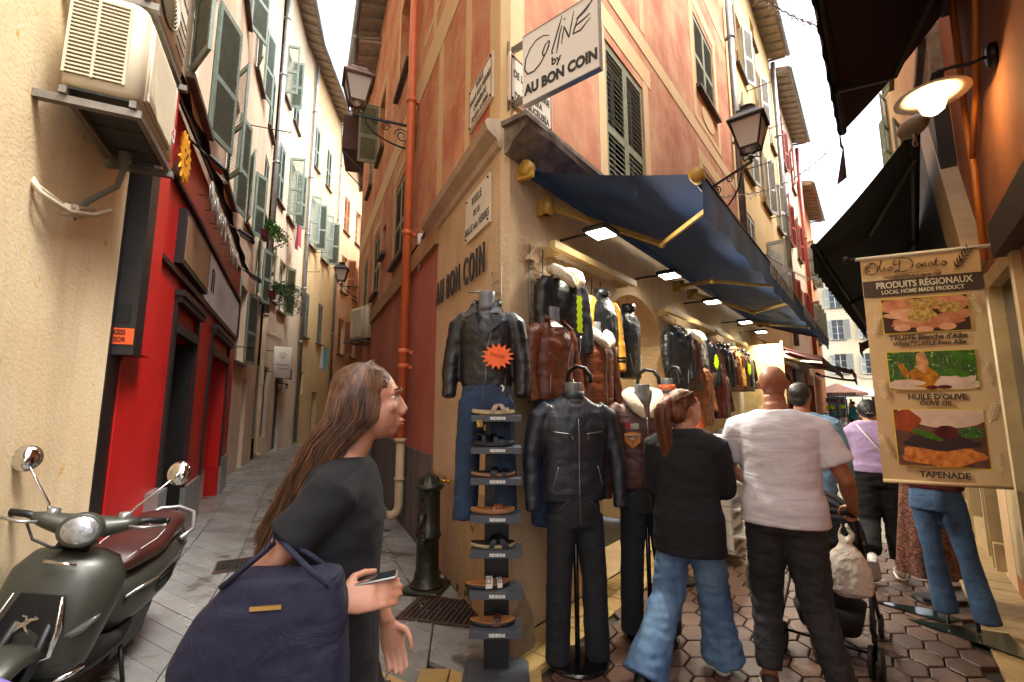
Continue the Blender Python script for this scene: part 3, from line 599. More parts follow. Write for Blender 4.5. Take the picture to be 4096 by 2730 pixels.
mb.tube([(26.55, -.045, 5), (26.45, -.045, 4.3), (26.35, -.045, 3.9), (26.42, -.045, 3.4), (26.3, -.045, 2.7)], .022, 8); mb.tube([(26.49, -.045, 5), (26.39, -.045, 4.3)], .018, 8); mb.tube([(27.6, -.045, 4.6), (26.9, -.045, 3.8), (26.42, -.045, 3.5)], .02, 8); mb.build('conduit', mat('orange_conduit', 'b5641f', rough=.4), ow)
mb = MB(FM(ow, RR)); mb.box(25.5, 26.1, -.015, 0, .2, 2.6); mb.build('side_panel', cr, ow)
# ================================================================ fixtures on the left wall
random.seed(21)
M_acb = mat('cream_ac_casing', 'c9bda2', 'bfb295', rough=.4, scale=3); M_acd = mat('ac_dark_metal', '4a4742', '35332f', rough=.6, metal=.3, scale=8)
def ac_unit(name, label, M, w_=.8, h=.56, d=.3, face='ribs', bracket=True, reach=.62):
    """outdoor unit: x along wall, y from wall outwards is negative, z up; origin at lower wall-side corner"""
    t = thing(name, label, 'air conditioner', M, 'air conditioner units hung on the house walls')
    y1 = -.16; y0 = y1 - d
    b = MB(); b.bevbox(0, w_, y0, y1, 0, h, .05); b.build('casing', M_acb, t)
    e = MB(); e.box(-.004, .001, y0 + .07, y1 - .02, .06, h - .06); e.build('grille_recess', M_acd, t)
    gmb = MB()
    for k in range(21):
        z = .065 + k * (h - .13) / 20; gmb.box(-.014, -.002, y0 + .06, y1 - .015, z - .0045, z + .0045)
    for yy in (y0 + .06, (y0 + y1) / 2 + .03, y1 - .02): gmb.box(-.015, 0, yy - .006, yy + .006, .055, h - .055)
    gmb.build('side_grille', M_acb, t)
    p = MB()
    if face == 'ribs':
        n = 34
        for k in range(n):
            x = .1 + k * .5 / n; p.box(x, x + .008, y0 - .022, y0 - .001, .06, h - .08)
        for k in range(10):
            x = .1 + k * .012; p.tube([(x, y0 - .015, h - .08), (x, y0 - .018, .12), (x + .03 + k * .004, y0 - .018, .06 - k * .002)], .005, 5)
        p.bevbox(.08, .62, y0 - .014, y0, .04, h - .05, .006); p.build('ribbed_front', M_acb, t)
        l_ = MB(); l_.box(.66, .76, y0 - .002, y0, .16, .26); l_.build('front_sticker', mat('pale_label', 'd8d4cc', 'c88', rough=.5) if False else mat('pale_label', 'd8d0cc', rough=.5), t)
        r_ = MB()
        for dx, dz in ((0, .03), (-.018, 0), (.018, 0)): r_.ext([(.71 + dx, .2 + dz - .018), (.71 + dx + .015, .2 + dz), (.71 + dx, .2 + dz + .018), (.71 + dx - .015, .2 + dz)], y0 - .004, y0 - .002)
        r_.build('three_diamond_mark', mat('faded_red', 'b4404a', rough=.5), t)
    else:
        for k in range(9):
            r = .03 + k * .024; pts = [(.3 + r * math.cos(a * math.pi / 12), y0 - .012 - .02 * math.cos(r * 6), h / 2 + r * math.sin(a * math.pi / 12)) for a in range(25)]; p.tube(pts, .004, 4, caps=False)
        for k in range(16):
            a = k * math.pi / 8; p.tube([(.3 + .02 * math.cos(a), y0 - .03, h / 2 + .02 * math.sin(a)), (.3 + .225 * math.cos(a + .25), y0 - .008, h / 2 + .225 * math.sin(a + .25))], .0035, 4)
        p.build('fan_guard', M_acb, t)
        f = MB(); f.lathe([(0, 0), (.23, 0), (.23, .01)], 28, 0, T(.3, y0 - .001, h / 2) @ Mx.Rotation(R_(90), 4, 'X')); f.build('fan_opening', M_acd, t)
        l2 = MB()
        for k in range(5): l2.box(.56, .78, y0 - .004, y0, .1 + k * .07, .106 + k * .07)
        l2.build('front_lines', M_acd, t); MB().text('INVERTER', .67, h - .07, .045, y0 - .003, .003).build('lettering', M_acd, t)
    u = MB(); u.box(.02, w_ - .02, y0 + .01, y1 - .01, -.012, .001)
    for x in (.1, .35, .6): u.box(x, x + .1, y0 + .06, y1 - .06, -.02, -.012)
    u.build('base_pan', M_acd, t)
    if bracket:
        k = MB()
        for x in (.02, w_ - .06):
            k.box(x, x + .04, -reach, -.005, -.09, -.05); k.box(x - .02, x + .06, -.008, 0, -.15, .02)
        k.box(.0, w_, y0 + .0, y0 + .03, -.05, -.012); k.box(.0, w_, y1 - .04, y1 - .01, -.05, -.012)
        k.tube([(.04, -.02, -.07), (.04, .0, -.07)], .012, 6); k.build('bracket', M_steel, t)
    return t
a1 = ac_unit('air_conditioner', 'cream ribbed air conditioner unit on a steel bracket high on the beige wall', L1.M(3.42, 3.19, 0), .78, .56, .32, reach=.5)
a2 = ac_unit('air_conditioner', 'grey-white air conditioner unit with round fan guard, mounted above the ribbed one', L1.M(3.5, 3.9, 0), .82, .58, .3, 'fan', reach=.5)
a3 = ac_unit('air_conditioner', 'small beige air conditioner unit jutting far down the right of the alley', B2.M(B2.L - .55, 3.05, .0) @ rotz(R_(25)), .8, .75, .32)
b = MB(); b.tube([(-.05, -.03, .02), (-.1, -.12, -.1), (.05, -.18, -.13), (.3, -.2, -.05), (.38, -.25, .02)], .014, 8); b.tube([(-.05, -.03, .04), (-.08, -.1, -.06), (.08, -.16, -.1), (.3, -.2, -.01)], .011, 8); [b.tube([(x, -.17, z - .03), (x + .01, -.17, z + .03)], .02, 8) for x, z in ((.05, -.12), (.14, -.09), (.22, -.07))]; tag(b.build('insulated_hose', mat('cream_hose', 'b8ab90', rough=.7), M=L1.M(3.62, 2.74, 0)), 'bundle of cream insulated hoses looping out of the beige wall under the ribbed air conditioner', 'hose')
b = MB(); b.tube([(0, -.3, .02), (.0, -.3, -.1), (.0, -.28, -.2), (-.02, -.16, -.33), (-.03, -.06, -.55), (-.03, -.035, -.7)], [.035] + [.017] * 5, 8)
t = thing('drain_hose', 'grey drain pipe running down the beige wall from the ribbed air conditioner', 'drainpipe', L1.M(3.95, 3.1, 0)); b.build('hose', mat('grey_hose', '7a7468', rough=.7, wav=('Z', 60, .6)), t)
b = MB(); b.tube([(-.03, -.035, -.7), (-.1, -.035, -1.2), (-.13, -.035, -3.0)], .021, 10)
for z in (-1.3, -2.1, -2.8): b.box(-.17, -.08, -.06, 0, z, z + .02)
b.build('pipe', M_cpipe, t)
b = MB(); b.tube([(0, -.01, 1.9), (.02, -.01, .9), (.03, -.012, .2), (.0, -.02, .05), (-.06, -.01, 0)], .005, 6); tag(b.build('wall_cable', M_white, M=L1.M(3.45, 2.5, 0)), 'thin white cable hanging down the beige wall left of the ribbed air conditioner', 'cable')
pipe('drainpipe', L1, 5.35, 4.4, 15.3, .055, M_cpipe, 'pale drainpipe on the beige house behind the air conditioners', collars=(4.9, 7.5, 10), zl=0)
pipe('drainpipe', L2, 4.55, .08, 15.3, .075, M_zinc, 'grey zinc drainpipe with beige foot between the beige and the pinkish house', lower=M_cpipe, zl=4.2, collars=(6, 9, 12, 14))
pipe('drainpipe', L4, 1.07, .1, 16.2, .07, M_zinc, 'grey drainpipe between the pinkish and the yellow house', collars=(4, 6.2, 8.5, 11, 14))
pipe('drainpipe', L4, 5.6, .1, 16.2, .06, M_zinc, 'grey drainpipe between the yellow and the pale orange house down the alley', collars=(5, 8, 11, 14))
pipe('drainpipe', B1, 4.72, .12, 11.1, .062, M_opipe, 'orange painted drainpipe with rusty grey foot on the alley side of the corner building', lower=M_cpipe, zl=1.12, collars=(2.05, 2.25, 3.9, 5.9, 8.2))
pipe('drainpipe', B1, 1.75, .15, 2.35, .035, M_zinc, 'thin grey pipe on the red wall next to the yellow doorway', collars=(2.1,))
pipe('drainpipe', A, 8.1, 5.2, 11.0, .07, M_zinc, 'zinc drainpipe between the orange corner building and the gold house', lower=mat('red_pipe', '8f3a30', rough=.5), zl=5.2, foot=False, collars=(7.4, 10)).name
pipe('drainpipe', A, 15.2, 3.5, 13.9, .08, M_zinc, 'pale grey drainpipe between the gold and the cream house', collars=(5, 8, 11))
pipe('drainpipe', A, 21.3, 3.2, 13.4, .08, mat('red_pipe', '8f3a30'), 'red drainpipe at the far edge of the cream house', collars=(6, 9))
# ---- iron clothes-drying bars on the alley houses
def bar(F, s, z, ln, label):
    b = MB(); b.tube([(0, 0, 0), (.02, -ln, .02)], .012, 6); b.box(-.02, .02, -.01, .01, -.03, .03); b.tube([(.02, -ln, .02), (.02, -ln, .06)], .01, 6); tag(b.build('drying_bar', M_rust, M=F.M(s, z)), label, 'iron bar', 'rusty iron bars sticking out of the house walls')
for F, s, z, ln, lb in ((L2, .3, 7.7, .9, 'long rusty iron bar sticking out above the shutters of the beige house'), (L3, 3.1, 8.25, .5, 'rusty iron bar beside the pink laundry window of the pinkish house'), (L4, 2.4, 8.2, .6, 'rusty bar between the two open windows of the yellow house'), (L4, 4.4, 8.1, .6, 'rusty bar right of the open windows of the yellow house'), (L4, 1.3, 7.0, .6, 'rusty bar low at the left edge of the yellow house'),
                        (L4, 2.5, 11.8, .6, 'rusty bar high on the yellow house below its top windows'), (A, 9.1, 7.2, .6, 'rusty bar on the gold house by its lowest shutters'), (A, 10.4, 10.05, .6, 'rusty bar halfway up the gold house'), (A, 12.8, 7.2, .6, 'rusty bar right of the middle shutters of the gold house'), (A, 12.8, 10.1, .6, 'rusty bar under the eave windows of the gold house')): bar(F, s, z, ln, lb)
# ---- laundry
def cloth(mb, x0, x1, z1, h, y, m, wv=.03, ph=0):
    mb.grid(lambda u, v: (x0 + (x1 - x0) * u + .02 * math.sin(v * 5 + ph), y + wv * math.sin(u * 9 + ph + v) * v, z1 - h * v * (1 + .06 * math.sin(u * 7 + ph))), 8, 8, m)
def laundry(name, F, s, z, out, items, label, grp=None):
    t = thing(name, label, 'laundry', F.M(s, z, out)); b = MB(); b.tube([(-.1, 0, 0), (1.0, 0, 0)], .006, 5); b.build('clothes_line', M_iron, t)
    for i, (x0, x1, h, m) in enumerate(items):
        b = MB(); cloth(b, x0, x1, .0, h, 0, 0, .03, i); b.build('hanging_cloth', m, t)
M_pk = mat('pink_cloth', 'c83a52', rough=.9, fold=.4); M_mar = mat('maroon_cloth', '6e2430', rough=.9, fold=.4); M_tq = mat('turquoise_cloth', '3aa7b8', rough=.9, fold=.4); M_wh = mat('white_cloth', 'd8d8d8', rough=.9, fold=.5)
laundry('laundry', L3, 2.0, 8.15, .35, ((0, .35, 1.0, M_mar), (.4, .75, .75, M_pk)), 'maroon and pink laundry hanging below an open window of the pinkish house')
laundry('laundry', L4, 2.6, 4.1, .45, ((0, .4, .95, M_wh), (.45, .65, 1.0, M_tq), (.75, .95, .8, M_tq)), 'white and turquoise laundry hanging on the yellow house')
# ---- plants in window boxes
M_leaf = mat('green_leaf', '4f8a2a', '3c6f22', rough=.5, scale=8, isl=.35); M_leafd = mat('dark_leaf', '2c5a2a', '3f6f35', rough=.5, scale=8, isl=.35)
def plant(name, F, s, z, out, kind, label):
    t = thing(name, label, 'potted plant', F.M(s, z, out)); b = MB(); b.loft([[(x * k, y * k, zz) for x, y in ((-.3, -.08), (.3, -.08), (.3, .08), (-.3, .08))] for k, zz in ((.85, 0), (1, .16))], sm=False); b.build('planter', mat('dark_red_planter', '6a2024', rough=.6), t)
    st = MB(); lf = MB(); rnd = random.Random(5)
    for k in range(16 if kind == 'vine' else 13):
        x = rnd.uniform(-.26, .26); a = rnd.uniform(0, 6.28); pts = [V((x, 0, .15))]; L_ = .7 if kind == 'vine' else 1.0; up = rnd.uniform(.3, 1)
        for i in range(9):
            f = i / 8; d = V((math.cos(a) * .5, math.sin(a) * .35 - .45, up * 1.3 - f * (2.4 if kind == 'vine' else 2.2))).normalized(); pts.append(pts[-1] + d * L_ / 9)
        st.tube(pts, .005, 4)
        for i in range(2, 10):
            for r in range(5 if kind == 'vine' else 6):
                p = pts[i - 0 if i < len(pts) else -1]; dr = V((rnd.uniform(-1, 1), rnd.uniform(-1, 1), rnd.uniform(-.7, .5))).normalized()
                l_ = .065 if kind == 'vine' else .2; wd = .03 if kind == 'vine' else .014; sd = dr.cross(V((0, 0, 1))).normalized() * wd
                q0 = p + dr * .02; lf.add([q0, q0 + dr * l_ * .5 + sd, q0 + dr * l_ + V((0, 0, -.02)), q0 + dr * l_ * .5 - sd], [(0, 1, 2, 3)])
    st.build('stem', mat('stem', '5a6a30', rough=.7), t); lf.build('foliage', M_leaf if kind == 'vine' else M_leafd, t, fix=False)
plant('potted_plant', L2, 2.0, 5.7, .3, 'vine', 'bright green trailing plant in a dark red box on the beige house')
plant('potted_plant', L2, 3.7, 4.55, .35, 'palm', 'bushy dark green plant with long leaves on the lower window sill of the beige house')
# ================================================================ red shopfront
ss = 4.45; se = 11.2
rs = thing('red_shopfront', 'glossy red wooden shopfront with black mouldings and aluminium plinths on the left of the alley', 'shopfront', L1.M(ss, 0, 0)); e_ = se - ss
mb = MB(); d1, d1e, d2, d2e = 1.64, 2.76, 3.9, 5.8
mb.box(.3, e_, -.2, -.05, 3.9, 4.32)
for x0, x1 in ((.24, d1), (d1e, d2), (d2e, e_)): mb.box(x0, x1, -.2, 0, 0, 2.85)
mb.box(.3, e_, -.2, 0, 2.85, 3.9); mb.box(d1, d1e, -.18, 0, 2.42, 2.85); mb.box(d2, d2e, -.18, 0, 2.42, 2.85); mb.box(.24, .53, -.3, 0, 1.95, 4.2); mb.box(d2, d2 + .02, -.18, .1, .5, 2.4); mb.build('panelling', M_redp, rs)
mb = MB(); mb.box(0, .235, -.19, .0, 0, 4.2); mb.box(.05, .237, -.305, -.19, 1.93, 4.22)
for z0, z1, dd in ((2.84, 2.89, .235), (3.64, 3.69, .245)): mb.box(.53, e_, -dd, -.2, z0, z1)
mb.box(e_ - .1, e_ - .03, -.25, -.2, 2.9, 3.66)
for a, b_ in ((d1, d1e), (d2, d2e)):
    mb.box(a - .1, a, -.225, -.1, .0 if a == d1 else .5, 2.72); mb.box(b_, b_ + .08, -.225, -.1, .5, 2.72); mb.box(a - .12, b_ + .1, -.29, -.2, 2.66, 2.72); mb.box(a - .1, b_ + .08, -.27, -.2, 2.6, 2.66); mb.box(a, b_, -.24, -.18, 2.3, 2.4)
mb.box(d1, d1e, .0, .03, 0, 2.3); mb.box(d1, d1 + .015, -.19, .0, 0, 2.3); mb.box(d1e - .015, d1e, -.19, 0, 0, 2.3); mb.build('black_moulding', M_black, rs)
mb = MB(); mb.box(d2, d2e, -.02, .03, .5, 2.35); mb.box(d2e - .02, d2e, -.18, 0, .5, 2.35); mb.build('recessed_door', mat('bright_red_paint', 'c01810', rough=.35), rs)
for a, b_ in ((d1e, d2 - .1), (d2e + .08, e_)):
    mb = MB(); mb.box(a, b_, -.235, -.2, 0, .62); mb.box(a - .01, a + .015, -.24, .0, 0, .62); mb.build('plinth_plate', M_alu, rs)
mb = MB(); mb.box(1.2, 1.5, -.3, -.2, 0, .82); mb.tube([(1.33, -.32, .5), (1.37, -.32, .5)], .008, 6); mb.build('letterbox', M_alu, rs)
mb = MB(); mb.box(.4, 2.75, -.3, -.2, 0, .1); mb.build('doorstep', mat('worn_red_step', '6a3a30', '8a6a50', rough=.8, scale=12), rs)
mb = MB(); mb.box(1.36, 2.8, -.27, -.2, 2.95, 3.5); bs_ = mb.build('display_case', M_black, rs); MB().box(1.42, 2.74, -.275, -.27, 3.0, 3.45).build('speaker_mesh', mat('brown_mesh', '7a5a3c', '8a6848', rough=.7, scale=60, bump=.4, bs=200), bs_)
mb = MB(); mb.box(2.85, e_ - .15, -.225, -.2, 2.92, 3.58); mb.build('metal_panel', mat('polished_metal', 'd4d8dc', 'c4cacf', rough=.4, scale=3), rs)
mb = MB()
for x in (3.3, 3.45): mb.box(x, x + .012, -.24, -.225, 3.1, 3.4)
mb.box(3.3, 3.42, -.24, -.225, 3.4, 3.41); mb.build('panel_bracket', M_iron, rs)
mb = MB(); n = 40   # tattered dark canopy strip above the fascia
mb.grid(lambda u, v: (.3 + u * (e_ - .2), -.18 - .15 * v - .02 * math.sin(u * 40) * v, 4.42 - .12 * v - .05 * abs(math.sin(u * 17)) * v + .12 * math.sin(u * 3.0)), n, 4); mb.grid(lambda u, v: (.3 + u * (e_ - .2), -.2 - .04 * v, 4.38 - .14 * v + .12 * math.sin(u * 3)), 20, 3); mb.build('canopy_strip', mat('black_tarred_felt', '1b1614', '2e1c1a', rough=.7, scale=8), rs)
mb = MB(); mb.box(.044, .05, -.27, -.2, 2.15, 2.28); mb.build('dark_sticker', M_iron, rs)
mb = MB(); mb.box(.043, .05, -.3, -.12, 2.0, 2.11); mb.build('orange_sticker', mat('orange_sticker', 'd84f14', rough=.5), rs)
mb = MB(); Ms = T(.042, -.21, 0) @ rotz(R_(-90)); mb.text('PIKEISS', 0, 2.08, .05, 0, .002, .001, sx=.58, M=Ms); mb.text('CESOIR', 0, 2.03, .05, 0, .002, .001, sx=.58, M=Ms); mb.build('sticker_lettering', M_iron, rs)
# sun ornament, discs, floodlights on the fascia
t = thing('sun_ornament', 'flat yellow wooden sun with a smiling face on the red fascia', 'ornament', L1.M(ss + 1.05, 3.88, .27)); b = MB(); pts = []
for k in range(32): r = .24 if k % 2 == 0 else .16; a = k * math.pi / 16; pts.append((r * math.cos(a), r * math.sin(a)))
b.ext(pts, -.008, .008); b.build('rays', mat('sun_yellow', 'd9930f', rough=.5), t)
b = MB(); [b.lathe([(0, 0), (.018, 0), (.018, .004), (0, .004)], 10, 0, T(x, -.009, z) @ Mx.Rotation(R_(90), 4, 'X')) for x, z in ((-.05, .05), (.05, .05), (0, .0))]; b.stroke([(-.06, -.04), (-.03, -.07), (.0, -.08), (.03, -.07), (.06, -.04)], .01, -.012, -.008); b.build('painted_face', mat('brown_paint', '5a2a10'), t)
for i, (x, z, r) in enumerate(((2.0, 3.92, .17), (2.4, 3.9, .17), (2.75, 3.86, .15), (3.1, 3.92, .17), (3.7, 3.9, .16), (4.1, 3.84, .15), (4.6, 3.9, .16))):
    b = MB(); b.lathe([(.02, 0), (r, 0), (r, .006), (.02, .006)], 24, 0, Mx.Rotation(R_(90), 4, 'X')); b.lathe([(0, -.002), (.025, -.002), (.025, .008), (0, .008)], 10, 1, Mx.Rotation(R_(90), 4, 'X')); b.tube([(0, 0, 0), (0, .12, 0)], .006, 5, 1)
    tag(b.build('disc_ornament', [mat('silver_disc', 'c8d0d4', rough=.18, metal=.85), M_iron], M=L1.M(ss + x, z, .35)), ('nearest silver disc', 'second silver disc', 'third silver disc, lower edge of the row,', 'middle silver disc', 'fifth silver disc', 'sixth silver disc, set lower,', 'farthest silver disc')[i] + ' on the fascia above the red shopfront', 'disc', 'round silver discs fixed along the red shop fascia')
def flood(M, label, on=True, s_=1, grp='floodlights', energy=14):
    t = thing('floodlight', label, 'floodlight', M, grp)
    b = MB(); b.bevbox(-.13 * s_, .13 * s_, -.2 * s_, .02, -.012, .03, .02); b.build('housing', M_iron, t)
    b = MB(); b.box(-.1 * s_, .1 * s_, -.175 * s_, -.01, -.018, -.0125); b.build('lamp_glass', mat('led_panel', 'ffffff', emit=(1, .95, .82, 1), es=9) if on else mat('grey_lens', '8a8f90', rough=.2, metal=.5), t)
    b = MB(); b.tube([(0, .02, .01), (0, .12, .02), (0, .3, .02)], .012, 6); b.build('arm', M_iron, t)
    if on:
        l = bpy.data.lights.new('led', 'AREA'); l.shape = 'RECTANGLE'; l.size = .2 * s_; l.size_y = .16; l.energy = energy; l.color = (1, .93, .76); l.spread = R_(160); lo = bpy.data.objects.new('led_light', l); col.objects.link(lo); lo.parent = t; lo.location = (0, -.1, -.03); lo.rotation_euler = (R_(-30), 0, 0)
    return t
flood(L1.M(ss + 1.5, 4.1, .4) @ Mx.Rotation(R_(40), 4, 'X'), 'grey unlit floodlight beside the sun ornament on the red fascia', False, 1, 'unlit floodlights on the red shopfront')
flood(L1.M(ss + 3.4, 4.0, .5) @ Mx.Rotation(R_(30), 4, 'X'), 'grey unlit floodlight in the middle of the disc row', False, 1, 'unlit floodlights on the red shopfront')
flood(L1.M(ss + 5.2, 3.85, .5) @ Mx.Rotation(R_(30), 4, 'X'), 'grey unlit floodlight at the far end of the red fascia', False, 1, 'unlit floodlights on the red shopfront')
flood(L2.M(1.3, 2.85, .25), 'small beige spotlight on the beige wall past the red shopfront', False, .6)
# hanging shop sign, little lanterns and letterbox further along
t = thing('hanging_sign', 'white rounded hanging sign reading Mademoiselle Cocooning on the left of the alley', 'sign', L3.M(.75, 2.9, .45) @ rotz(R_(-62)))
b = MB(); b.bevbox(-.27, .27, -.03, .03, -.5, .5, .028); b.build('board', mat('white_acrylic', 'e2dccb', rough=.4), t)
b = MB(); b.tube([(.1 * math.cos(a * .3), -.034, .22 + .1 * math.sin(a * .3)) for a in range(22)], .005, 4); [b.tube([(.0, -.034, .14), (x * .6, -.034, .22), (x, -.034, .27)], .003, 4) for x in (-.07, -.03, .03, .07)]; b.build('emblem', mat('gold_line', 'a8843c', rough=.5), t)
b = MB(); b.text('Mademoiselle', 0, -.08, .078, -.034, .004, 0, sx=.85, shear=.3); b.text('Cocooning', 0, -.2, .078, -.034, .004, 0, sx=.85, shear=.3); b.build('lettering', M_iron, t)
b = MB(); b.tube([(-.27, 0, .35), (-.5, .05, .35)], .012, 6); b.tube([(-.27, 0, -.3), (-.5, .05, -.3)], .012, 6); b.build('arm', M_iron, t)
# ================================================================ street lanterns
def lantern(M, s_=1.0):
    pass
M_lg = mat('frosted_lantern_glass', 'd8cfc0', rough=.35, trans=.35, spec=.4); M_lamp = mat('dark_bronze_paint', '25231f', '3a342a', rough=.45, metal=.4, scale=10)
def street_lamp(M, label, arm=.85, s_=1.0, body=None, drop=0, scroll=True):
    """lantern standing on the end of a wrought iron bracket; origin on the wall at arm height, arm along -y"""
    body = body or M_lamp; t = thing('street_lamp', label, 'street lamp', M, 'wall mounted street lanterns')
    b = MB(); b.beam((0, 0, 0), (0, -arm, drop), .025, .03); b.box(-.04, .04, -.02, .0, -.45 * s_, .06); b.tube([(0, -.01, -.42 * s_)] + [(0, -.01 - arm * .85 * math.sin(k * .15), -.42 * s_ + (drop * .8 + .42 * s_) * (1 - math.cos(k * .15)) ** 1.0) for k in range(1, 11)], .012, 6)
    def spiral(cy, cz, r, sg, n=26):
        b.tube([(0, cy + sg * r * (1 - k / n * .8) * math.cos(k * .42), cz + r * (1 - k / n * .8) * math.sin(k * .42)) for k in range(n)], .008, 5)
    if scroll:
        spiral(-arm * .22, -.2 * s_ + drop * .2, .13 * s_, -1); spiral(-arm * .5, -.1 * s_ + drop * .5, .075 * s_, 1); spiral(-arm * .7, -.06 * s_ + drop * .7, .05 * s_, -1)
    b.build('bracket', M_iron, t)
    Lm = T(0, -arm, drop + .03); b = MB()
    w0, w1, z0, z1 = .12 * s_, .21 * s_, .16 * s_, .55 * s_
    b.lathe([(0, -.06 * s_), (.03 * s_, -.03 * s_), (.02 * s_, 0), (.05 * s_, .02 * s_), (.02 * s_, .04 * s_), (.02 * s_, .06 * s_)], 12, 0, Lm)
    for k in range(4):
        a = k * math.pi / 2 + math.pi / 4; c, s = math.cos(a) * 1.414, math.sin(a) * 1.414
        b.M = Lm; b.tube([(0, 0, .05 * s_), (c * w0 * .9, s * w0 * .9, .06 * s_), (c * w0, s * w0, z0)], .01 * s_, 5); b.beam((c * w0, s * w0, z0), (c * w1, s * w1, z1), .02, .02)
        a2 = a + math.pi / 2; c2, s2 = math.cos(a2) * 1.414, math.sin(a2) * 1.414; b.beam((c * w0, s * w0, z0), (c2 * w0, s2 * w0, z0), .018, .018); b.beam((c * w1, s * w1, z1), (c2 * w1, s2 * w1, z1), .025, .03); b.M = Mx.Identity(4)
    b.build('frame', body, t)
    b = MB(Lm); r = lambda k, z: [(k, -k, z), (k, k, z), (-k, k, z), (-k, -k, z)]
    b.loft([r(w1 * 1.14, z1), r(w1 * 1.14, z1 + .02 * s_), r(w1 * .62, z1 + .14 * s_), r(w1 * .6, z1 + .18 * s_)], sm=False); b.lathe([(.06 * s_, z1 + .16 * s_), (.055 * s_, z1 + .2 * s_), (.1 * s_, z1 + .23 * s_), (.1 * s_, z1 + .25 * s_), (.0, z1 + .28 * s_)], 16); b.build('roof', body, t)
    b = MB(Lm); e = .93; b.loft([r(w0 * e, z0 + .01), r(w1 * e, z1 - .01)], sm=False); b.build('glass', M_lg, t)
    b = MB(Lm); b.lathe([(0, z0 - .05 * s_), (.05 * s_, z0 - .03 * s_), (.07 * s_, z0 + .02)], 14); b.build('bulb_cap', M_white, t)
street_lamp(B1.M(4.54, 5.65, .02), 'copper topped street lantern on the alley side of the orange corner building', .82, .88, mat('copper_bronze', '7a5a44', '4a3a30', rough=.45, metal=.5, scale=6), -.02)
street_lamp(A.M(4.3, 4.6, .02), 'large dark street lantern above the blue awning on the shopping street side', .95, 1.0, None, .38)
street_lamp(B3.M(3.2, 5.6, .02), 'small distant street lantern far down the alley on the right', .9, 1.0)
def wall_lantern(M, label):
    t = thing('wall_lantern', label, 'lantern', M, 'two little lanterns beside the grey roller door'); b = MB(); b.tube([(0, 0, 0), (0, -.1, .03), (0, -.16, 0)], .01, 6); b.lathe([(.0, .02), (.07, -.03), (.06, -.04)], 8, 0, T(0, -.16, 0)); b.build('bracket', M_iron, t); b = MB(); b.lathe([(.05, -.04), (.035, -.18), (0, -.19)], 8, 0, T(0, -.16, 0)); b.build('glass', M_lg, t)
wall_lantern(L3.M(1.9, 2.3), 'little black lantern left of the grey roller door'); wall_lantern(L3.M(2.95, 2.3), 'little black lantern right of the grey roller door')
# ================================================================ signs on the corner
M_pl = mat('cream_enamel_plate', 'd8d0bc', 'cfc6b0', rough=.35, scale=10); M_rd = mat('dark_red_line', '8a3230', rough=.5); M_tx = mat('dark_grey_lettering', '3a3836', rough=.5)
def plate(name, label, M, w_, h, lines, size, border=True, cat='street sign', sp=1, sx=.9):
    t = thing(name, label, cat, M); b = MB(); b.box(-w_ / 2, w_ / 2, -.02, 0, -h / 2, h / 2); b.build('plate', M_pl, t)
    if border:
        b = MB(); k = .012
        for x0, x1, z0, z1 in ((-w_ / 2 + k, w_ / 2 - k, h / 2 - 2 * k, h / 2 - k), (-w_ / 2 + k, w_ / 2 - k, -h / 2 + k, -h / 2 + 2 * k), (-w_ / 2 + k, -w_ / 2 + 2 * k, -h / 2 + 2 * k, h / 2 - 2 * k), (w_ / 2 - 2 * k, w_ / 2 - k, -h / 2 + 2 * k, h / 2 - 2 * k)): b.box(x0, x1, -.0225, -.0202, z0, z1)
        b.build('border', M_rd, t)
    for i, (ln, sz) in enumerate(lines): b = MB(); b.text(ln, 0, h / 2 - (i + .75) * h / (len(lines) + .5), size * sz, -.022, .003, .0012, sx=sx, sp=sp); b.build('lettering', M_tx, t)
    for x in (-1, 1):
        for z in (-1, 1): MB().sph((x * (w_ / 2 - .03), -.022, z * (h / 2 - .03)), .011, n=8, k=5).build('screw', M_iron, t)
plate('street_sign', 'red bordered street sign reading RUELLE HALLE AUX HERBES on the alley side', B1.M(7.35, 4.31, .005), .58, .42, (('RUELLE', .9), ('HALLE AUX HERBES', 1), ('CARREIROU', 1), ("PLASSA AI ERBA", 1)), .082, sx=.72)
plate('street_sign', 'cream street sign with red border behind the Coline shop sign on the shopping street face', A.M(.34, 4.17, .005), .6, .42, (('RUE', .9), ('DE LA BOUCHERIE', 1), ('CARRIERA', 1), ('DE LA BUCELERÌA', 1)), .085, sx=.72)
plate('street_sign', 'plain grey stone street plate reading RUELLE DE LA HALLE aux HERBES above the shop lettering', B1.M(7.3, 3.25, .005), .6, .42, (('RUELLE', 1), ('DE LA', .8), ('HALLE aux HERBES', .95)), .1, False, sp=1.25, sx=.62)
# Coline sign: double sided board on two square arms
t = thing('hanging_shop_sign', 'white double sided sign reading Coline by AU BON COIN projecting from the corner', 'sign', A.M(.1, 0, 0) @ T(0, -.12, 4.18) @ rotz(R_(-90)))
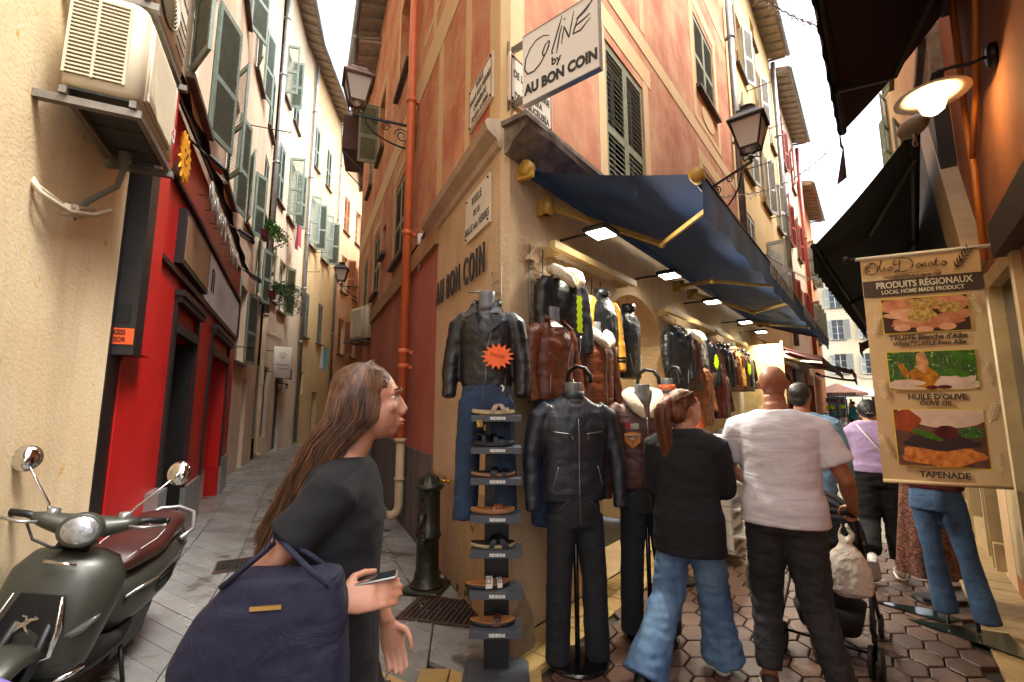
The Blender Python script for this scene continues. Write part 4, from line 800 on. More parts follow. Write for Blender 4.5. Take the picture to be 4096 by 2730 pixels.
# local x runs outwards from the wall, y along the street
W_, H_ = .66, .58
b = MB(); b.box(0, W_, -.02, .02, -H_ / 2, H_ / 2); b.build('board', mat('white_sign_face', 'e6e4dd', rough=.35), t)
b = MB(); b.box(-.002, W_ + .004, -.024, .024, -H_ / 2 - .008, -H_ / 2 - .0005); b.box(-.002, W_ + .004, -.024, .024, H_ / 2 + .0005, H_ / 2 + .006); b.box(W_, W_ + .004, -.024, .024, -H_ / 2, H_ / 2); b.build('edge_trim', M_alu, t)
for z in (-.23, .25): b = MB(); b.box(-.125, -.001, -.018, .018, z - .02, z + .02); b.box(-.132, -.122, -.05, .05, z - .06, z + .06); b.build('arm', M_steel, t)
b = MB(); y0, y1 = -.0235, -.0202
def st(pts, wd): b.stroke([(x, z) for x, z in pts], wd, y0, y1)
st([(.255, .17), (.2, .2), (.13, .195), (.07, .15), (.03, .08), (.02, .0), (.05, -.05), (.11, -.055), (.17, -.02), (.22, .04), (.25, .1)], [.004, .006, .007, .008, .01, .012, .013, .012, .01, .008, .005])
st([(.25, .13), (.215, .11), (.19, .06), (.195, .03), (.22, .04), (.245, .08), (.255, .12), (.245, .135)], [.006, .01, .013, .011, .01, .011, .01, .005])
st([(.37, .27), (.33, .17), (.3, .09), (.275, .03), (.275, .005), (.29, .01)], [.004, .012, .012, .011, .009, .004])
st([(.365, .19), (.345, .13), (.325, .04), (.315, -.01)], [.007, .011, .01, .003]); st([(.385, .225), (.395, .235)], [.01, .006])
st([(.385, .17), (.37, .1), (.36, .04)], [.006, .01, .004]); st([(.385, .17), (.41, .1), (.425, .06)], [.008, .013, .01]); st([(.425, .06), (.445, .15), (.47, .25)], [.008, .009, .003])
st([(.5, .17), (.475, .11), (.455, .07)], [.006, .012, .006]); st([(.49, .17), (.56, .2), (.64, .265)], [.012, .02, .003]); st([(.475, .12), (.54, .135), (.6, .155)], [.008, .012, .003]); st([(.455, .07), (.52, .065), (.6, .12)], [.008, .014, .003])
b.text('by', .31, -.06, .09, -.022, .003, .002); b.text('AU BON COIN', .335, -.185, .115, -.022, .003, .006, sx=.82); b.build('lettering', mat('black_sign_lettering', '2a2a28', rough=.5), t)
# ================================================================ awnings
random.seed(31)
M_blue = mat('navy_awning_canvas', '173866', '142f58', rough=.85, scale=1.5, fold=.15); M_bval = mat('faded_blue_valance', '2a629c', '5a564e', rough=.9, scale=5, stretch=(6, 6, .8)); M_arm = mat('gold_painted_arm', 'a8873f', '8f7135', rough=.45, scale=8, metal=.2)
M_redc = mat('red_awning_canvas', '7c1c18', '6a1714', rough=.85, scale=2); M_mrn = mat('dark_maroon_canvas', '2a1014', '220c10', rough=.9, scale=2); M_chr = mat('charcoal_canvas', '1c1c1f', '161618', rough=.9, scale=2); M_brn = mat('brown_canvas', '5a3420', '4a2a1a', rough=.9, scale=3)
aw = thing('awning', 'navy blue awning with gold folding arms over the leather jackets', 'awning', A.M(0, 0, 0), 'folding shop awnings')
s0, s1, zw, zf, of = .22, 9.4, 3.42, 2.98, 1.33
b = MB(); b.grid(lambda u, v: (s0 + (s1 - s0) * u, -.08 - (of - .08) * v, zw + (zf - zw) * v - .02 * math.sin(v * math.pi) + .004 * math.sin(u * 60)), 60, 8); b.build('canopy', M_blue, aw)
b = MB(); b.cyl((s0 - .03, -.08, zw), (s1, -.08, zw), .05, 14); b.build('roller', M_blue, aw)
b = MB(); b.cyl((s0, -of, zf), (s1, -of, zf), .035, 12); b.build('front_bar', mat('navy_metal', '1a2233', rough=.4), aw)
for s in [s0 - .04] + [s0 + .02 + k * 2.3 for k in range(5)]:
    b = MB()
    if s < s0: b.cyl((s - .03, -.08, zw), (s + .03, -.08, zw), .065, 14); b.box(s - .02, s + .02, -.14, 0, zw - .08, zw + .03)
    else: b.cyl((s - .03, -of, zf), (s + .04, -of, zf), .044, 14)
    b.build('end_cap', mat('ochre_metal', 'b8903c', rough=.45), aw)
def vz(u): return .25 + .012 * math.sin(u * 95) + (.03 if u < .04 else 0)
b = MB(); b.grid(lambda u, v: (s0 + (s1 - s0) * u, -of - .03 - .009 * math.sin(u * 110) * v - .008 * math.sin(u * 37) * v, zf - vz(u) * v), 260, 4); b.build('valance', M_bval, aw)
for x in (3.05, 5.6): b = MB(); b.text('AU BON COIN', x, zf - .11, .2, -of - .06, .004, .004, sx=1.15); b.build('valance_lettering', mat('faded_white_letters', 'a8a094', '8a8478', rough=.9, scale=30), aw)
def farm(b, s, dr):
    e = V((s + dr * .85, -.72, 3.0 - .02)); sh_ = V((s, -.1, 3.2)); f = V((s + dr * .25, -of + .05, zf - .03))
    b.beam(sh_, e, .028, .042); b.beam(e, f, .024, .034); b.sph(e, .035, n=8, k=6); b.box(s - .03, s + .03, -.1, 0, 3.13, 3.27); b.cyl((s, -.1, 3.13), (s, -.1, 3.27), .045)
for s, dr in ((.45, 1), (3.7, -1), (4.3, 1), (7.4, -1)):
    b = MB(); farm(b, s, dr); b.build('folding_arm', M_arm, aw)
# red awning beyond the blue one
ra = thing('awning', 'red awning with dark trim beyond the blue one on the left of the shopping street', 'awning', A.M(0, 0, 0), 'folding shop awnings')
b = MB(); b.grid(lambda u, v: (8.6 + 7.5 * u, -.06 - 1.2 * v, 3.05 - .5 * v - .04 * math.sin(v * 3.14)), 20, 6); b.build('canopy', M_redc, ra); b = MB(); b.grid(lambda u, v: (8.6 + 7.5 * u, -1.27 - .01 * math.sin(u * 90) * v, 2.55 - .16 * v), 90, 2); b.build('valance', mat('dark_red_valance', '3a1212', rough=.9), ra)
for s in (9.6, 12.5): b = MB(); b.beam((s, -.1, 2.85), (s + .8, -.7, 2.62), .035, .05); b.beam((s + .8, -.7, 2.62), (s + .4, -1.22, 2.52), .03, .04); b.build('folding_arm', mat('pale_arm', '9a9474', rough=.5), ra)
def flat_awning(label, pts, th_, mc, val, mv=None, arms=()):
    """pts: wall-near, wall-far, front-far, front-near in world coordinates"""
    pts = [V(p) for p in pts]; t = thing('awning', label, 'awning', T(*pts[0]), 'folding shop awnings'); W = INV[t]
    b = MB(W); b.grid(lambda u, v: pts[0].lerp(pts[1], u).lerp(pts[3].lerp(pts[2], u), v) + V((0, 0, -.04 * math.sin(v * 3.14))), 16, 8); b.build('canopy', mc, t)
    b = MB(W); nrm = (pts[3] - pts[0]); nrm.z = 0; nrm.normalize(); L_ = (pts[2] - pts[3]).length
    b.grid(lambda u, v: pts[3].lerp(pts[2], u) + nrm * (.01 * math.sin(u * L_ * 22) * v + .02) + V((0, 0, -val * v - .015 * abs(math.sin(u * L_ * 14)) * (v > .9))), int(L_ * 28), 3); b.build('valance', mv or mc, t)
    b = MB(W); b.cyl(pts[3], pts[2], .035, 10); b.cyl(pts[0], pts[1], .06, 10); b.build('front_bar', M_iron if mc is not M_brn else M_brn, t)
    for u in arms:
        b = MB(W); a = pts[0].lerp(pts[1], u) + V((0, 0, -.12)); f = pts[3].lerp(pts[2], u) + V((0, 0, -.05)); dd = (pts[1] - pts[0]).normalized() * .6; e = a.lerp(f, .5) + dd + V((0, 0, -.1)); b.beam(a, e, .04, .05); b.beam(e, f, .035, .045); b.build('folding_arm', mat('dark_arm', '33302c', rough=.5), t)
    return t
def P3(p, z): return (p[0], p[1], z)
dRR = V((-RR.d[0], -RR.d[1]))   # deeper into the street
fa = V((3.2, 4.09)); na_ = fa - dRR * 3.4
wa = V(RR.w(26.2, .05)); wn = wa - dRR * 3.6
awA = flat_awning('dark maroon awning hanging overhead at the top right, its far valance corner dangling', [(wn.x, wn.y, 4.95), (wa.x, wa.y, 4.95), (fa.x, fa.y, 4.2), (na_.x, na_.y, 4.2)], 0, M_mrn, .2, arms=(.75,))
b = MB(INV[awA]); b.grid(lambda u, v: V((fa.x + .02 + .07 * u - .1 * v * u, fa.y + .03 + .1 * u, 4.17 - .42 * v - .03 * u)), 4, 8); b.build('loose_flap', M_mrn, awA)
P1 = gp(3255, 985, 3.4); P2_ = gp(3468, 1310, 3.4); w1_ = RR.w(25.5, .3); dd = V(P2_) - V(P1); w2_ = V(w1_) + dd
awB = flat_awning('charcoal awning behind the banner on the right, opened from a crank box', [(w1_[0], w1_[1], 4.3), (w2_.x, w2_.y, 4.3), (P2_[0], P2_[1], 3.4), (P1[0], P1[1], 3.4)], 0, M_chr, .28, arms=(.06, .5))
b = MB(INV[awB]); c = V((w1_[0], w1_[1], 4.3)); d3 = V((dRR.x, dRR.y, 0)); o3 = V((-RR.d[1], RR.d[0], 0)) * -1
b.sph(c - d3 * .05, (.09, .16, .1), n=14, k=10); b.tube([c - d3 * .08 + V((0, 0, -.08)), c - d3 * .1 + V((0, 0, -.17))], .018, 8); b.tube([c - d3 * .1 + V((.022 * math.cos(a * .6), .0, -.2 + .03 * math.sin(a * .6))) for a in range(12)], .009, 6); b.build('crank_box', mat('beige_plastic', '7a6a54', rough=.5), awB)
w3 = V(RR.w(14.5, .1)); w4 = V(RR.w(12.2, .1)); f3 = V(RR.w(14.5, 1.25)); f4 = V(RR.w(12.2, 1.25))
flat_awning('brown awning farther down the right side of the shopping street', [(w3.x, w3.y, 4.0), (w4.x, w4.y, 4.0), (f4.x, f4.y, 3.35), (f3.x, f3.y, 3.35)], 0, M_brn, .25)
w3 = V(A.w(21.5, .1)); w4 = V(A.w(24.5, .1)); f3 = V(A.w(21.5, 1.4)); f4 = V(A.w(24.5, 1.4))
flat_awning('small black awning at the far end of the left row of shops', [(w3.x, w3.y, 2.9), (w4.x, w4.y, 2.9), (f4.x, f4.y, 2.6), (f3.x, f3.y, 2.6)], 0, M_chr, .15)
w3 = V(A.w(16.2, .1)); w4 = V(A.w(20, .1)); f3 = V(A.w(16.2, 1.5)); f4 = V(A.w(20, 1.5))
flat_awning('dark red awning beyond the stalls, reaching far into the street', [(w3.x, w3.y, 3.3), (w4.x, w4.y, 3.3), (f4.x, f4.y, 2.7), (f3.x, f3.y, 2.7)], 0, M_redc, .2)
# ================================================================ floodlights and rails over the jackets
M_wood = mat('painted_rail', 'c8b07a', 'b89c66', rough=.6, scale=9)
for i, s in enumerate((.72, 2.3, 3.95, 5.95, 7.3, 8.6, 10.0)):
    flood(A.M(s, 2.98 - (.0 if s < 8 else .15), .34), ('floodlight nearest the corner, above the shearling collared jacket', 'second floodlight from the corner, left of the arch top', 'third floodlight from the corner, right of the arch', 'fourth floodlight, by the end of the jackets', 'fifth floodlight, over the white lit stall', 'sixth floodlight under the red awning', 'farthest floodlight under the red awning')[i], True, 1, 'lit floodlights under the awnings', 17)
for s_, e, z, lb in ((.42, 2.0, 2.86, 'cream wooden hanging rail above the jackets next to the corner'), (2.95, 4.95, 2.74, 'cream wooden hanging rail right of the arch'), (5.15, 7.3, 2.74, 'cream wooden hanging rail farthest along the jacket shop')):
    t = thing('hanging_rail', lb, 'rail', A.M(s_, z, 0)); b = MB(); b.box(0, e - s_, -.18, -.13, -.03, .03); b.build('bar', M_wood, t); b = MB(); [b.box(x, x + .04, -.13, 0, -.05, .04) for x in (.1, e - s_ - .15)]; b.build('bracket', M_wood, t)
for s, z, lb in ((-.0, 0, ''),): pass
def gridpanel(M, label, h=.9):
    b = MB()
    for x in (0, .18): b.cyl((x, 0, 0), (x, 0, h), .006, 6)
    k = 0
    while k * .1 < h: b.cyl((0, 0, k * .1), (.18, 0, k * .1), .004, 5); k += 1
    b.tube([(.09, 0, h * .7), (.09, -.22, h * .7 - .02)], .008, 6); tag(b.build('display_grid', M_steel, M=M), label, 'wall grid', 'chrome display grids on the shop walls')
gridpanel(A.M(.28, 1.95, .03), 'chrome wall grid at the corner behind the brown biker jacket'); gridpanel(B1.M(LB - .16, 2.0, .03), 'chrome wall grid on the corner behind the black biker jacket', .6); gridpanel(A.M(1.28, 1.9, .03), 'chrome wall grid beside the left jamb of the arch')
gridpanel(A.M(2.0, 1.3, -2.2), 'tall chrome grid inside the arch, left of the doorway', 1.2); gridpanel(A.M(3.2, 1.3, -2.2), 'tall chrome grid inside the arch, right of the mirror', 1.2)
t = thing('mirror', 'framed mirror on the back wall inside the arch', 'mirror', A.M(2.6, 1.4, -2.26)); MB().box(0, .5, -.02, .02, 0, .8).build('frame', M_wood, t); MB().box(.04, .46, -.025, -.021, .04, .76).build('mirror_glass', M_chrome, t)
il = bpy.data.lights.new('shop', 'AREA'); il.size = 1.2; il.energy = 9; il.color = (1, .88, .62); io = bpy.data.objects.new('shop_ceiling_light', il); col.objects.link(io); io.matrix_world = A.M(2.6, 2.95, -1.3)
# ================================================================ wall lamp on the right
t = thing('wall_lamp', 'lit wall lamp with round cream shade and glass bulb on the deep orange wall', 'wall lamp', RR.M(RR.hit(3985, 215)[0], RR.hit(3985, 215)[1], 0))
b = MB(); b.lathe([(0, 0), (.075, 0), (.075, .03), (.05, .045), (0, .045)], 20, 0, Mx.Rotation(R_(90), 4, 'X')); b.build('wall_plate', M_iron, t)
b = MB(); b.tube([(0, -.03, 0), (-.02, -.12, .0), (-.04, -.19, .03), (-.05, -.26, .04), (-.06, -.3, .0), (-.06, -.31, -.04)], .011, 8); b.build('gooseneck_arm', M_iron, t)
sh_m = mat('cream_enamel', 'e8dfc8', rough=.35)
b = MB(); b.lathe([(.03, .0), (.045, -.03), (.06, -.045), (.2, -.085), (.2, -.09), (.06, -.05), (.04, -.035), (.0, -.03)], 32, 0, T(-.06, -.31, -.03)); b.build('shade', sh_m, t)
b = MB(); b.lathe([(.052, -.05), (.07, -.1), (.075, -.14), (.06, -.19), (.03, -.215), (0, -.22)], 20, 0, T(-.06, -.31, -.03)); b.build('glass_cover', mat('clear_glass', 'fff6e4', rough=.03, alpha=.22, spec=.8), t)
b = MB(); b.sph((-.06, -.31, -.15), (.022, .022, .045), n=12, k=8); b.build('bulb', mat('glowing_filament', 'ffe2a0', emit=(1, .72, .32, 1), es=25), t)
pl = bpy.data.lights.new('bulb', 'POINT'); pl.energy = 8; pl.color = (1, .72, .36); pl.shadow_soft_size = .03; po = bpy.data.objects.new('bulb_light', pl); col.objects.link(po); po.parent = t; po.location = (-.06, -.31, -.17)
# ================================================================ hanging product banner
bt = V((3.35, 3.15, 2.72)); bl_ = V((2.72, 3.44, 2.72)); bx = (bt - bl_); BW = bx.length; bx.normalize()
Mb = Mx(((bx.x, -bx.y, 0, bl_.x), (bx.y, bx.x, 0, bl_.y), (0, 0, 1, 1.03), (0, 0, 0, 1)))   # x left to right as read, z up, y away from viewer
bn = thing('hanging_banner', 'tan vertical banner advertising Olio Donato truffles, olive oil and tapenade, hung from a rod', 'banner', Mb); BH = 1.69
b = MB(); b.grid(lambda u, v: (BW * u, .012 * math.sin(u * 5) * (1 - v), BH * v), 10, 12); b.grid(lambda u, v: (BW * u, .004 + .012 * math.sin(u * 5) * (1 - v), BH * v), 10, 12); b.build('cloth', mat('tan_banner_fabric', 'c9ad84', 'c4a67a', rough=.7, scale=2), bn)
for z in (BH - .005, .01): MB().cyl((-.03 if z > 1 else 0, 0, z), (BW + (.12 if z > 1 else 0), 0, z), .014, 10).build('rod', M_white if z > 1 else mat('tan_rod', 'c9ad84', rough=.6), bn)
b = MB(); b.sph((-.09, 0, BH), .028, n=12, k=8); b.cyl((-.08, 0, BH), (0, 0, BH), .008); b.build('finial', M_iron, bn)
b = MB(); b.tube([(BW + .1, 0, BH), (BW + .2, 0, BH + .005), (BW + .27, 0, BH + .01)], [.018, .02, .025], 10); b.box(BW + .25, BW + .28, -.04, .04, BH - .06, BH + .07); b.build('wall_bracket', M_white, bn)
yb_ = -.006
def bw(u, v): return 0
b = MB(); b.box(0, BW, yb_ - .006, yb_ - .002, BH - .315, BH - .19); b.build('dark_stripe', mat('dark_brown_print', '43352c', rough=.7), bn)
b = MB(); M_print = mat('dark_print', '3a2f28', rough=.7)
# flowing script drawn as strokes
def scr(pts, wd, k=1.0, ox=0, oz=0): b.stroke([(ox + x * k, oz + z * k) for x, z in pts], [w_ * k for w_ in wd] if isinstance(wd, list) else wd * k, yb_ - .009, yb_ - .004)
def curve(pts, n=6):
    out = []; m_ = len(pts)
    for i in range(m_ - 1):
        p0 = pts[max(i - 1, 0)]; p1 = pts[i]; p2 = pts[i + 1]; p3 = pts[min(i + 2, m_ - 1)]
        for j in range(n):
            t_ = j / n; out.append(tuple(.5 * ((2 * p1[k]) + (-p0[k] + p2[k]) * t_ + (2 * p0[k] - 5 * p1[k] + 4 * p2[k] - p3[k]) * t_ ** 2 + (-p0[k] + 3 * p1[k] - 3 * p2[k] + p3[k]) * t_ ** 3) for k in (0, 1)))
    return out + [pts[-1]]
def sc2(pts, wmax=.006): c_ = curve(pts); n = len(c_); scr(c_, [wmax * (.3 + .7 * abs(math.sin(i * .45))) for i in range(n)], 1, 0, BH - .115)
sc2([(.09, .06), (.05, .065), (.025, .03), (.03, -.01), (.06, -.025), (.095, -.005), (.1, .035), (.075, .06), (.045, .045), (.035, .015), (.05, .0)], .007)
sc2([(.105, .02), (.13, .07), (.125, .075), (.115, .02), (.12, -.005), (.135, .01), (.145, .025), (.14, .0), (.15, -.003), (.165, .015), (.18, .02), (.168, .005), (.178, -.005), (.19, .01), (.182, .022)], .005)
sc2([(.24, .075), (.235, .02), (.225, -.015), (.205, -.02), (.21, -.008), (.25, -.022), (.3, -.0), (.315, .04), (.29, .075), (.24, .085), (.2, .06), (.205, .035), (.225, .04)], .007)
x = .33
for ltr in 'onato':
    if ltr in 'oa': sc2([(x + .02, .03), (x + .004, .018), (x + .008, .0), (x + .022, .003), (x + .026, .02), (x + .018, .03), (x + .03, .01 if ltr == 'a' else .022), (x + .036, .004)], .005)
    elif ltr == 'n': sc2([(x, .005), (x + .006, .028), (x + .002, .0), (x + .02, .03), (x + .02, .002), (x + .032, .01)], .005)
    else: sc2([(x, .008), (x + .016, .06), (x + .008, .005), (x + .02, .0), (x + .03, .01)], .005); b.box(x, x + .026, yb_ - .009, yb_ - .004, BH - .115 + .032, BH - .115 + .036)
    x += .036
b.box(.2, .47, yb_ - .008, yb_ - .004, BH - .152, BH - .1505)
b.text('MAISON FAMILIALE depuis 1939', .3, BH - .172, .032, yb_ - .006, .003, 0, sx=.78)
b.text('TRUFFE Blanche d’Alba', BW / 2 + .0, BH - .64, .054, yb_ - .006, .003, .0012, sx=.86); b.text('WhiteTRUFFLE from Alba', BW / 2, BH - .685, .045, yb_ - .006, .003, .0008, sx=.86, shear=.25)
b.text("HUILE D’OLIVE", BW / 2 + .01, BH - 1.075, .055, yb_ - .006, .003, .0015, sx=.9); b.text('OLIVE OIL', BW / 2, BH - 1.12, .045, yb_ - .006, .003, .0008, sx=.9, shear=.25); b.text('TAPENADE', BW / 2 + .0, BH - 1.62, .058, yb_ - .006, .003, .0015, sx=.95)
b.build('lettering', M_print, bn)
b = MB(); b.text('PRODUITS RÉGIONAUX', BW / 2 + .01, BH - .235, .068, yb_ - .009, .003, .0012, sx=.76); b.text('LOCAL HOME MADE PRODUCT', BW / 2, BH - .288, .043, yb_ - .009, .003, .0006, sx=.78); b.build('stripe_lettering', M_pl, bn)
def twig(b, x, z, a, k, dep=0):
    b.stroke([(x + math.cos(a) * k * i / 5 + .01 * k * math.sin(i), z + math.sin(a) * k * i / 5) for i in range(6)], .0022, yb_ - .007, yb_ - .003)
    for i in range(1, 7):
        px, pz = x + math.cos(a) * k * i / 6, z + math.sin(a) * k * i / 6
        for sg in (-1, 1):
            aa = a + sg * .7; l_ = k * .28; b.stroke([(px, pz), (px + math.cos(aa) * l_ * .5, pz + math.sin(aa) * l_ * .5), (px + math.cos(aa) * l_, pz + math.sin(aa) * l_)], [.001, k * .055, .0008], yb_ - .007, yb_ - .003)
b = MB(); twig(b, .54, BH - .165, 1.0, .17); b.sph((.59, yb_, BH - .09), .011, n=8, k=6); b.sph((.565, yb_, BH - .13), .009, n=8, k=6); b.build('olive_sprig', M_print, bn)
for x, z, a in ((.03, BH - .62, 1.3), (.06, BH - 1.1, 1.7), (.05, BH - 1.5, 1.9), (.66, BH - .5, 1.9), (.655, BH - 1.0, 1.7), (.64, BH - 1.6, 1.6), (.62, BH - 1.25, 1.2)): b = MB(); twig(b, x, z, a, .13); b.build('pale_leaf_print', mat('pale_print', 'd8c4a0', rough=.7), bn)
# the three printed pictures: drawn flat on the banner
def pic(z0, z1, items, bgc, nm):
    x0, x1 = .1, BW - .1; yy = yb_ - .004
    fr = MB(); fr.box(x0 - .006, x1 + .006, yy, yy + .001, z0 - .006, z1 + .006); o = fr.build('picture_' + nm, mat('yellow_print', 'd8c030', rough=.6), bn)
    g_ = MB(); g_.box(x0, x1, yy - .002, yy - .0005, z0, z1); g_.build('backdrop', bgc, o)
    for i, (kind, cx, cz, rx, rz, m_, rot) in enumerate(items):
        bb_ = MB(); pts = []
        for k in range(26):
            a = k * math.pi / 13; wob = 1 + (.09 * math.sin(a * 5 + i) if kind == 'l' else 0)
            ex, ez = rx * math.cos(a) * wob, rz * math.sin(a) * wob
            if kind == 'h' and ez > 0: ez = 0
            px = cx + ex * math.cos(rot) - ez * math.sin(rot); pz = cz + ex * math.sin(rot) + ez * math.cos(rot)
            pts.append((min(max(x0 + px * (x1 - x0), x0), x1), min(max(z0 + pz * (z1 - z0), z0), z1)))
        bb_.ext(pts, yy - .0028 - i * .00025, yy - .002); bb_.build('printed_shape', m_, o)
sk1 = mat('skin_print', 'c98a68', 'a85f44', rough=.6, scale=16); skl = mat('fingertip_print', 'd9a888', 'c08a6a', rough=.6, scale=14); trf = mat('truffle_print', 'c9a85c', '7a5a2c', rough=.6, scale=45); dk = mat('dark_print_back', '4a2a20', '2c1c18', rough=.6, scale=10)
gr_ = mat('foliage_print', '3f6a28', '1e3c18', rough=.6, scale=40, spots='a8c060', sps=60, spk=.6); oil = mat('oil_print', 'c8881c', '8a4f10', rough=.5, scale=20); whp = mat('bowl_print', 'd8c0b0', 'c4a898', rough=.5, scale=8); olv = mat('olive_print', '3f7a20', '2c5018', rough=.4, scale=30); brd = mat('bread_print', 'd88a3c', 'a85420', rough=.6, scale=30); tap = mat('tapenade_print', '1c1418', '3a2a30', rough=.5, scale=90); pls = mat('red_olive_print', '5a1a20', '3c1014', rough=.4, scale=15)
pic(BH - .6, BH - .345, [('l', .18, .82, .26, .2, sk1, .2), ('l', .8, .8, .25, .22, sk1, -.2), ('l', .5, .28, .42, .17, sk1, 0), ('e', .82, .42, .24, .15, sk1, .5), ('e', .2, .5, .2, .09, skl, -.15), ('e', .26, .62, .18, .08, skl, 0), ('e', .38, .36, .2, .08, skl, -.3), ('l', .52, .84, .2, .15, trf, 0), ('l', .8, .66, .14, .16, trf, 0), ('l', .46, .5, .17, .22, trf, 0), ('e', .22, .14, .1, .1, skl, 0), ('e', .48, .06, .1, .1, skl, 0), ('e', .74, .12, .1, .1, skl, 0)], dk, 'truffles')
pic(BH - 1.02, BH - .745, [('e', .5, .12, .6, .16, whp, 0), ('l', .4, .32, .16, .3, oil, 0), ('l', .4, .72, .07, .28, mat('amber_print', 'd8a070', '8a5a3a', rough=.4, scale=12), 0), ('l', .18, .5, .04, .22, oil, .2), ('e', .22, .18, .2, .08, whp, -.1), ('h', .78, .34, .2, .3, whp, 0), ('e', .7, .42, .09, .09, olv, 0), ('e', .84, .38, .08, .08, olv, 0), ('e', .77, .46, .07, .07, olv, 0), ('e', .62, .06, .08, .05, pls, 0), ('e', .48, .05, .07, .05, pls, 0), ('e', .88, .8, .1, .25, olv, .6)], gr_, 'olive_oil')
pic(BH - 1.56, BH - 1.165, [('h', .6, 1.05, .55, .38, whp, 0), ('l', .12, .8, .18, .2, mat('tomato_print', 'a84820', '7a3018', rough=.5, scale=10), 0), ('l', .5, .2, .46, .2, brd, 0), ('l', .5, .42, .42, .14, tap, 0), ('e', .36, .55, .2, .05, olv, -.5), ('e', .58, .6, .14, .12, pls, 0), ('l', .85, .6, .14, .1, gr_, 0)], mat('wood_print', '6a4238', '4a2c26', rough=.6, scale=12), 'tapenade')
# ================================================================ light garlands across the street
def garland(p0, p1, sag, label, n=60, tufts=3):
    p0, p1 = V(p0), V(p1); t = thing('light_garland', label, 'light garland', T(*p0), 'icicle light garlands strung across the street'); rnd = random.Random(n); b = MB(); l = MB()
    pts = [(p1 - p0) * i / n + V((0, 0, -sag * math.sin(math.pi * i / n) + .012 * math.sin(i * 2.1))) for i in range(n + 1)]; b.tube(pts, .007, 5)
    for p in pts[1:-1]:
        for k in range(tufts):
            d = V((rnd.uniform(-1, 1), rnd.uniform(-1, 1), rnd.uniform(-1, .5))).normalized(); l.tube([p, p + d * rnd.uniform(.05, .13)], .004, 4)
    b.build('wire', mat('grey_wire', '6a645e', rough=.6), t); l.build('icicle_lights', mat('clear_plastic_lights', 'd8d4d0', rough=.25, spec=.8), t)
def px3(x, y, Y): r = ray(x, y); k = Y / r[1]; return (r[0] * k, Y, CH + r[2] * k)
garland((.9, 3.2, 6.2), px3(3300, 115, 5.6), .35, 'light garland strung high across the top right of the street', 60)
garland(px3(2880, 790, 6.4), px3(3330, 590, 8), .25, 'light garland from the gold house towards the dark awning', 50, 2)
garland(px3(3040, 1005, 9), px3(3290, 1130, 12), .1, 'light garland along the front of the blue awning', 40, 3)
garland(px3(3320, 1420, 26), px3(3560, 1490, 24), .8, 'thick light garland hanging low at the far end of the street', 60, 6)
# ================================================================ garments
from mathutils.bvhtree import BVHTree
random.seed(41)
def leather(n, a, b_, r=.32): return mat(n, a, b_, rough=r + .08, scale=6, bump=.25, bs=180, fold=.38, spec=.5)
M_lbk = leather('black_leather', '131314', '1b1b1d', .26); M_lnv = leather('navy_leather', '1b2029', '222833', .3); M_lbr = leather('cognac_leather', '5a2c18', '6e3920', .3); M_lcf = leather('coffee_leather', '44221a', '52291f', .34)
M_lrd = leather('oxblood_leather', '4a1418', '571a1e', .3); M_ltn = leather('tan_leather', '7a4526', '8a5230', .35); M_lor = leather('orange_leather', 'b04a22', 'c05a2c', .35); M_lol = leather('olive_suede', '4c483a', '5a5546', .7); M_lmu = leather('mustard_leather', 'a87a28', 'b58630', .5)
M_fur = mat('cream_shearling', 'e6dcc4', 'cdbf9f', rough=.95, scale=40, bump=1, bs=90, sheen=.5); M_zip = mat('zip_metal', 'a8a8a8', rough=.3, metal=.9); M_den = mat('blue_denim', '1d2d45', '28405e', rough=.85, scale=5, bump=.3, bs=250, fold=.5); M_dkd = mat('black_denim', '14161b', '1b1e26', rough=.85, scale=5, bump=.2, bs=250, fold=.4)
M_man = mat('grey_mannequin', '6d6e70', '5f6062', rough=.38, scale=3); M_gold = mat('gold_satin', 'c08a2e', 'cf9a3c', rough=.35, fold=.5)
def ell(cx, cy, z, rx, ry, n=28, e=2.3):
    r = []
    for k in range(n):
        a = 2 * math.pi * k / n; c, s = math.cos(a), math.sin(a)
        r.append((cx + rx * abs(c) ** (2 / e) * (1 if c > 0 else -1), cy + ry * abs(s) ** (2 / e) * (1 if s > 0 else -1), z))
    return r
class Surf:
    def __init__(s, mb): s.b = BVHTree.FromPolygons([tuple(v) for v in mb.v], mb.f)
    def y(s, x, z, side=-1):
        h = s.b.ray_cast(V((x, side * 1.5, z)), V((0, -side, 0))); return h[0].y if h[0] is not None else None
    def ribbon(s, mb, pts, wd, off=.003, side=-1, m=0, closed=False):
        dens = []
        for i in range(len(pts) - 1):
            a, b_ = pts[i], pts[i + 1]; n = max(1, int(math.hypot(b_[0] - a[0], b_[1] - a[1]) / .02))
            dens += [lerp(a, b_, t_ / n) for t_ in range(n)]
        dens.append(pts[-1]); P = []
        for x, z in dens:
            y = s.y(x, z, side)
            if y is not None: P.append((x, y + side * off, z))
        if len(P) > 1: mb.tube(P, wd / 2, 6, m, flat=1)
    def patch(s, mb, outline, off=.004, side=-1, m=0, k=3):
        cx = sum(p[0] for p in outline) / len(outline); cz = sum(p[1] for p in outline) / len(outline); n = len(outline); vs = []; y0 = s.y(cx, cz, side)
        if y0 is None: return
        last = y0
        for j in range(k, 0, -1):
            for x, z in outline:
                px, pz = cx + (x - cx) * j / k, cz + (z - cz) * j / k; y = s.y(px, pz, side); y = last if y is None or abs(y - y0) > .12 else y; vs.append((px, y + side * off, pz))
        vs.append((cx, y0 + side * off, cz)); fs = []
        for j in range(k - 1):
            for i in range(n): fs.append((j * n + i, j * n + (i + 1) % n, (j + 1) * n + (i + 1) % n, (j + 1) * n + i))
        for i in range(n): fs.append(((k - 1) * n + i, (k - 1) * n + (i + 1) % n, k * n))
        mb.add(vs, fs, m, True)
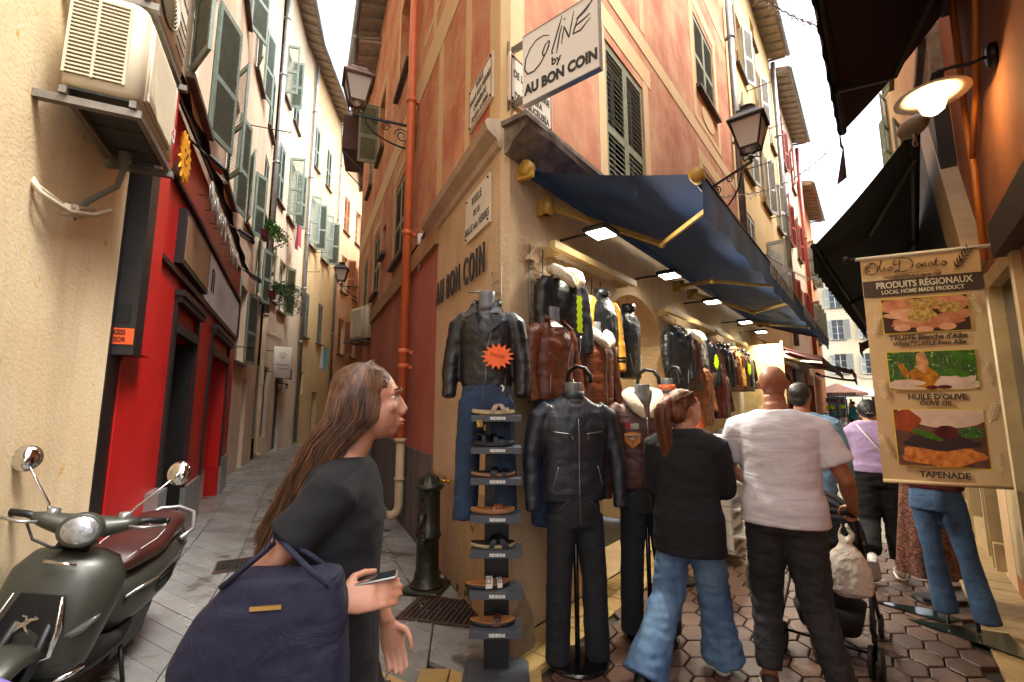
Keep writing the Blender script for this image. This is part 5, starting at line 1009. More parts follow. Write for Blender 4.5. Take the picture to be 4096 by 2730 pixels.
def torso(L_=.62, w_=1.0, arms=True, hang=False, aw_=.07, flare=1.0, slv=.56, n=0):
    """jacket body hanging from shoulder height 0 down to -L_; x across, front is -y"""
    k = w_; d = .62 if hang else .92; b = MB()
    R = [(-L_, .205 * k * flare, .115 * d), (-L_ * .86, .212 * k * flare, .12 * d), (-L_ * .62, .205 * k, .118 * d), (-L_ * .4, .222 * k, .128 * d), (-.16, .225 * k, .125 * d), (-.08, .215 * k, .11 * d), (-.03, .17 * k, .085 * d), (.012, .1 * k, .065 * d), (.035, .07, .055)]
    b.loft([ell(0, .01 if z > -.1 else 0, z, rx, ry) for z, rx, ry in R])
    if arms:
        for s in (-1, 1):
            if hang: P = [(s * .17 * k, .01, -.05), (s * .225 * k, .01, -.12), (s * .25 * k, -.0, -.28), (s * .26 * k, -.02, -slv * .8), (s * .255 * k, -.035, -slv - .05)]
            else: P = [(s * .16 * k, .01, -.055), (s * .235 * k, .01, -.11), (s * .275 * k, .005, -.28), (s * .295 * k, -.015, -.42), (s * .29 * k, -.05, -slv - .03)]
            b.tube(P, [.062, .07, .062, .055, .046], 14)
    def disp(p, nn):
        return .0045 * noise.noise(V((p.x * 9, p.y * 9, p.z * 22 + n * 7))) + .003 * noise.noise(V((p.x * 26, p.y * 26, p.z * 14 + n)))
    return fuse(b, .011, 3, disp)
def collar(mb, kind, m=0):
    if kind == 'fur':
        for s in (-1, 1):
            P = [(0, .085, .05), (s * .07, .06, .06), (s * .105, .0, .045), (s * .095, -.07, .0), (s * .06, -.125, -.06), (s * .025, -.14, -.12)]
            mb.tube(P, [.035, .042, .046, .048, .042, .012], 12, m)
    elif kind == 'lapel':
        for s in (-1, 1):
            mb.add([(s * .07, -.02, .05), (s * .105, -.07, .0), (s * .135, -.115, -.055), (s * .045, -.145, -.05), (s * .075, .0, .045), (s * .1, -.05, -.01)], [(0, 1, 2, 3), (0, 3, 4), (0, 1, 5, 4)], m)
            mb.add([(s * .05, -.142, -.055), (s * .13, -.128, -.075), (s * .1, -.143, -.13), (s * .02, -.152, -.2)], [(0, 1, 2, 3)], m)
            mb.tube([(0, .08, .055), (s * .06, .055, .058), (s * .082, 0, .05), (s * .09, -.05, .01)], [.014, .016, .018, .016], 8, m)
    else:
        mb.lathe([(.066, .0), (.074, .02), (.07, .06), (.064, .06), (.062, .0)], 24, m, T(0, .0, .0) @ Mx.Diagonal((1.05, .95, 1, 1)))
def neckform(t):
    b = MB(); b.lathe([(.0, -.02), (.075, -.02), (.062, .02), (.055, .07), (.058, .115), (.056, .118), (0, .12)], 24); b.loft([ell(0, -.02, -.16, .09, .07), ell(0, -.0, -.02, .08, .07), ell(0, 0, .03, .055, .05)]); b.build('mannequin_neck', M_man, t)
def jeans(t, z0, L_=.95, m=None, spread=.115, lean=0):
    b = MB(); b.loft([ell(0, 0, z0 + .03, .15, .1), ell(0, 0, z0 - .1, .165, .115), ell(0, 0, z0 - .2, .17, .115)])
    for s in (-1, 1): b.tube([(s * .085, 0, z0 - .14), (s * spread, -.01, z0 - L_ * .5), (s * (spread + .015) + lean, 0, z0 - L_)], [.1, .082, .078], 16)
    j = fuse(b, .012, 3, lambda p, n_: .004 * noise.noise(V((p.x * 8, p.y * 8, p.z * 16)))); o = j.build('jeans', m or M_den, t, fix=False); sf = Surf(j)
    k = MB(); sf.ribbon(k, [(0, z0), (0, z0 - .17)], .004); 
    for s in (-1, 1): sf.ribbon(k, [(s * .15, z0 - .1), (s * .07, z0 - .03)], .003)
    k.build('stitching', mat('denim_stitching', '6a5a40', rough=.8), o)
def jacket(name, label, cat, M, m, L_=.6, w_=1.0, hang=False, col_='lapel', fur=None, form=True, group=None, zipx=0, pockets='slant', extras=None, arms=True, jm=None, slv=.56, legs=.0, n=0, arm_m=None, inner=None):
    t = thing(name, label, cat, M, group); b = torso(L_, w_, arms and arm_m is None, hang, n=n, slv=slv); j = b.build('jacket', m, t, fix=False); sf = Surf(b)
    if arm_m:
        a = MB(); k = w_
        for s in (-1, 1): a.tube([(s * .17 * k, .01, -.05), (s * .225 * k, .01, -.12), (s * .25 * k, 0, -.28), (s * .26 * k, -.02, -slv * .8), (s * .255 * k, -.035, -slv - .05)], [.06, .068, .06, .055, .045], 14)
        fuse(a, .011, 3, lambda p, q_: .005 * noise.noise(V((p.x * 9, p.y * 9, p.z * 22)))).build('sleeve', arm_m, t, fix=False)
    c = MB(); collar(c, 'fur' if fur else col_); c.build('collar', M_fur if fur else m, t)
    z = MB(); zx = zipx
    if not hang: sf.ribbon(z, [(zx + (.05 if zx else 0), -.12), (zx, -.3), (zx, -L_ + .015)], .006, .003)
    if pockets == 'slant':
        for s in (-1, 1): sf.ribbon(z, [(s * .13, -L_ * .66), (s * .09, -L_ * .9)], .006)
    if pockets == 'biker': sf.ribbon(z, [(-.14, -.24), (-.05, -.31)], .006); sf.ribbon(z, [(-.12, -.4), (-.13, -.54)], .006); sf.ribbon(z, [(.15, -.42), (.12, -.54)], .006)
    if pockets == 'chest':
        for s in (-1, 1): sf.ribbon(z, [(s * .17, -.2), (s * .05, -.215)], .007); z.beam((s * .055, -.145, -.22), (s * .05, -.148, -.245), .008, .004)
        for s in (-1, 1): sf.ribbon(z, [(s * .13, -.42), (s * .165, -.55)], .006)
    if z.v: z.build('zip', M_zip, j)
    if pockets == 'flap':
        for s in (-1, 1):
            f = MB(); sf.patch(f, [(s * .05, -.34), (s * .17, -.34), (s * .17, -.39), (s * .11, -.405), (s * .05, -.39)], .008); sf.patch(f, [(s * .055, -.385), (s * .165, -.385), (s * .165, -.5), (s * .055, -.5)], .005); f.build('flap_pocket', m, j)
    sm_ = MB()
    sf.ribbon(sm_, [(-.2 * w_, -L_ + .06), (0, -L_ + .055), (.2 * w_, -L_ + .06)], .004, .001)
    for s in (-1, 1): sf.ribbon(sm_, [(s * .19 * w_, -.06), (s * .17 * w_, -.2), (s * .15 * w_, -L_ + .07)], .003, .001)
    sm_.build('seam', m, j)
    if form: neckform(t)
    if hang and form is not None and not form:
        h = MB(); h.tube([(-.16, .01, -.035), (0, .01, .03), (.16, .01, -.035)], .01, 8); h.tube([(0, .01, .03), (0, .01, .09), (.015, .01, .115), (0, .01, .135), (-.015, .01, .12)], .003, 6); h.build('hanger', M_iron, t)
    if jm: jeans(t, -L_ + .04, legs or .95, jm)
    if extras: extras(t, j, sf)
    return t
def star(mb, x, y, z, r, pts=14, kx=1.0):
    P = []
    for k in range(pts * 2): rr = r if k % 2 == 0 else r * .66; a = math.pi * k / pts + .2; P.append((x + rr * math.cos(a) * kx, z + rr * math.sin(a)))
    mb.ext(P, y - .002, y + .002)
M_neon = mat('neon_yellow_card', 'c8e818', rough=.5); M_nor = mat('neon_orange_card', 'f0641e', rough=.5); M_wcard = mat('white_card', 'd8d8d4', rough=.5)
GJ = 'leather jackets hanging on the shop wall'; GM = 'mannequin forms dressed in jackets'
# --- wall and corner forms
def ex_black(t, j, sf):
    b = MB(); star(b, .1, -.19, -.34, .085, 15, 1.25); b.build('price_star', M_nor, t); b = MB(); b.text('SOLDES', .1, -.335, .028, -.195, .002, 0, rot=.25); b.build('star_lettering', mat('red_ink', 'b03010'), t)
    b = MB(); b.lathe([(0, .119), (.035, .119), (.035, .121), (0, .122)], 16, 0); b.build('round_sticker', M_neon, t)
    b = MB(); b.text('50', 0, 0, .035, 0, .001, 0, M=T(0, 0, .1225) @ Mx.Rotation(R_(-90), 4, 'X')); b.build('sticker_number', M_iron, t)
fdir = lambda th_, x, y, z: T(x, y, z) @ rotz(R_(th_))
jacket('mannequin', 'headless form in a black biker jacket with an orange price star, at the corner', 'mannequin', fdir(-6, -.17, 3.02, 2.23), M_lbk, .52, .82, col_='lapel', zipx=.015, pockets='none', extras=ex_black, jm=M_den, legs=.88, group=GM, n=1)
jacket('mannequin', 'headless form in a cognac brown biker jacket with slanted zips beside the corner', 'mannequin', A.M(.33, 2.2, .2) @ rotz(R_(-8)), M_lbr, .58, .9, col_='lapel', zipx=.05, pockets='biker', jm=M_den, legs=.9, group=GM, n=2)
def ex_aviator(t, j, sf):
    b = MB(); sf.patch(b, [(-.13 + .0, -.0)] * 0 or [(-.29, -.24), (-.24, -.24), (-.24, -.28), (-.29, -.28)], .006); b.sph((-.3, -.035, -.36), (.012, .04, .045), n=10, k=6); b.build('sleeve_patch', mat('dark_patch', '26282e', '4a2a20', rough=.8, scale=40), j)
jacket('mannequin', 'headless form in a cognac jacket with cream shearling collar and sleeve patches', 'mannequin', A.M(1.0, 2.18, .2) @ rotz(R_(-8)), M_lbr, .6, .92, fur=True, pockets='flap', jm=M_dkd, legs=.5, group=GM, extras=ex_aviator, n=3)
jacket('mannequin', 'headless form in a long cognac leather coat on the wall right of the arch', 'mannequin', A.M(3.96, 2.08, .22) @ rotz(R_(-10)), M_ltn, .78, .9, col_='lapel', pockets='slant', group=GM, n=4)
jacket('mannequin', 'headless form in an oxblood leather jacket, farthest right on the wall', 'mannequin', A.M(4.75, 2.06, .25) @ rotz(R_(-10)), M_lrd, .68, .95, col_='stand', pockets='slant', group=GM, n=5)
# --- standing mannequins on round bases
def stand(t, z, hook=True):
    b = MB(T(0, 0, z)); b.lathe([(0, .03), (.05, .03), (.16, .022), (.185, .012), (.185, 0), (0, 0)], 36); b.cyl((0, .0, 0), (0, 0, -z - .65), .016); b.build('round_base', mat('black_lacquer', '0c0c0d', rough=.15, spec=.7), t)
    if hook: h = MB(); h.tube([(.0, .12, -.3), (.0, .14, .0), (.0, .14, .12), (.01, .12, .2), (.05, .08, .235), (.1, .04, .22), (.13, .02, .17), (.13, .01, .12)], .014, 8); h.build('hook_pole', M_iron, t)
jt = jacket('mannequin', 'standing mannequin in a navy leather racer jacket and black jeans on a round base', 'mannequin', fdir(9, .41, 3.08, 1.62), M_lnv, .64, 1.0, col_='stand', pockets='chest', jm=M_dkd, legs=1.0, group=GM, slv=.66, n=6); stand(jt, -1.62)
def ex_bomb(t, j, sf):
    b = MB(); sf.patch(b, [(-.15, -.16), (-.06, -.16), (-.06, -.2), (-.15, -.2)]); b.build('flag_patch', mat('grey_patch', 'a8a49a', rough=.8), j)
    b = MB(); sf.patch(b, [(-.15, -.158), (-.115, -.158), (-.115, -.2), (-.15, -.2)], .005); b.build('flag_canton', mat('red_patch', 'a83038', rough=.8), j)
    sh_ = [(-.16, -.23), (-.105, -.22), (-.05, -.23), (-.055, -.29), (-.105, -.335), (-.155, -.29)]; b = MB(); sf.patch(b, sh_, .004); b.build('shield_patch', mat('orange_patch', 'c87a2a', rough=.8), j)
    b = MB(); sf.ribbon(b, [(-.15, -.245), (-.06, -.245)], .014, .007); sf.ribbon(b, [(-.105, -.24), (-.105, -.29)], .01, .007); sf.ribbon(b, [(-.14, -.262), (-.12, -.275), (-.105, -.268), (-.09, -.275), (-.07, -.262)], .008, .008); sf.ribbon(b, [(-.11, -.305), (-.1, -.305)], .014, .007); b.build('shield_emblem', mat('pale_thread', 'b8b098', '6a7078', rough=.8, scale=60), j)
    for x, z, r, mm in ((.1, -.25, .045, M_iron), (.16, -.19, .03, mat('slate_patch', '4a5058', rough=.8))):
        b = MB(); sf.patch(b, [(x + r * math.cos(a), z + r * 1.15 * math.sin(a)) for a in [i * math.pi / 7 for i in range(14)]], .004); b.build('round_patch', mm, j)
    b = MB(); sf.ribbon(b, [(.075, -.235), (.1, -.255), (.125, -.235)], .008, .008); sf.ribbon(b, [(.1, -.25), (.1, -.275)], .012, .008); b.build('bird_emblem', mat('orange_patch', 'c87a2a'), j)
jt = jacket('mannequin', 'standing mannequin in a brown bomber jacket with cream shearling collar and sewn badges', 'mannequin', fdir(-2, .96, 3.38, 1.62), M_lcf, .62, 1.0, fur=True, pockets='flap', jm=M_dkd, legs=1.0, group=GM, extras=ex_bomb, slv=.66, n=7); stand(jt, -1.62)
jt = jacket('mannequin', 'half form in an orange leather jacket on a black stand in front of the arch', 'mannequin', fdir(-25, 1.5, 4.42, 1.72), M_lor, .6, .9, col_='stand', pockets='slant', group=GM, n=8); stand(jt, -1.72)
# --- hanging jackets
def ex_tag(kind):
    def f(t, j, sf):
        b = MB()
        if kind == 'neon': star(b, .0, -.15, -.3, .11, 12, .6); b.build('price_star', M_neon, t)
        elif kind == 'strip': b.ext([(.02 + .035 * (1 if i % 2 else .6) * (1 if i < 12 else -1), -.18 - (i if i < 12 else 23 - i) * .026) for i in range(24)], -.15, -.146); b.build('price_strip', M_neon, t)
        else: b.box(.04, .09, -.13, -.127, -.32, -.2); b.build('paper_tag', M_wcard, t)
    return f
jacket('hanging_jacket', 'black leather jacket with white shearling collar hanging nearest the corner', 'jacket', A.M(.5, 2.6, .2) @ rotz(R_(-12)), M_lbk, .72, .95, True, fur=True, form=False, group=GJ, extras=ex_tag('strip'), n=9)
def ex_var(t, j, sf):
    b = MB(); b.sph((-.275, -.04, -.35), (.012, .045, .045), n=14, k=8); b.build('tiger_badge_disc', mat('orange_badge', 'c85a1c', rough=.7), j); b = MB(); b.sph((-.288, -.045, -.35), (.006, .028, .03), n=10, k=6); b.build('badge_centre', mat('badge_cream', 'c8b880', '3a2a1a', rough=.8, scale=60), j)
    for z in (-.56, -.59): MB().lathe([(.05, z), (.053, z + .01), (.05, z + .02)], 16, 0, T(.245, -.035, 0)).build('cuff_stripe', M_iron, j)
jacket('hanging_jacket', 'black varsity jacket with shiny gold sleeves and an orange badge hanging over the fur collars', 'jacket', A.M(1.15, 2.56, .2) @ rotz(R_(-6)), M_lbk, .7, .95, True, col_='stand', form=False, group=GJ, arm_m=M_gold, extras=ex_var, n=10, slv=.62)
jacket('hanging_jacket', 'sleeveless black leather vest hanging left of the arch', 'jacket', A.M(1.72, 2.52, .2), M_lbk, .68, .9, True, col_='stand', form=False, group=GJ, arms=False, n=11)
specs = [(4.62, 2.46, M_lcf, 'stand', False, None, 'coffee brown jacket pressed between two black ones on the far rail'), (5.2, 2.47, M_lnv, 'stand', False, None, 'navy blue jacket left of the cognac one on the far rail'), (5.7, 2.46, M_ltn, 'stand', False, None, 'tan leather jacket left of the mustard yellow one'), (6.22, 2.46, M_lcf, 'lapel', False, None, 'coffee brown jacket right of the mustard yellow one'), (7.0, 2.48, M_lbk, 'stand', False, None, 'black jacket against the cream divider board'), (3.45, 2.46, M_lcf, 'stand', False, None, 'coffee brown jacket left of the olive suede coat'),
 (3.12, 2.5, M_lbk, 'lapel', False, None, 'long black leather jacket hanging right beside the arch'), (3.75, 2.5, M_lol, 'lapel', True, 'card', 'olive suede coat with white shearling collar and paper tag'), (4.35, 2.48, M_lbk, 'stand', False, 'neon', 'black jacket with a green neon star tag on its chest'), (4.9, 2.48, M_lbk, 'lapel', False, None, 'plain black leather jacket in the middle of the far rail'), (5.45, 2.5, M_lbr, 'stand', False, 'card', 'cognac brown jacket with a small paper tag on the far rail'), (5.95, 2.5, M_lmu, 'stand', False, None, 'mustard yellow jacket squeezed between brown and black ones'),
         (6.5, 2.5, M_lbk, 'stand', False, 'neon', 'black jacket with a neon tag at the right end of the far rail'), (8.3, 2.45, M_lbk, 'stand', False, None, 'slim black jacket in the white lit stall'), (9.0, 2.45, M_lmu, 'lapel', False, 'card', 'camel coloured jacket in the white lit stall'), (9.8, 2.4, mat('steel_blue_cloth', '5a6a7c', rough=.8, fold=.5), 'stand', False, None, 'steel blue shirt in the white lit stall'), (10.6, 2.4, M_lrd, 'stand', False, None, 'dark red jacket in the white lit stall'), (11.4, 2.4, M_lnv, 'stand', False, None, 'navy jacket at the end of the white lit stall')]
for i, (s, z, m_, c_, fu, ex, lb) in enumerate(specs): jacket('hanging_jacket', lb, 'jacket', A.M(s, z, .2) @ rotz(R_(-15)), m_, .74 if i in (6, 7) else .66, .95, True, col_=c_, fur=fu, form=False, group=GJ, extras=ex_tag(ex) if ex else None, n=12 + i)
for i, s in enumerate((2.2, 2.6)): jacket('hanging_jacket', ('orange leather jacket on the rail inside the arch, nearer the jamb', 'orange leather jacket on the rail inside the arch, farther in')[i], 'jacket', A.M(s, 1.85, -.9 - i * .1) @ rotz(R_(60)), M_lor, .6, .9, True, col_='stand', form=False, group=GJ, n=30 + i)
# --- shelf unit, leather goods on the shop floor
t = thing('white_shelf_unit', 'white slatted shelf unit with sandals in front of the arch behind the walkers', 'shelf', A.M(2.55, 0, .85)); b = MB(); b.box(0, .45, 0, .4, .12, .16); b.box(0, .03, 0, .4, .16, 1.25); b.box(.42, .45, 0, .4, .16, 1.25)
for k in range(8): b.box(.03, .42, .02, .4, .2 + k * .14, .28 + k * .14); b.box(-.015, -.001, .01, .39, .16 + k * .14, .285 + k * .14)
for k in range(4): b.box(.0, .45, -.12, 0, .28 + k * .26, .3 + k * .26)
b.build('cabinet', M_white, t)
t = thing('leather_bag_rack', 'stack of shiny black leather bags beside the white shelf unit', 'bags', A.M(3.6, 0, .6))
for k in range(3): b = MB(); b.bevbox(-.2 + k * .03, .2, -.15, .12, .35 + k * .33, .62 + k * .33, .06); b.tube([(-.1, 0, .62 + k * .33), (-.05, -.05, .72 + k * .33), (.08, -.05, .72 + k * .33), (.12, 0, .62 + k * .33)], .012, 6); b.build('bag', M_lbk, t)
# ================================================================ sandal rack
RM = T(-.095, 2.98, 0); rk = thing('sandal_rack', 'narrow black floor rack with seven grey shelves marked REDSKINS', 'rack', RM)
M_rk = mat('matt_black_metal', '17181a', rough=.45); M_sf = mat('slate_grey_shelf', '4a4f57', '42464e', rough=.5, scale=3)
b = MB(); b.box(-.075, .075, -.03, .05, .03, 1.78); b.build('post', M_rk, rk)
b = MB(); b.add([(-.2, -.3, 0), (.2, -.3, 0), (.2, .1, 0), (-.2, .1, 0), (-.15, -.28, .03), (.15, -.28, .03), (.17, .08, .035), (-.17, .08, .035)], [(0, 3, 2, 1), (4, 5, 6, 7), (0, 1, 5, 4), (1, 2, 6, 5), (2, 3, 7, 6), (3, 0, 4, 7)]); b.build('base_plate', M_sf, rk)
b = MB(); b.box(-.055, .055, -.05, -.031, 1.57, 1.78); hd = b.build('header_board', M_rk, rk)
b = MB(); b.stroke([(-.045, 1.665), (-.04, 1.69), (-.01, 1.71), (.03, 1.715), (.042, 1.7), (.035, 1.68), (.005, 1.668), (-.025, 1.67), (-.045, 1.66), (-.02, 1.638), (-.01, 1.628)], [.008, .012, .013, .013, .012, .012, .012, .012, .012, .012, .004], -.056, -.051); b.stroke([(.0, 1.668), (.012, 1.64), (.03, 1.605)], [.012, .014, .014], -.056, -.051); b.build('ribbon_emblem', M_wcard, hd)
sz = [1.51, 1.32, 1.14, .925, .73, .506, .30]
for i, z in enumerate(sz):
    b = MB(); b.box(-.15, .15, -.2, -.031, z + .012, z + .018); b.box(-.15, .15, -.206, -.2, z - .018, z + .018); s_ = b.build('shelf', M_sf, rk)
    b = MB(); b.text('REDSKINS', .01, z, .023, -.209, .003, .0012, sx=.9); b.build('lettering', M_wcard, s_)
def sandal(lb, M, sole, foot, strap, style, buckle=None):
    t = thing('sandal', lb, 'sandal', M, 'sandals on the narrow rack'); b = MB(); N_ = 22
    def outline(k, dz=0): 
        P = []
        for i in range(N_):
            a = 2 * math.pi * i / N_; x = .135 * math.cos(a); y = .047 * math.sin(a) * (1.0 + .18 * math.cos(a)) ; P.append((x * k, y * k, dz))
        return P
    def lift(P): return [(x, y, z + .012 * max(0, -x / .135) ** 2 + .008 * max(0, x / .135) ** 3) for x, y, z in P]
    b.loft([lift(outline(.97, 0)), lift(outline(1, .006)), lift(outline(1, .02))]); b.build('sole', sole, t)
    b = MB(); b.loft([lift(outline(.99, .0205)), lift(outline(.96, .027)), lift(outline(.9, .024))]); b.build('footbed', foot, t)
    def band(x0, x1, h, wd, sk=0, tw=0):
        s = MB(); ns = 14
        def f(u, v): a = math.pi * u; return (x0 + (x1 - x0) * u + (v - .5) * wd + sk * math.sin(a), -.052 * math.cos(a), .01 + h * math.sin(a) ** .8)
        s.grid(f, ns, 2); s.grid(lambda u, v: tuple(V(f(u, v)) + V((0, 0, -.004))), ns, 2); s.build('strap', strap, t)
    if style == 'two': band(.0, .02, .045, .04); band(.065, .075, .034, .03)
    elif style == 'cross': band(-.01, .07, .055, .03); band(.07, -.01, .058, .03); band(.085, .085, .035, .02)
    elif style == 'one': band(.02, .045, .042, .05)
    elif style == 'sport': band(.05, .05, .05, .035); band(.02, -.02, .065, .025); band(-.06, -.06, .085, .02); s = MB(); s.tube([(-.03, -.04, .06), (-.1, -.03, .075), (-.125, 0, .075), (-.1, .03, .075), (-.03, .04, .06)], .008, 6); s.build('heel_strap', strap, t)
    if buckle:
        b = MB()
        for x in ((.0, .07) if style == 'two' else (.03,)): b.tube([(x - .012, -.05, .035), (x + .012, -.05, .035), (x + .012, -.038, .058), (x - .012, -.038, .058), (x - .012, -.05, .035)], .0022, 5)
        b.build('buckle', buckle, t)
    return t
cork = mat('cork_sole', '9a7048', '7a5434', rough=.85, scale=60); eva = mat('pale_sole', 'a09468', rough=.7); blk_ = mat('black_rubber', '161616', rough=.6); nub = mat('tan_footbed', 'a8703c', rough=.7, scale=9); tau = mat('taupe_strap', '8a7660', rough=.7); wht = mat('white_strap', 'd8d4ca', rough=.45); brn = mat('brown_strap', '5a3018', rough=.5); org_ = mat('tan_strap', '9a5a2c', rough=.5)
for i, (so_, ft, st_, sty, bk, lb) in enumerate(((eva, tau, tau, 'cross', None, 'taupe crossed strap sandal on the top shelf of the rack'), (blk_, blk_, M_iron, 'sport', None, 'black strappy walking sandal on the second shelf from the top'), (cork, blk_, M_iron, 'two', None, 'black two strap sandal with cork edge on the third shelf'), (cork, nub, org_, 'one', M_iron, 'tan single strap sandal on the middle shelf'),
                                               (eva, blk_, M_iron, 'cross', None, 'black slide with crossed straps on the fifth shelf'), (blk_, nub, wht, 'two', M_iron, 'white two strap sandal with black buckles on the sixth shelf'), (blk_, nub, brn, 'one', M_iron, 'brown single strap slide on the lowest shelf'))):
    sandal(lb, RM @ T(-.02 if i != 5 else -.05, -.115, sz[i] + .02) @ rotz(R_(4 if i != 5 else 12)), so_, ft, st_, sty, bk)
b = MB(); b.box(-.035, .0, -.003, .003, -.04, .0); b.tube([(-.01, 0, 0), (0, .0, .06)], .002, 4); tag(b.build('hang_tag', mat('yellow_black_tag', 'c8a818', '1a1a1a', rough=.5, scale=50), M=RM @ T(-.08, -.22, 1.5)), 'black and yellow paper tag dangling from the top shelf sandal', 'tag')
# trousers mannequin and floral skirt on the right
def rmann():
    t = thing('mannequin', 'faded blue flared jeans on a steel rod form below the tan banner', 'mannequin', T(3.16, 3.52, 1.0) @ rotz(R_(-60)), GM)
    b = MB(); b.loft([ell(0, 0, .05, .13, .09), ell(0, 0, -.1, .16, .11), ell(0, 0, -.18, .165, .11)])
    for s, dx in ((-1, .05), (1, .12)): b.tube([(s * .08, 0, -.12), (s * .08 + dx * .5, 0, -.5), (s * .075 + dx, .02, -.9)], [.088, .06, .075], 16)
    fuse(b, .012, 3, lambda p, n_: .003 * noise.noise(p * 12)).build('jeans', mat('washed_denim', '28405e', '3f5a7c', rough=.85, scale=4, fold=.5), t, fix=False)
    b = torso(.3, .8, False, n=3); b.v = [V((v.x, v.y, v.z + .27)) for v in b.v]; b.build('red_jacket', M_lrd, t, fix=False)
    b = MB(); b.cyl((.14, .02, -.98), (.14, .02, -.5), .012); b.cyl((-.02, .02, -.98), (-.02, .02, -.5), .012); b.build('steel_rod', M_chrome, t)
    for dx in (.14, -.1): b = MB(T(dx, 0, -.995)); b.prism([(-.35, -.12), (.3, -.16), (.1, .2)] if dx > 0 else [(-.4, .02), (.05, .05), (.1, .2), (-.1, .22)], 0, .008); b.build('smoked_glass_base', mat('smoked_glass', '1c2624', rough=.12, spec=.7), t)
rmann()
t = thing('floral_skirt', 'long flared floral skirt on a stand between the lavender sweater woman and the jeans form', 'skirt', T(3.45, 3.98, 0)); b = MB()
b.grid(lambda u, v: ((.13 + .1 * v + .018 * math.sin(u * 44) * v) * math.cos(u * 6.283), (.11 + .09 * v + .018 * math.sin(u * 44) * v) * math.sin(u * 6.283), 1.05 - .83 * v), 90, 10, closeu=True); b.build('cloth', mat('floral_print', '4a2a24', '7a5a48', rough=.9, scale=24, spots='b86058', sps=55, spk=.56), t); b = MB(); b.cyl((0, 0, 0), (0, 0, 1.1), .014); b.lathe([(0, .012), (.14, .01), (.14, 0), (0, 0)], 24); b.build('stand', M_iron, t)
# ================================================================ people
random.seed(51)
M_skin = mat('skin', 'b98468', 'a97257', rough=.5, scale=9, bump=.1, bs=120); M_skin2 = mat('tanned_skin', '9a6448', '8a553c', rough=.5, scale=9, bump=.1, bs=120)
M_eye = mat('eye_white', 'd8d4cc', rough=.2); M_iris = mat('dark_iris', '2a1a10', rough=.15)
def hairm(n, a, b_): return mat(n, a, b_, rough=.5, scale=5, stretch=(9, 9, .7), bump=.6, bs=70)
def hand(b, w_, d, up, k=1.0, curl=.5, thumb=1):
    """palm and five separate fingers; w_ wrist, d direction of the fingers, up = back of the hand, thumb = +1/-1 side"""
    d = V(d).normalized(); up = V(up); up = (up - d * up.dot(d)).normalized(); sd = d.cross(up) * thumb; w_ = V(w_)
    def loop(p, a, c_, r): return [p + sd * (a * math.cos(t_ * math.pi / 6)) + up * (c_ * math.sin(t_ * math.pi / 6)) for t_ in range(12)]
    b.loft([loop(w_ + d * x * k, a * k, c_ * k, 0) for x, a, c_ in ((-.01, .024, .018), (.02, .03, .016), (.05, .038, .015), (.085, .04, .013), (.095, .036, .01))])
    for i, (o, L_) in enumerate(((.029, .07), (.01, .08), (-.009, .075), (-.028, .06))):
        p = w_ + d * .088 * k + sd * o * k; dd = d.copy(); P = [p - d * .012]; ax = d.cross(up)
        for j in range(3):
            dd = (dd - up * curl * (.55 + .25 * j)).normalized(); p = p + dd * L_ * k * (.45, .3, .25)[j]; P.append(p)
        b.tube(P, [.0092 * k, .0088 * k, .0082 * k, .007 * k], 8); b.sph(P[-1], .007 * k, n=8, k=6)
    p = w_ + d * .025 * k + sd * .026 * k; P = [p, p + (d * .5 + sd * .7 - up * .25).normalized() * .035 * k]; P.append(P[-1] + (d * .8 + sd * .25 - up * .4 * (1 + curl)).normalized() * .032 * k); P.append(P[-1] + (d * .8 - sd * .1 * curl - up * .5 * curl).normalized() * .026 * k)
    b.tube(P, [.014 * k, .0115 * k, .0105 * k, .008 * k], 8); b.sph(P[-1], .008 * k, n=8, k=6)
def head(b, c, yaw, pitch=0, k=1.0, M0=None):
    """c centre of the skull; face looks along +y rotated by yaw"""
    Mh = T(*c) @ rotz(yaw) @ Mx.Rotation(pitch, 4, 'X') @ Mx.Scale(k, 4)
    old = b.M; b.M = Mh
    b.sph((0, -.012, .022), (.076, .094, .09), n=18, k=14); b.sph((0, .03, -.03), (.062, .064, .085), n=16, k=12); b.sph((0, .058, -.082), (.03, .03, .026)); b.sph((0, .045, -.06), (.047, .045, .04))
    b.tube([(0, .083, .018), (0, .098, -.01), (0, .107, -.028)], [.008, .01, .012], 8); b.sph((0, .099, -.034), (.017, .012, .008)); b.sph((0, .082, .035), (.05, .014, .01))
    b.sph((-.031, .067, .024), (.016, .013, .008)); b.sph((.031, .067, .024), (.016, .013, .008)); b.sph((-.031, .0655, .003), (.016, .012, .007)); b.sph((.031, .0655, .003), (.016, .012, .007)); b.sph((0, .093, -.058), (.023, .01, .0065)); b.sph((0, .09, -.069), (.02, .01, .008)); b.sph((-.036, .066, -.018), (.022, .018, .02)); b.sph((.036, .066, -.018), (.022, .018, .02))
    for s in (-1, 1):
        b.tube([(s * .074, -.012, -.03), (s * .083, -.02, -.012), (s * .086, -.026, .012), (s * .08, -.014, .02), (s * .077, -.006, .004)], [.006, .008, .008, .006, .005], 7)
    b.M = old; return Mh
def eyes(t, Mh):
    for s in (-1, 1):
        e = MB(Mh); e.sph((s * .031, .066, .014), .0118, n=12, k=8); o = e.build('eye', M_eye, t); e = MB(Mh); e.sph((s * .031, .0735, .013), (.0065, .005, .0065), n=10, k=6); e.build('iris', M_iris, o)
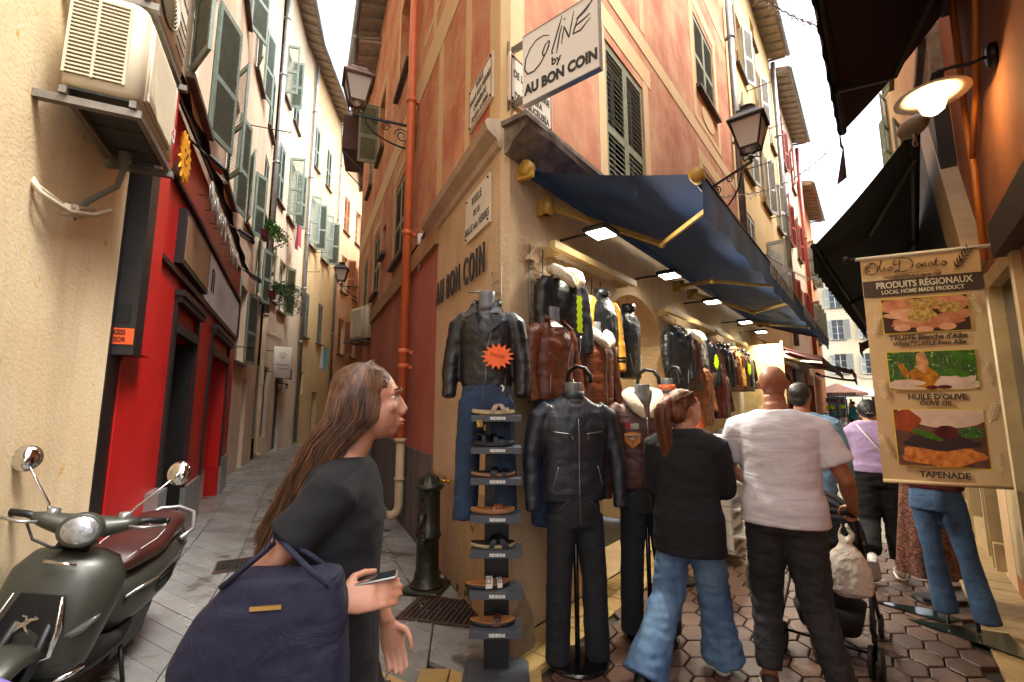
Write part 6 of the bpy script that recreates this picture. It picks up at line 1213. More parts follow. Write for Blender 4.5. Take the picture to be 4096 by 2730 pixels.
def body(t, J, k=1.0, yaw=0, pitch=0, voxel=.007, fem=False, skin=None, face=False, bust=False, curl=(.5, .5)):
    """one continuous body. J: joint positions: hipL.. in local space, +y forward, -x left"""
    b = MB(); w_ = .9 if fem else 1.0
    px, py = J['pelvis'][0], J['pelvis'][1]; cx, cy = J['chest'][0], J['chest'][1]; zp, zc = J['pelvis'][2], J['chest'][2]
    R = [(0, -.1, .12, .09), (0, -.02, .165, .115), (0, .06, .155, .11), (.35, 0, .135 * w_, .095), (.7, 0, .155 * w_, .108), (1, 0, .17 * w_, .115), (1, .1, .175 * w_, .1), (1, .16, .14 * w_, .075), (1, .2, .065, .06), (1, .24, .055, .055)]
    b.loft([ell(px + (cx - px) * f, py + (cy - py) * f, zp + (zc - zp) * f + dz, rx * k, ry * k, 24) for f, dz, rx, ry in R])
    hc = V(J['head']); nb = V((cx, cy, zc + .2)); b.tube([nb - V((0, 0, .04)), hc + V((0, -.012, -.07))], [.06 * k * w_, .052 * k * w_], 14)
    Mh = head(b, hc, yaw, pitch, 1.0)
    for s, n in ((-1, 'L'), (1, 'R')):
        sh_ = V(J['sh' + n]); e = V(J['el' + n]); wr = V(J['wr' + n]); b.tube([sh_ + V((-s * .05, 0, .01)), sh_, sh_.lerp(e, .4), e, e.lerp(wr, .35), wr], [.05 * k, .052 * k, .046 * k, .037 * k, .039 * k, .025 * k], 12); b.sph(e, .037 * k)
        hd = J.get('hd' + n, (wr - e)); hand(b, wr, hd, J.get('up' + n, (s, 0, .1)), .98, curl[0 if s < 0 else 1], thumb=J.get('th' + n, 1))
        h = V(J['hip' + n]); kn = V(J['kn' + n]); an = V(J['an' + n]); b.tube([h + V((0, 0, .05)), h, h.lerp(kn, .5), kn, kn.lerp(an, .3), an], [.09 * k, .092 * k, .075 * k, .056 * k, .055 * k, .036 * k], 14); b.sph(kn, .056 * k)
        td = V(J.get('toe' + n, (0, 1, -.1))).normalized(); b.tube([an + V((0, 0, -.02)) - td * .03, an + V((0, 0, -.04)) + td * .05, an + V((0, 0, -.055)) + td * .13], [.036, .038, .026], 10)
    fb = fuse(b, voxel, 3); o = fb.build('body', skin or M_skin, t, fix=False)
    if face: eyes(t, Mh)
    return Mh, o
def shoe(t, an, td, m, sole=None, L_=.27):
    td = V(td).normalized(); z = V((0, 0, 1)); sd = td.cross(z).normalized(); up = sd.cross(td); a = V(an); b = MB()
    def rg(x, wd, h0, h1): c = a + td * x; return [c + sd * wd * math.cos(i * math.pi / 6) + up * ((h0 + h1) / 2 + (h1 - h0) / 2 * math.sin(i * math.pi / 6)) for i in range(12)]
    b.loft([rg(-.075, .02, -.085, -.03), rg(-.06, .038, -.09, .015), rg(0, .043, -.09, .03), rg(.06, .047, -.09, -.01), rg(.13, .05, -.09, -.035), rg(.175, .038, -.088, -.05), rg(.19, .015, -.085, -.06)]); o = b.build('shoe', m, t)
    if sole: b = MB(); b.loft([rg(-.08, .025, -.1, -.08), rg(-.06, .042, -.1, -.078), rg(.06, .05, -.1, -.078), rg(.14, .053, -.1, -.078), rg(.19, .025, -.1, -.076)]); b.build('sole', sole, o)
def wrk(a, fx=9, fz=20, s=1): return lambda p, n_: a * noise.noise(V((p.x * fx, p.y * fx, p.z * fz + s))) + a * .5 * noise.noise(V((p.x * 24, p.y * 24, p.z * 30)))
def top(t, J, m, name='shirt', k=1.0, sleeve='short', hem=0.0, ease=.018, loose=1.0, w_=1.0, neck=True, amp=.006, v=.011, seed=1):
    b = MB(); px, py, zp = J['pelvis']; cx, cy, zc = J['chest']; e = ease
    R = [(0, hem, .172 * loose, .125 * loose), (0, .08 + hem * .3, .168 * loose, .122 * loose), (.4, 0, .152 * w_ * loose, .112 * loose), (.75, 0, .168 * w_, .122), (1, 0, .178 * w_, .125), (1, .1, .185 * w_, .108), (1, .165, .15 * w_, .085)] + ([(1, .205, .075, .07)] if neck else [(1, .19, .1, .07)])
    b.loft([ell(px + (cx - px) * f, py + (cy - py) * f, zp + (zc - zp) * f + dz, rx * k + e, ry * k + e, 28) for f, dz, rx, ry in R])
    for s, n in ((-1, 'L'), (1, 'R')):
        sh_ = V(J['sh' + n]); el_ = V(J['el' + n]); wr = V(J['wr' + n]); r0 = .056 * k + e
        if sleeve == 'short': b.tube([sh_ + V((-s * .05, 0, .01)), sh_, sh_.lerp(el_, .5), sh_.lerp(el_, .72 if k > 1 else .6)], [r0, r0 + .004, r0 + (.008 if k > 1 else .002), r0 + (.012 if k > 1 else .004)], 14)
        elif sleeve == 'long': b.tube([sh_ + V((-s * .05, 0, .01)), sh_, sh_.lerp(el_, .5), el_, el_.lerp(wr, .5), wr], [r0, r0 + .004, r0, .045 * k + e, .042 * k + e, .032 * k + e], 14); b.sph(el_, .045 * k + e)
    f = fuse(b, v, 3, wrk(amp, s=seed)); return f.build(name, m, t, fix=False), f
def pants(t, J, m, k=1.0, name='trousers', wide=(.1, .075, .06), zlow=.02, flare=0, amp=.006, rise=.1, seed=3):
    b = MB(); px, py, zp = J['pelvis']; b.loft([ell(px, py, zp + rise, .16 * k + .008, .115 * k + .008, 24), ell(px, py, zp, .172 * k + .008, .128 * k + .008, 24), ell(px, py, zp - .1, .165 * k, .12 * k, 24)])
    for n in 'LR':
        h, kn, an = V(J['hip' + n]), V(J['kn' + n]), V(J['an' + n]); lo = an + V((0, 0, zlow)); b.tube([h + V((0, 0, .03)), h.lerp(kn, .5), kn, kn.lerp(lo, .5), lo], [wide[0] * k, (wide[0] * .55 + wide[1] * .45) * k, wide[1] * k, (wide[1] + wide[2]) / 2 * k, wide[2] * k + flare], 16); b.sph(kn, wide[1] * k)
    return fuse(b, .011, 3, wrk(amp, 10, 26, seed)).build(name, m, t, fix=False)
def person(label, M): return thing('person', label, 'person', M)
aw_ = -R_(38.5)   # walking deeper into the shopping street
def strands(t, m, Mh, n=300, L_=.5, r=.0022, sweep=.19):
    """long straight hair falling behind the head, each lock a thin tube"""
    b = MB(Mh); rnd = random.Random(9)
    for i in range(n):
        a = rnd.uniform(-2.5, 2.5); f = rnd.uniform(0, 1); x0 = .086 * math.sin(a); y0 = -.03 - .09 * math.cos(a); top_ = (x0 * .3, -.0, .128)
        l_ = L_ * rnd.uniform(.75, 1.08); o = rnd.uniform(-.012, .012); P = [top_, (x0 * .85, y0 * .7 + .01, .095), (x0 * 1.06, y0 * 1.02, .03), (x0 * 1.08 + o, y0 * 1.04 - .01, -.05)]
        for k in range(1, 6): g_ = k / 5; P.append((x0 * (1.08 - .25 * g_) + o * (1 + g_), -.05 + (y0 + .03) * (1 - .55 * g_) * .9 - sweep * g_ - .02 + rnd.uniform(-.004, .004), -.05 - l_ * g_ * .85))
        b.tube(P, [r] * (len(P) - 1) + [r * .3], 3, caps=False)
    b.build('hair_strands', m, t, fix=False)
# ---- man in white t-shirt, seen from behind, pushing the pushchair
t = person('bald man in a white t-shirt and dark jeans pushing a pushchair', T(1.57, 2.74, 0) @ rotz(aw_ + R_(14)))
J = dict(pelvis=(0, 0, .98), chest=(0, .02, 1.36), head=(.0, .045, 1.715), shL=(-.2, .02, 1.455), shR=(.2, .02, 1.455), elL=(-.27, .12, 1.2), elR=(.31, -.02, 1.18), wrL=(-.12, .36, 1.06), wrR=(.37, .2, 1.0), hipL=(-.09, 0, .93), hipR=(.09, 0, .93),
         knL=(-.115, .1, .5), knR=(.12, -.02, .5), anL=(-.13, -.03, .1), anR=(.19, -.16, .12), toeR=(.1, 1, -.25), hdR=(.05, .3, -.15), upR=(.3, .2, 1), hdL=(.3, .2, 0), upL=(0, .1, 1), thR=-1)
body(t, J, 1.12, R_(-6), .05, .008, skin=M_skin2, curl=(.6, .9))
M_tee = mat('white_jersey', 'd4d2da', 'c8c6d0', rough=.9, scale=4, fold=.25, stretch=(.5, .5, 2.2), bump=.1, bs=300)
top(t, J, M_tee, 't_shirt', 1.15, 'short', -.06, .016, 1.06, amp=.005); pants(t, J, mat('charcoal_denim', '1f1f23', '2a2a2f', rough=.85, scale=6, fold=.7), 1.1, 'jeans', (.105, .078, .062), .03, amp=.009)
for n in 'LR': shoe(t, J['an' + n], J.get('toe' + n, (0, 1, -.02)), mat('dark_trainer', '2c2c2e', '4a2a2a', rough=.7), M_wcard)
b = MB(T(0, .045, 1.715) @ rotz(R_(-6))); b.lathe([(.0, .0), (.04, .005)], 8)
# ---- woman with ponytail in a black blazer
t = person('woman with a copper ponytail in a black blazer and wide blue jeans', T(1.07, 2.88, 0) @ rotz(aw_ + R_(8)))
J = dict(pelvis=(0, 0, .92), chest=(0, .015, 1.24), head=(.01, .03, 1.565), shL=(-.17, .01, 1.34), shR=(.17, .01, 1.34), elL=(-.2, .06, 1.08), elR=(.2, .1, 1.09), wrL=(-.08, .22, 1.02), wrR=(.12, .28, 1.08), hipL=(-.08, 0, .87), hipR=(.08, 0, .87),
         knL=(-.13, -.03, .47), knR=(.1, .12, .48), anL=(-.22, -.3, .13), anR=(.12, .22, .1), toeL=(0, 1, -.5))
Mh, _ = body(t, J, .94, R_(-42), 0, .008, fem=True, face=True)
M_blz = mat('black_wool', '0e0f13', '14151a', rough=.9, scale=5, fold=.5)
top(t, J, M_blz, 'blazer', 1.0, 'long', -.2, .026, 1.06, .93, amp=.005); pants(t, J, mat('light_blue_denim', '45658a', '6c8cae', rough=.85, scale=3, fold=.3, stretch=(2, 2, .6)), 1.0, 'jeans', (.105, .095, .1), -.03, .03, amp=.01, seed=8)
for n in 'LR': shoe(t, J['an' + n], J.get('toe' + n, (0, 1, 0)), M_iron, M_wcard)
M_hcop = hairm('copper_hair', '4a2816', '7a4524'); M_hbr = hairm('brown_hair', '3a2518', '6a452c'); M_hdk = hairm('dark_hair', '171210', '2a1f18')
def hairfuse(parts, t, m, amp=.006, name='hair', v=.009, Mh=None):
    b = MB(Mh); parts(b); f = fuse(b, v, 2, lambda p, n_: amp * noise.noise(V((p.x * 45, p.y * 45, p.z * 4)))); return f.build(name, m, t, fix=False)
hairfuse(lambda b: (b.sph((0, -.03, .04), (.087, .1, .088), n=18, k=12), b.sph((0, -.07, -.02), (.075, .06, .07)), b.sph((0, -.13, .045), .035), b.tube([(0, -.12, .05), (0, -.17, .02), (0, -.175, -.08), (.01, -.16, -.2), (.01, -.15, -.3)], [.028, .04, .045, .036, .012], 12)), t, M_hcop, Mh=Mh)
b = MB(Mh); rnd = random.Random(4)
for i in range(170):
    a = rnd.uniform(0, 6.28); c, s_ = math.cos(a), math.sin(a); k = rnd.uniform(.9, 1.12); P = [(c * .03 * k, -.15 + s_ * .02 * k, .04), (c * .045 * k, -.172 + s_ * .042 * k, .0), (c * .047 * k, -.175 + s_ * .047 * k, -.08), (.01 + c * .038 * k, -.16 + s_ * .04 * k, -.2), (.01 + c * .022 * k, -.15 + s_ * .02, -.3 - rnd.uniform(0, .05))]; b.tube(P, [.0025] * 4 + [.0006], 3, caps=False)
for i in range(160):
    a = rnd.uniform(-2.4, 2.4); x0 = .09 * math.sin(a); y0 = -.03 - .1 * math.cos(a); z0 = rnd.uniform(-.02, .06); b.tube([(x0 * .6, .06 * math.cos(a), .11), (x0, y0 * .6, z0 + .05), (x0 * .75, -.115, .04 + z0 * .2)], [.002, .0026, .002], 3, caps=False)
b.build('hair_strands', M_hcop, t, fix=False)
# ---- man in blue shirt beyond
t = person('dark haired man in a pale blue shirt half hidden beyond the white t-shirt man', T(2.42, 3.85, 0) @ rotz(aw_))
J = dict(pelvis=(0, 0, .95), chest=(0, .01, 1.32), head=(0, .03, 1.655), shL=(-.19, 0, 1.43), shR=(.19, 0, 1.43), elL=(-.25, 0, 1.14), elR=(.25, .0, 1.14), wrL=(-.26, .12, .92), wrR=(.26, .12, .92), hipL=(-.09, 0, .9), hipR=(.09, 0, .9), knL=(-.1, .08, .5), knR=(.1, 0, .5), anL=(-.1, .1, .1), anR=(.1, -.2, .12))
Mh, _ = body(t, J, 1.05, R_(-12), 0, .01, skin=M_skin2); top(t, J, mat('pale_blue_cotton', '5f86a8', '7398b8', rough=.85, fold=.6), 'shirt', 1.08, 'long', -.05, amp=.007); pants(t, J, M_dkd, 1.05)
hairfuse(lambda b: (b.sph((0, -.022, .035), (.086, .1, .086), n=18, k=12), b.sph((0, -.06, -.02), (.07, .05, .06))), t, M_hdk, .004, Mh=Mh)
for n in 'LR': shoe(t, J['an' + n], (0, 1, 0), M_iron)
# ---- woman in lavender sweater
t = person('woman with pinned up black hair in a fluffy lavender sweater and black trousers', T(3.5, 4.5, 0) @ rotz(aw_ + R_(2)))
J = dict(pelvis=(0, 0, .93), chest=(0, .01, 1.23), head=(-.02, .03, 1.525), shL=(-.165, 0, 1.31), shR=(.165, 0, 1.31), elL=(-.215, .02, 1.05), elR=(.2, .02, 1.05), wrL=(-.17, .14, .9), wrR=(.17, .14, .9), hipL=(-.085, 0, .87), hipR=(.085, 0, .87), knL=(-.09, -.02, .48), knR=(.1, .06, .48), anL=(-.1, -.3, .22), anR=(.1, .02, .1), toeL=(0, .6, -.8))
Mh, _ = body(t, J, .98, R_(5), .15, .009, fem=True); M_lav = mat('fluffy_lavender_wool', 'a58bb8', '9a80ae', rough=1, scale=30, bump=1, bs=140, sheen=.8)
top(t, J, M_lav, 'sweater', 1.0, 'long', .02, .03, 1.05, amp=.006); pants(t, J, mat('black_trousers', '0b0b0e', rough=.9, fold=.4), 1.08, 'trousers', (.11, .08, .07), .06)
hairfuse(lambda b: (b.sph((0, -.03, .03), (.088, .1, .092), n=18, k=12), b.sph((0, -.1, .01), (.06, .045, .06))), t, hairm('black_hair', '0c0b0c', '1a1818'), .005, Mh=Mh)
b = MB(Mh); b.tube([(-.03, -.152, .0), (-.015, -.158, .012), (0, -.158, 0), (.015, -.158, .012), (.03, -.152, 0)], .005, 6); b.build('hair_clip', M_zip, t)
b = MB(); b.tube([(-.12, -.15, 1.4), (0, -.18, 1.22), (.15, -.16, 1.0)], .012, 6, flat=.4); b.build('bag_strap', M_wcard, t)
for n in 'LR': shoe(t, J['an' + n], J.get('toe' + n, (0, 1, 0)), M_wcard, M_wcard)
# ---- woman in the foreground, crossing from left to right; local +y is her walking direction (world +x, slightly away)
FW = T(-.5, 1.42, 0) @ rotz(R_(-80)); t = person('woman with long brown hair in a black top striding past in the foreground', FW)
J = dict(pelvis=(0, -.03, .93), chest=(0, -.01, 1.25), head=(0, .06, 1.605), shL=(-.16, .0, 1.37), shR=(.155, .0, 1.37), elL=(-.2, .02, 1.1), elR=(.2, -.17, 1.17), wrL=(-.17, .12, .89), wrR=(.25, .03, 1.12), hipL=(-.085, -.03, .88), hipR=(.085, -.03, .88), knL=(-.09, .14, .5), knR=(.09, -.1, .5), anL=(-.1, .25, .1), anR=(.1, -.4, .2), toeR=(0, .7, -.7), hdR=(-.1, 1, .12), upR=(.9, 0, .5), thR=-1, hdL=(0, .3, -1), upL=(-1, 0, 0))
Mh, _ = body(t, J, .94, 0, .0, .0055, fem=True, face=True, curl=(.45, .35)); M_blk = mat('black_jersey', '0c0c10', '121218', rough=.9, fold=.4)
top(t, J, M_blk, 'black_top', .9, 'short', -.25, .014, 1.15, .95, amp=.005, neck=False); pants(t, J, M_blk, .98, 'trousers', (.1, .08, .08), .05)
hairfuse(lambda b: (b.sph((0, -.026, .038), (.084, .098, .086), n=20, k=14), b.loft([ell(0, -.05, .03, .08, .065), ell(0, -.07, -.06, .085, .06), ell(0, -.12, -.18, .095, .05), ell(0, -.17, -.3, .09, .04), ell(0, -.2, -.38, .07, .03)])), t, M_hbr, .004, v=.006, Mh=Mh)
strands(t, mat('brown_hair_strands', '3a2518', '7a5236', rough=.4, scale=60, stretch=(1, 1, .1)), Mh, 1100, .5, .0013)
b = MB(Mh)
for s in (-1, 1): b.tube([(s * .015, .092, .036), (s * .035, .09, .042), (s * .052, .075, .036)], [.002, .0035, .0015], 6)
b.build('eyebrows', M_hdk, t); b = MB(Mh); b.sph((0, .1005, -.0585), (.019, .006, .005)); b.sph((0, .0975, -.0685), (.016, .006, .006)); b.build('lips', mat('lips', '9a4a44', rough=.4), t)
for n in 'LR': shoe(t, J['an' + n], J.get('toe' + n, (0, 1, 0)), M_iron)
# her tote, phone
WB = FW @ T(.27, -.12, .89) @ Mx.Diagonal((.82, .72, .72, 1)); t = thing('tote_bag', 'large navy blue fabric tote bag carried by the foreground woman', 'bag', WB)
b = MB()
def tf(k, z, dx=0): return ell(0, dx, z, .09 * k, .26 * k, 28, 4)
b.loft([tf(.98, 0, 0), tf(1.02, .06), tf(1.0, .2, .0), tf(.85, .34, .03), tf(.62, .44, .06)]); f = fuse(b, .012, 3, lambda p, n_: .012 * noise.noise(V((p.x * 7, p.y * 7, p.z * 5))) + .004 * noise.noise(p * 22)); f.build('bag_body', mat('navy_canvas', '0c0d26', '11122e', rough=.8, scale=2, fold=.5), t, fix=False)
b = MB()
for s in (-1, 1): b.tube([(s * .05, -.12, .42), (s * .03, -.0, .52), (-.08, -.02, .54), (s * .04, .12, .47), (s * .05, .2, .4)], .009, 8)
b.build('handle', mat('navy_canvas', '0c0d26'), t); b = MB(); b.box(.075, .082, -.02, .07, .36, .372); b.build('gold_zip', mat('gold_metal', 'b8965a', rough=.3, metal=.8), t)
t = thing('phone', 'silver phone held in the hand of the foreground woman', 'phone', FW @ T(.215, .12, 1.16) @ Mx.Rotation(R_(8), 4, 'X') @ Mx.Scale(.7, 4)); b = MB(); b.bevbox(-.037, .037, -.075, .075, -.004, .004, .01); b.build('case', M_alu, t); b = MB(); b.box(-.032, .032, -.068, .068, .0042, .0046); b.build('screen', M_glass, t)
# ---- passer-by in lilac at the lower left edge, mostly out of the frame
# ---- small figures in the far square
def far_person(x, y, c, i, lb):
    t = person(lb, T(x, y, 0) @ rotz(random.uniform(0, 6))); J = dict(pelvis=(0, 0, .93), chest=(0, 0, 1.25), head=(0, .02, 1.58), shL=(-.17, 0, 1.36), shR=(.17, 0, 1.36), elL=(-.22, 0, 1.1), elR=(.22, 0, 1.1), wrL=(-.22, .08, .88), wrR=(.22, .08, .88), hipL=(-.08, 0, .88), hipR=(.08, 0, .88), knL=(-.1, .06, .48), knR=(.1, 0, .48), anL=(-.1, .1, .1), anR=(.1, -.1, .1)); body(t, J, 1, 0, 0, .02); top(t, J, c, 'shirt', 1.03, 'long', -.03, v=.02); pants(t, J, M_dkd, 1.03); hairfuse(lambda b: b.sph((0, -.0, 1.61), (.087, .1, .09), n=12, k=8), t, M_hdk, .003, v=.014)
for i, (x, y, c, lb) in enumerate(((15.2, 20.5, M_tq, 'distant walker in a turquoise top at the end of the street'), (17.0, 22.4, M_wh, 'distant walker in white by the far square'), (18.2, 24.5, M_pk, 'distant walker in pink by the far square'), (20.5, 27, M_lnv, 'distant walker in dark clothes in the far square'), (16.2, 21.9, mat('beige_cloth', 'a8987a'), 'distant walker in beige at the end of the street'))): far_person(x, y, c, i, lb)
# ================================================================ pushchair with shopping bags
PM = T(1.57, 2.74, 0) @ rotz(aw_ - R_(4)) @ T(.06, .72, 0) @ Mx.Scale(.93, 4)
t = thing('pushchair', 'black folding pushchair with a dark hood pushed by the bald man', 'pushchair', PM); M_fr = mat('dark_alloy_frame', '1a1a1d', rough=.4, metal=.5); M_hood = mat('black_pushchair_fabric', '0d0d10', rough=.85, fold=.3)
b = MB()
for s in (-1, 1): b.tube([(s * .24, -.34, 1.0), (s * .24, -.2, .85), (s * .25, .12, .42), (s * .24, .45, .12)], .013, 8); b.tube([(s * .25, -.02, .62), (s * .27, -.22, .1)], .012, 8); b.tube([(s * .25, .12, .42), (s * .26, -.2, .2)], .01, 8)
b.tube([(-.24, -.34, 1.0), (-.2, -.37, 1.02), (.2, -.37, 1.02), (.24, -.34, 1.0)], .018, 10); b.tube([(-.26, -.2, .13), (.26, -.2, .13)], .01, 8); b.build('frame', M_fr, t)
for x, y, r in ((-.27, -.24, .095), (.27, -.24, .095), (-.22, .46, .08), (.22, .46, .08)):
    for dx in (-.025, .025): b = MB(); b.lathe([(r * .6, -.012), (r, -.012), (r + .004, 0), (r, .012), (r * .6, .012), (r * .55, 0), (r * .6, -.012)], 22, 0, T(x + dx, y, r) @ Mx.Rotation(R_(90), 4, 'Y')); w1 = b.build('wheel', blk_, t); b = MB(); b.lathe([(0, -.008), (r * .6, -.008), (r * .6, .008), (0, .008)], 14, 0, T(x + dx, y, r) @ Mx.Rotation(R_(90), 4, 'Y')); b.build('hub', M_fr, w1)
b = MB(); b.loft([ell(0, .2, .38, .2, .16, 24, 4), ell(0, .1, .5, .23, .2, 24, 4), ell(0, -.02, .75, .23, .12, 24, 4), ell(0, -.06, .95, .21, .08, 24, 4)]); fuse(b, .015, 4, wrk(.006)).build('seat', M_hood, t, fix=False)
b = MB(); b.grid(lambda u, v: (.235 * math.cos(math.pi * u), -.12 + (.42 * v + .03 * math.sin(v * 18)) , .78 + (.27 + .06 * math.sin(v * 3)) * math.sin(math.pi * u) - .14 * v * v), 20, 16); b.grid(lambda u, v: (.235 * math.cos(math.pi * u) * v, -.12, .78 + .27 * math.sin(math.pi * u) * v), 20, 3); b.build('hood', M_hood, t)
b = MB(); b.loft([ell(0, .08, .16, .18, .22, 20, 4), ell(0, .05, .3, .21, .25, 20, 4)]); b.build('basket', M_hood, t)
def sbag(M, label, h=.5, m=None):
    t = thing('carrier_bag', label, 'bag', M, 'carrier bags on the pushchair'); b = MB(); b.loft([ell(0, 0, -h, .07, .045, 20), ell(0, 0, -h * .93, .12, .075, 20), ell(0, 0, -h * .6, .125, .075, 20), ell(.01, 0, -h * .4, .08, .05, 20), ell(0, 0, -h * .28, .035, .025, 20)]); b.tube([(0, 0, -h * .3), (-.03, 0, -h * .15), (-.01, 0, 0)], [.03, .014, .008], 8); b.tube([(0, 0, -h * .3), (.04, 0, -h * .15), (.01, 0, 0)], [.03, .014, .008], 8)
    fuse(b, .009, 2, lambda p, n_: .012 * noise.noise(V((p.x * 16, p.y * 16, p.z * 8))) + .004 * noise.noise(p * 45)).build('bag', m or mat('thin_white_plastic', 'cfc6ba', 'b8a898', rough=.35, scale=5, fold=.6), t, fix=False)
sbag(PM @ T(.19, -.42, .96), 'bulging white plastic bag hanging from the right of the pushchair handle', .43); sbag(PM @ T(-.33, -.3, .86), 'limp beige plastic bag hanging on the left of the pushchair', .5, mat('beige_plastic_bag', 'a89a80', rough=.4, fold=.5))
# ================================================================ scooter parked against the left wall
random.seed(61)
fx, fy = .27, -.963   # riding direction, towards the camera
SM = Mx(((fx, -fy, 0, -2.46), (fy, fx, 0, 2.72), (0, 0, 1, 0), (0, 0, 0, 1))) @ Mx.Rotation(R_(-11), 4, 'X') @ Mx.Scale(.95, 4)
# local x forward, y to the rider's left, z up
sct = thing('scooter', 'matt grey-green motor scooter with a burgundy seat parked against the beige wall', 'scooter', SM)
M_scp = mat('matt_olive_grey_paint', '3f4038', '47483e', rough=.42, metal=.4, scale=2, coat=.15); M_seat = mat('burgundy_seat_leather', '371a16', '401f1a', rough=.28, bump=.3, bs=160, scale=4); M_blkp = mat('black_plastic', '101011', rough=.5)
def ov(x, y, z, ry, rz, n=24, e=2.6, tilt=0):
    r = []
    for k in range(n):
        a = 2 * math.pi * k / n; c, s = math.cos(a), math.sin(a); dy = ry * abs(c) ** (2 / e) * (1 if c > 0 else -1); dz = rz * abs(s) ** (2 / e) * (1 if s > 0 else -1); r.append((x + dz * tilt, y + dy, z + dz))
    return r
# front shield: horizontal sections, convex towards the front
def shld(z, xf, wd, dp, e=2.2):
    P = []
    for k in range(17): a = math.pi * k / 16; P.append((xf - dp + dp * math.sin(a) ** .8, wd * math.cos(a), z))
    return P + [(xf - dp - .03, -wd * .9, z), (xf - dp - .04, 0, z), (xf - dp - .03, wd * .9, z)]
b = MB(); b.loft([shld(.93, .40, .1, .07), shld(.9, .46, .19, .14), shld(.82, .51, .245, .18), shld(.7, .54, .255, .19), shld(.58, .56, .24, .18), shld(.46, .55, .22, .16), shld(.38, .52, .2, .13)]); b.build('front_shield', M_scp, sct)
b = MB(); b.ext([(0, 0)] * 0 or [(-.1, .3), (.1, .3), (.13, .36), (.09, .5), (-.09, .5), (-.13, .36)], -.0, .012, M=T(.578, 0, .27) @ rotz(R_(90)) @ Mx.Rotation(R_(-4), 4, 'X')); gr = b.build('front_grille', M_blkp, sct)
b = MB()
for s in (-1, 1): b.tube([(.575, s * .1, .78), (.595, s * .135, .64), (.59, s * .13, .52), (.58, s * .02, .46)], [.008, .016, .016, .012], 8, flat=.5)
b.build('chrome_surround', M_chrome, sct)
b = MB(); Me = T(.606, 0, .66) @ rotz(R_(90)); b.stroke([(-.035, -.035), (-.02, -.01), (.0, .005), (.02, .025), (.045, .03), (.03, .04)], [.006, .016, .02, .014, .01, .004], -.004, .004, M=Me); b.stroke([(.0, .0), (.012, -.02), (.03, -.04)], [.012, .009, .006], -.004, .004, M=Me); b.stroke([(-.015, -.0), (-.04, .01), (-.05, .0)], [.01, .007, .004], -.004, .004, M=Me); b.stroke([(.005, .01), (.0, .035), (-.02, .04)], [.01, .008, .004], -.004, .004, M=Me); b.build('lion_emblem', M_chrome, gr)
for s in (-1, 1):
    b = MB(); b.loft([[(.50 + dx, s * yy, z + dz) for dx, dz in ((0, .035 * k), (.03, .02 * k), (.035, -.01 * k), (0, -.03 * k))] for yy, z, k in ((.13, .58, .3), (.17, .59, 1), (.215, .63, 1), (.25, .68, .3))]); b.build('indicator', mat('smoked_lens', '6a6a66', rough=.12, metal=.3), sct)
    b = MB(); b.tube([(.45, s * .225, .42), (.5, s * .2, .4), (.545, s * .15, .385)], .013, 8); b.build('side_trim', M_chrome, sct)
b = MB(); b.tube([(.505, -.06, .905), (.51, .02, .905), (.505, .08, .9)], .009, 8); b.build('top_trim', M_chrome, sct)
# handlebar, headlight, mirrors
HB = T(.36, 0, 1.05) @ rotz(R_(14)) @ Mx.Diagonal((1, .86, 1, 1)); 
b = MB(HB); b.loft([ov(0, -.21, 0, .001, .04), ov(0, -.2, 0, .01, .05)][:0] or [[(x, y, z) for x, z in [(.07 * math.cos(a) * k, .055 * math.sin(a) * k + dz) for a in [i * math.pi / 9 for i in range(18)]]] for y, k, dz in ((-.26, .45, .03), (-.2, .75, .02), (-.1, 1.0, .0), (0, 1.15, -.005), (.1, 1.0, .0), (.2, .75, .02), (.26, .45, .03))]); b.build('handlebar_cowl', M_scp, sct)
b = MB(HB); b.lathe([(.0, .0), (.06, .0), (.088, .03), (.1, .08), (.098, .13), (.09, .135), (.0, .12)], 26, 0, T(-.02, 0, -.01) @ Mx.Rotation(R_(84), 4, 'Y') @ Mx.Diagonal((.86, 1.12, 1, 1))); b.build('headlight_shell', M_scp, sct)
b = MB(HB); b.lathe([(.0, .15), (.04, .148), (.075, .138), (.084, .128)], 26, 0, T(-.02, 0, -.01) @ Mx.Rotation(R_(84), 4, 'Y') @ Mx.Diagonal((.86, 1.12, 1, 1))); hl = b.build('headlight', mat('headlight_glass', 'd8dce0', 'a8acb0', rough=.05, metal=.75, scale=40, bump=.5, bs=30), sct)
b = MB(); b.tube([(.42, 0, .95), (.38, 0, 1.02)], .07, 16); b.build('steering_neck', M_blkp, sct)
for s in (-1, 1):
    b = MB(HB); b.tube([(-.0, s * .24, .03), (-.03, s * .3, .035), (-.05, s * .4, .035)], .018, 10); b.sph((-.05, s * .405, .035), .02, n=10, k=6); b.build('grip', M_blkp, sct)
    b = MB(HB); b.tube([(.05, s * .22, .02), (.06, s * .3, .02), (.03, s * .4, .03)], [.009, .008, .007], 8); b.sph((.03, s * .405, .03), .012, n=8, k=6); b.build('brake_lever', M_alu, sct)
    b = MB(HB); b.tube([(.0, s * .15, .05), (.0, s * .2, .06)], .03, 8); b.build('brake_reservoir', M_alu, sct)
    b = MB(HB); b.tube([(.0, s * .2, .06), (.0, s * .21, .1), (-.01, s * .3, .2), (-.02, s * .36, .27)], .007, 8); ms = b.build('mirror_stem', M_chrome, sct)
    b = MB(HB); b.lathe([(0, .022), (.04, .018), (.066, .004), (.07, -.006), (.0, -.01)], 26, 0, T(-.03, s * .39, .31) @ rotz(R_(-8 * s)) @ Mx.Rotation(R_(82), 4, 'Y')); b.sph((.0, s * .385, .3), .016, n=10, k=6); b.build('mirror', M_chrome, ms)
b = MB(HB); b.tube([(.02, -.27, .0), (.1, -.2, -.05), (.12, -.1, -.08), (.06, -.02, -.1)], .007, 6); b.build('brake_cable', M_blkp, sct)
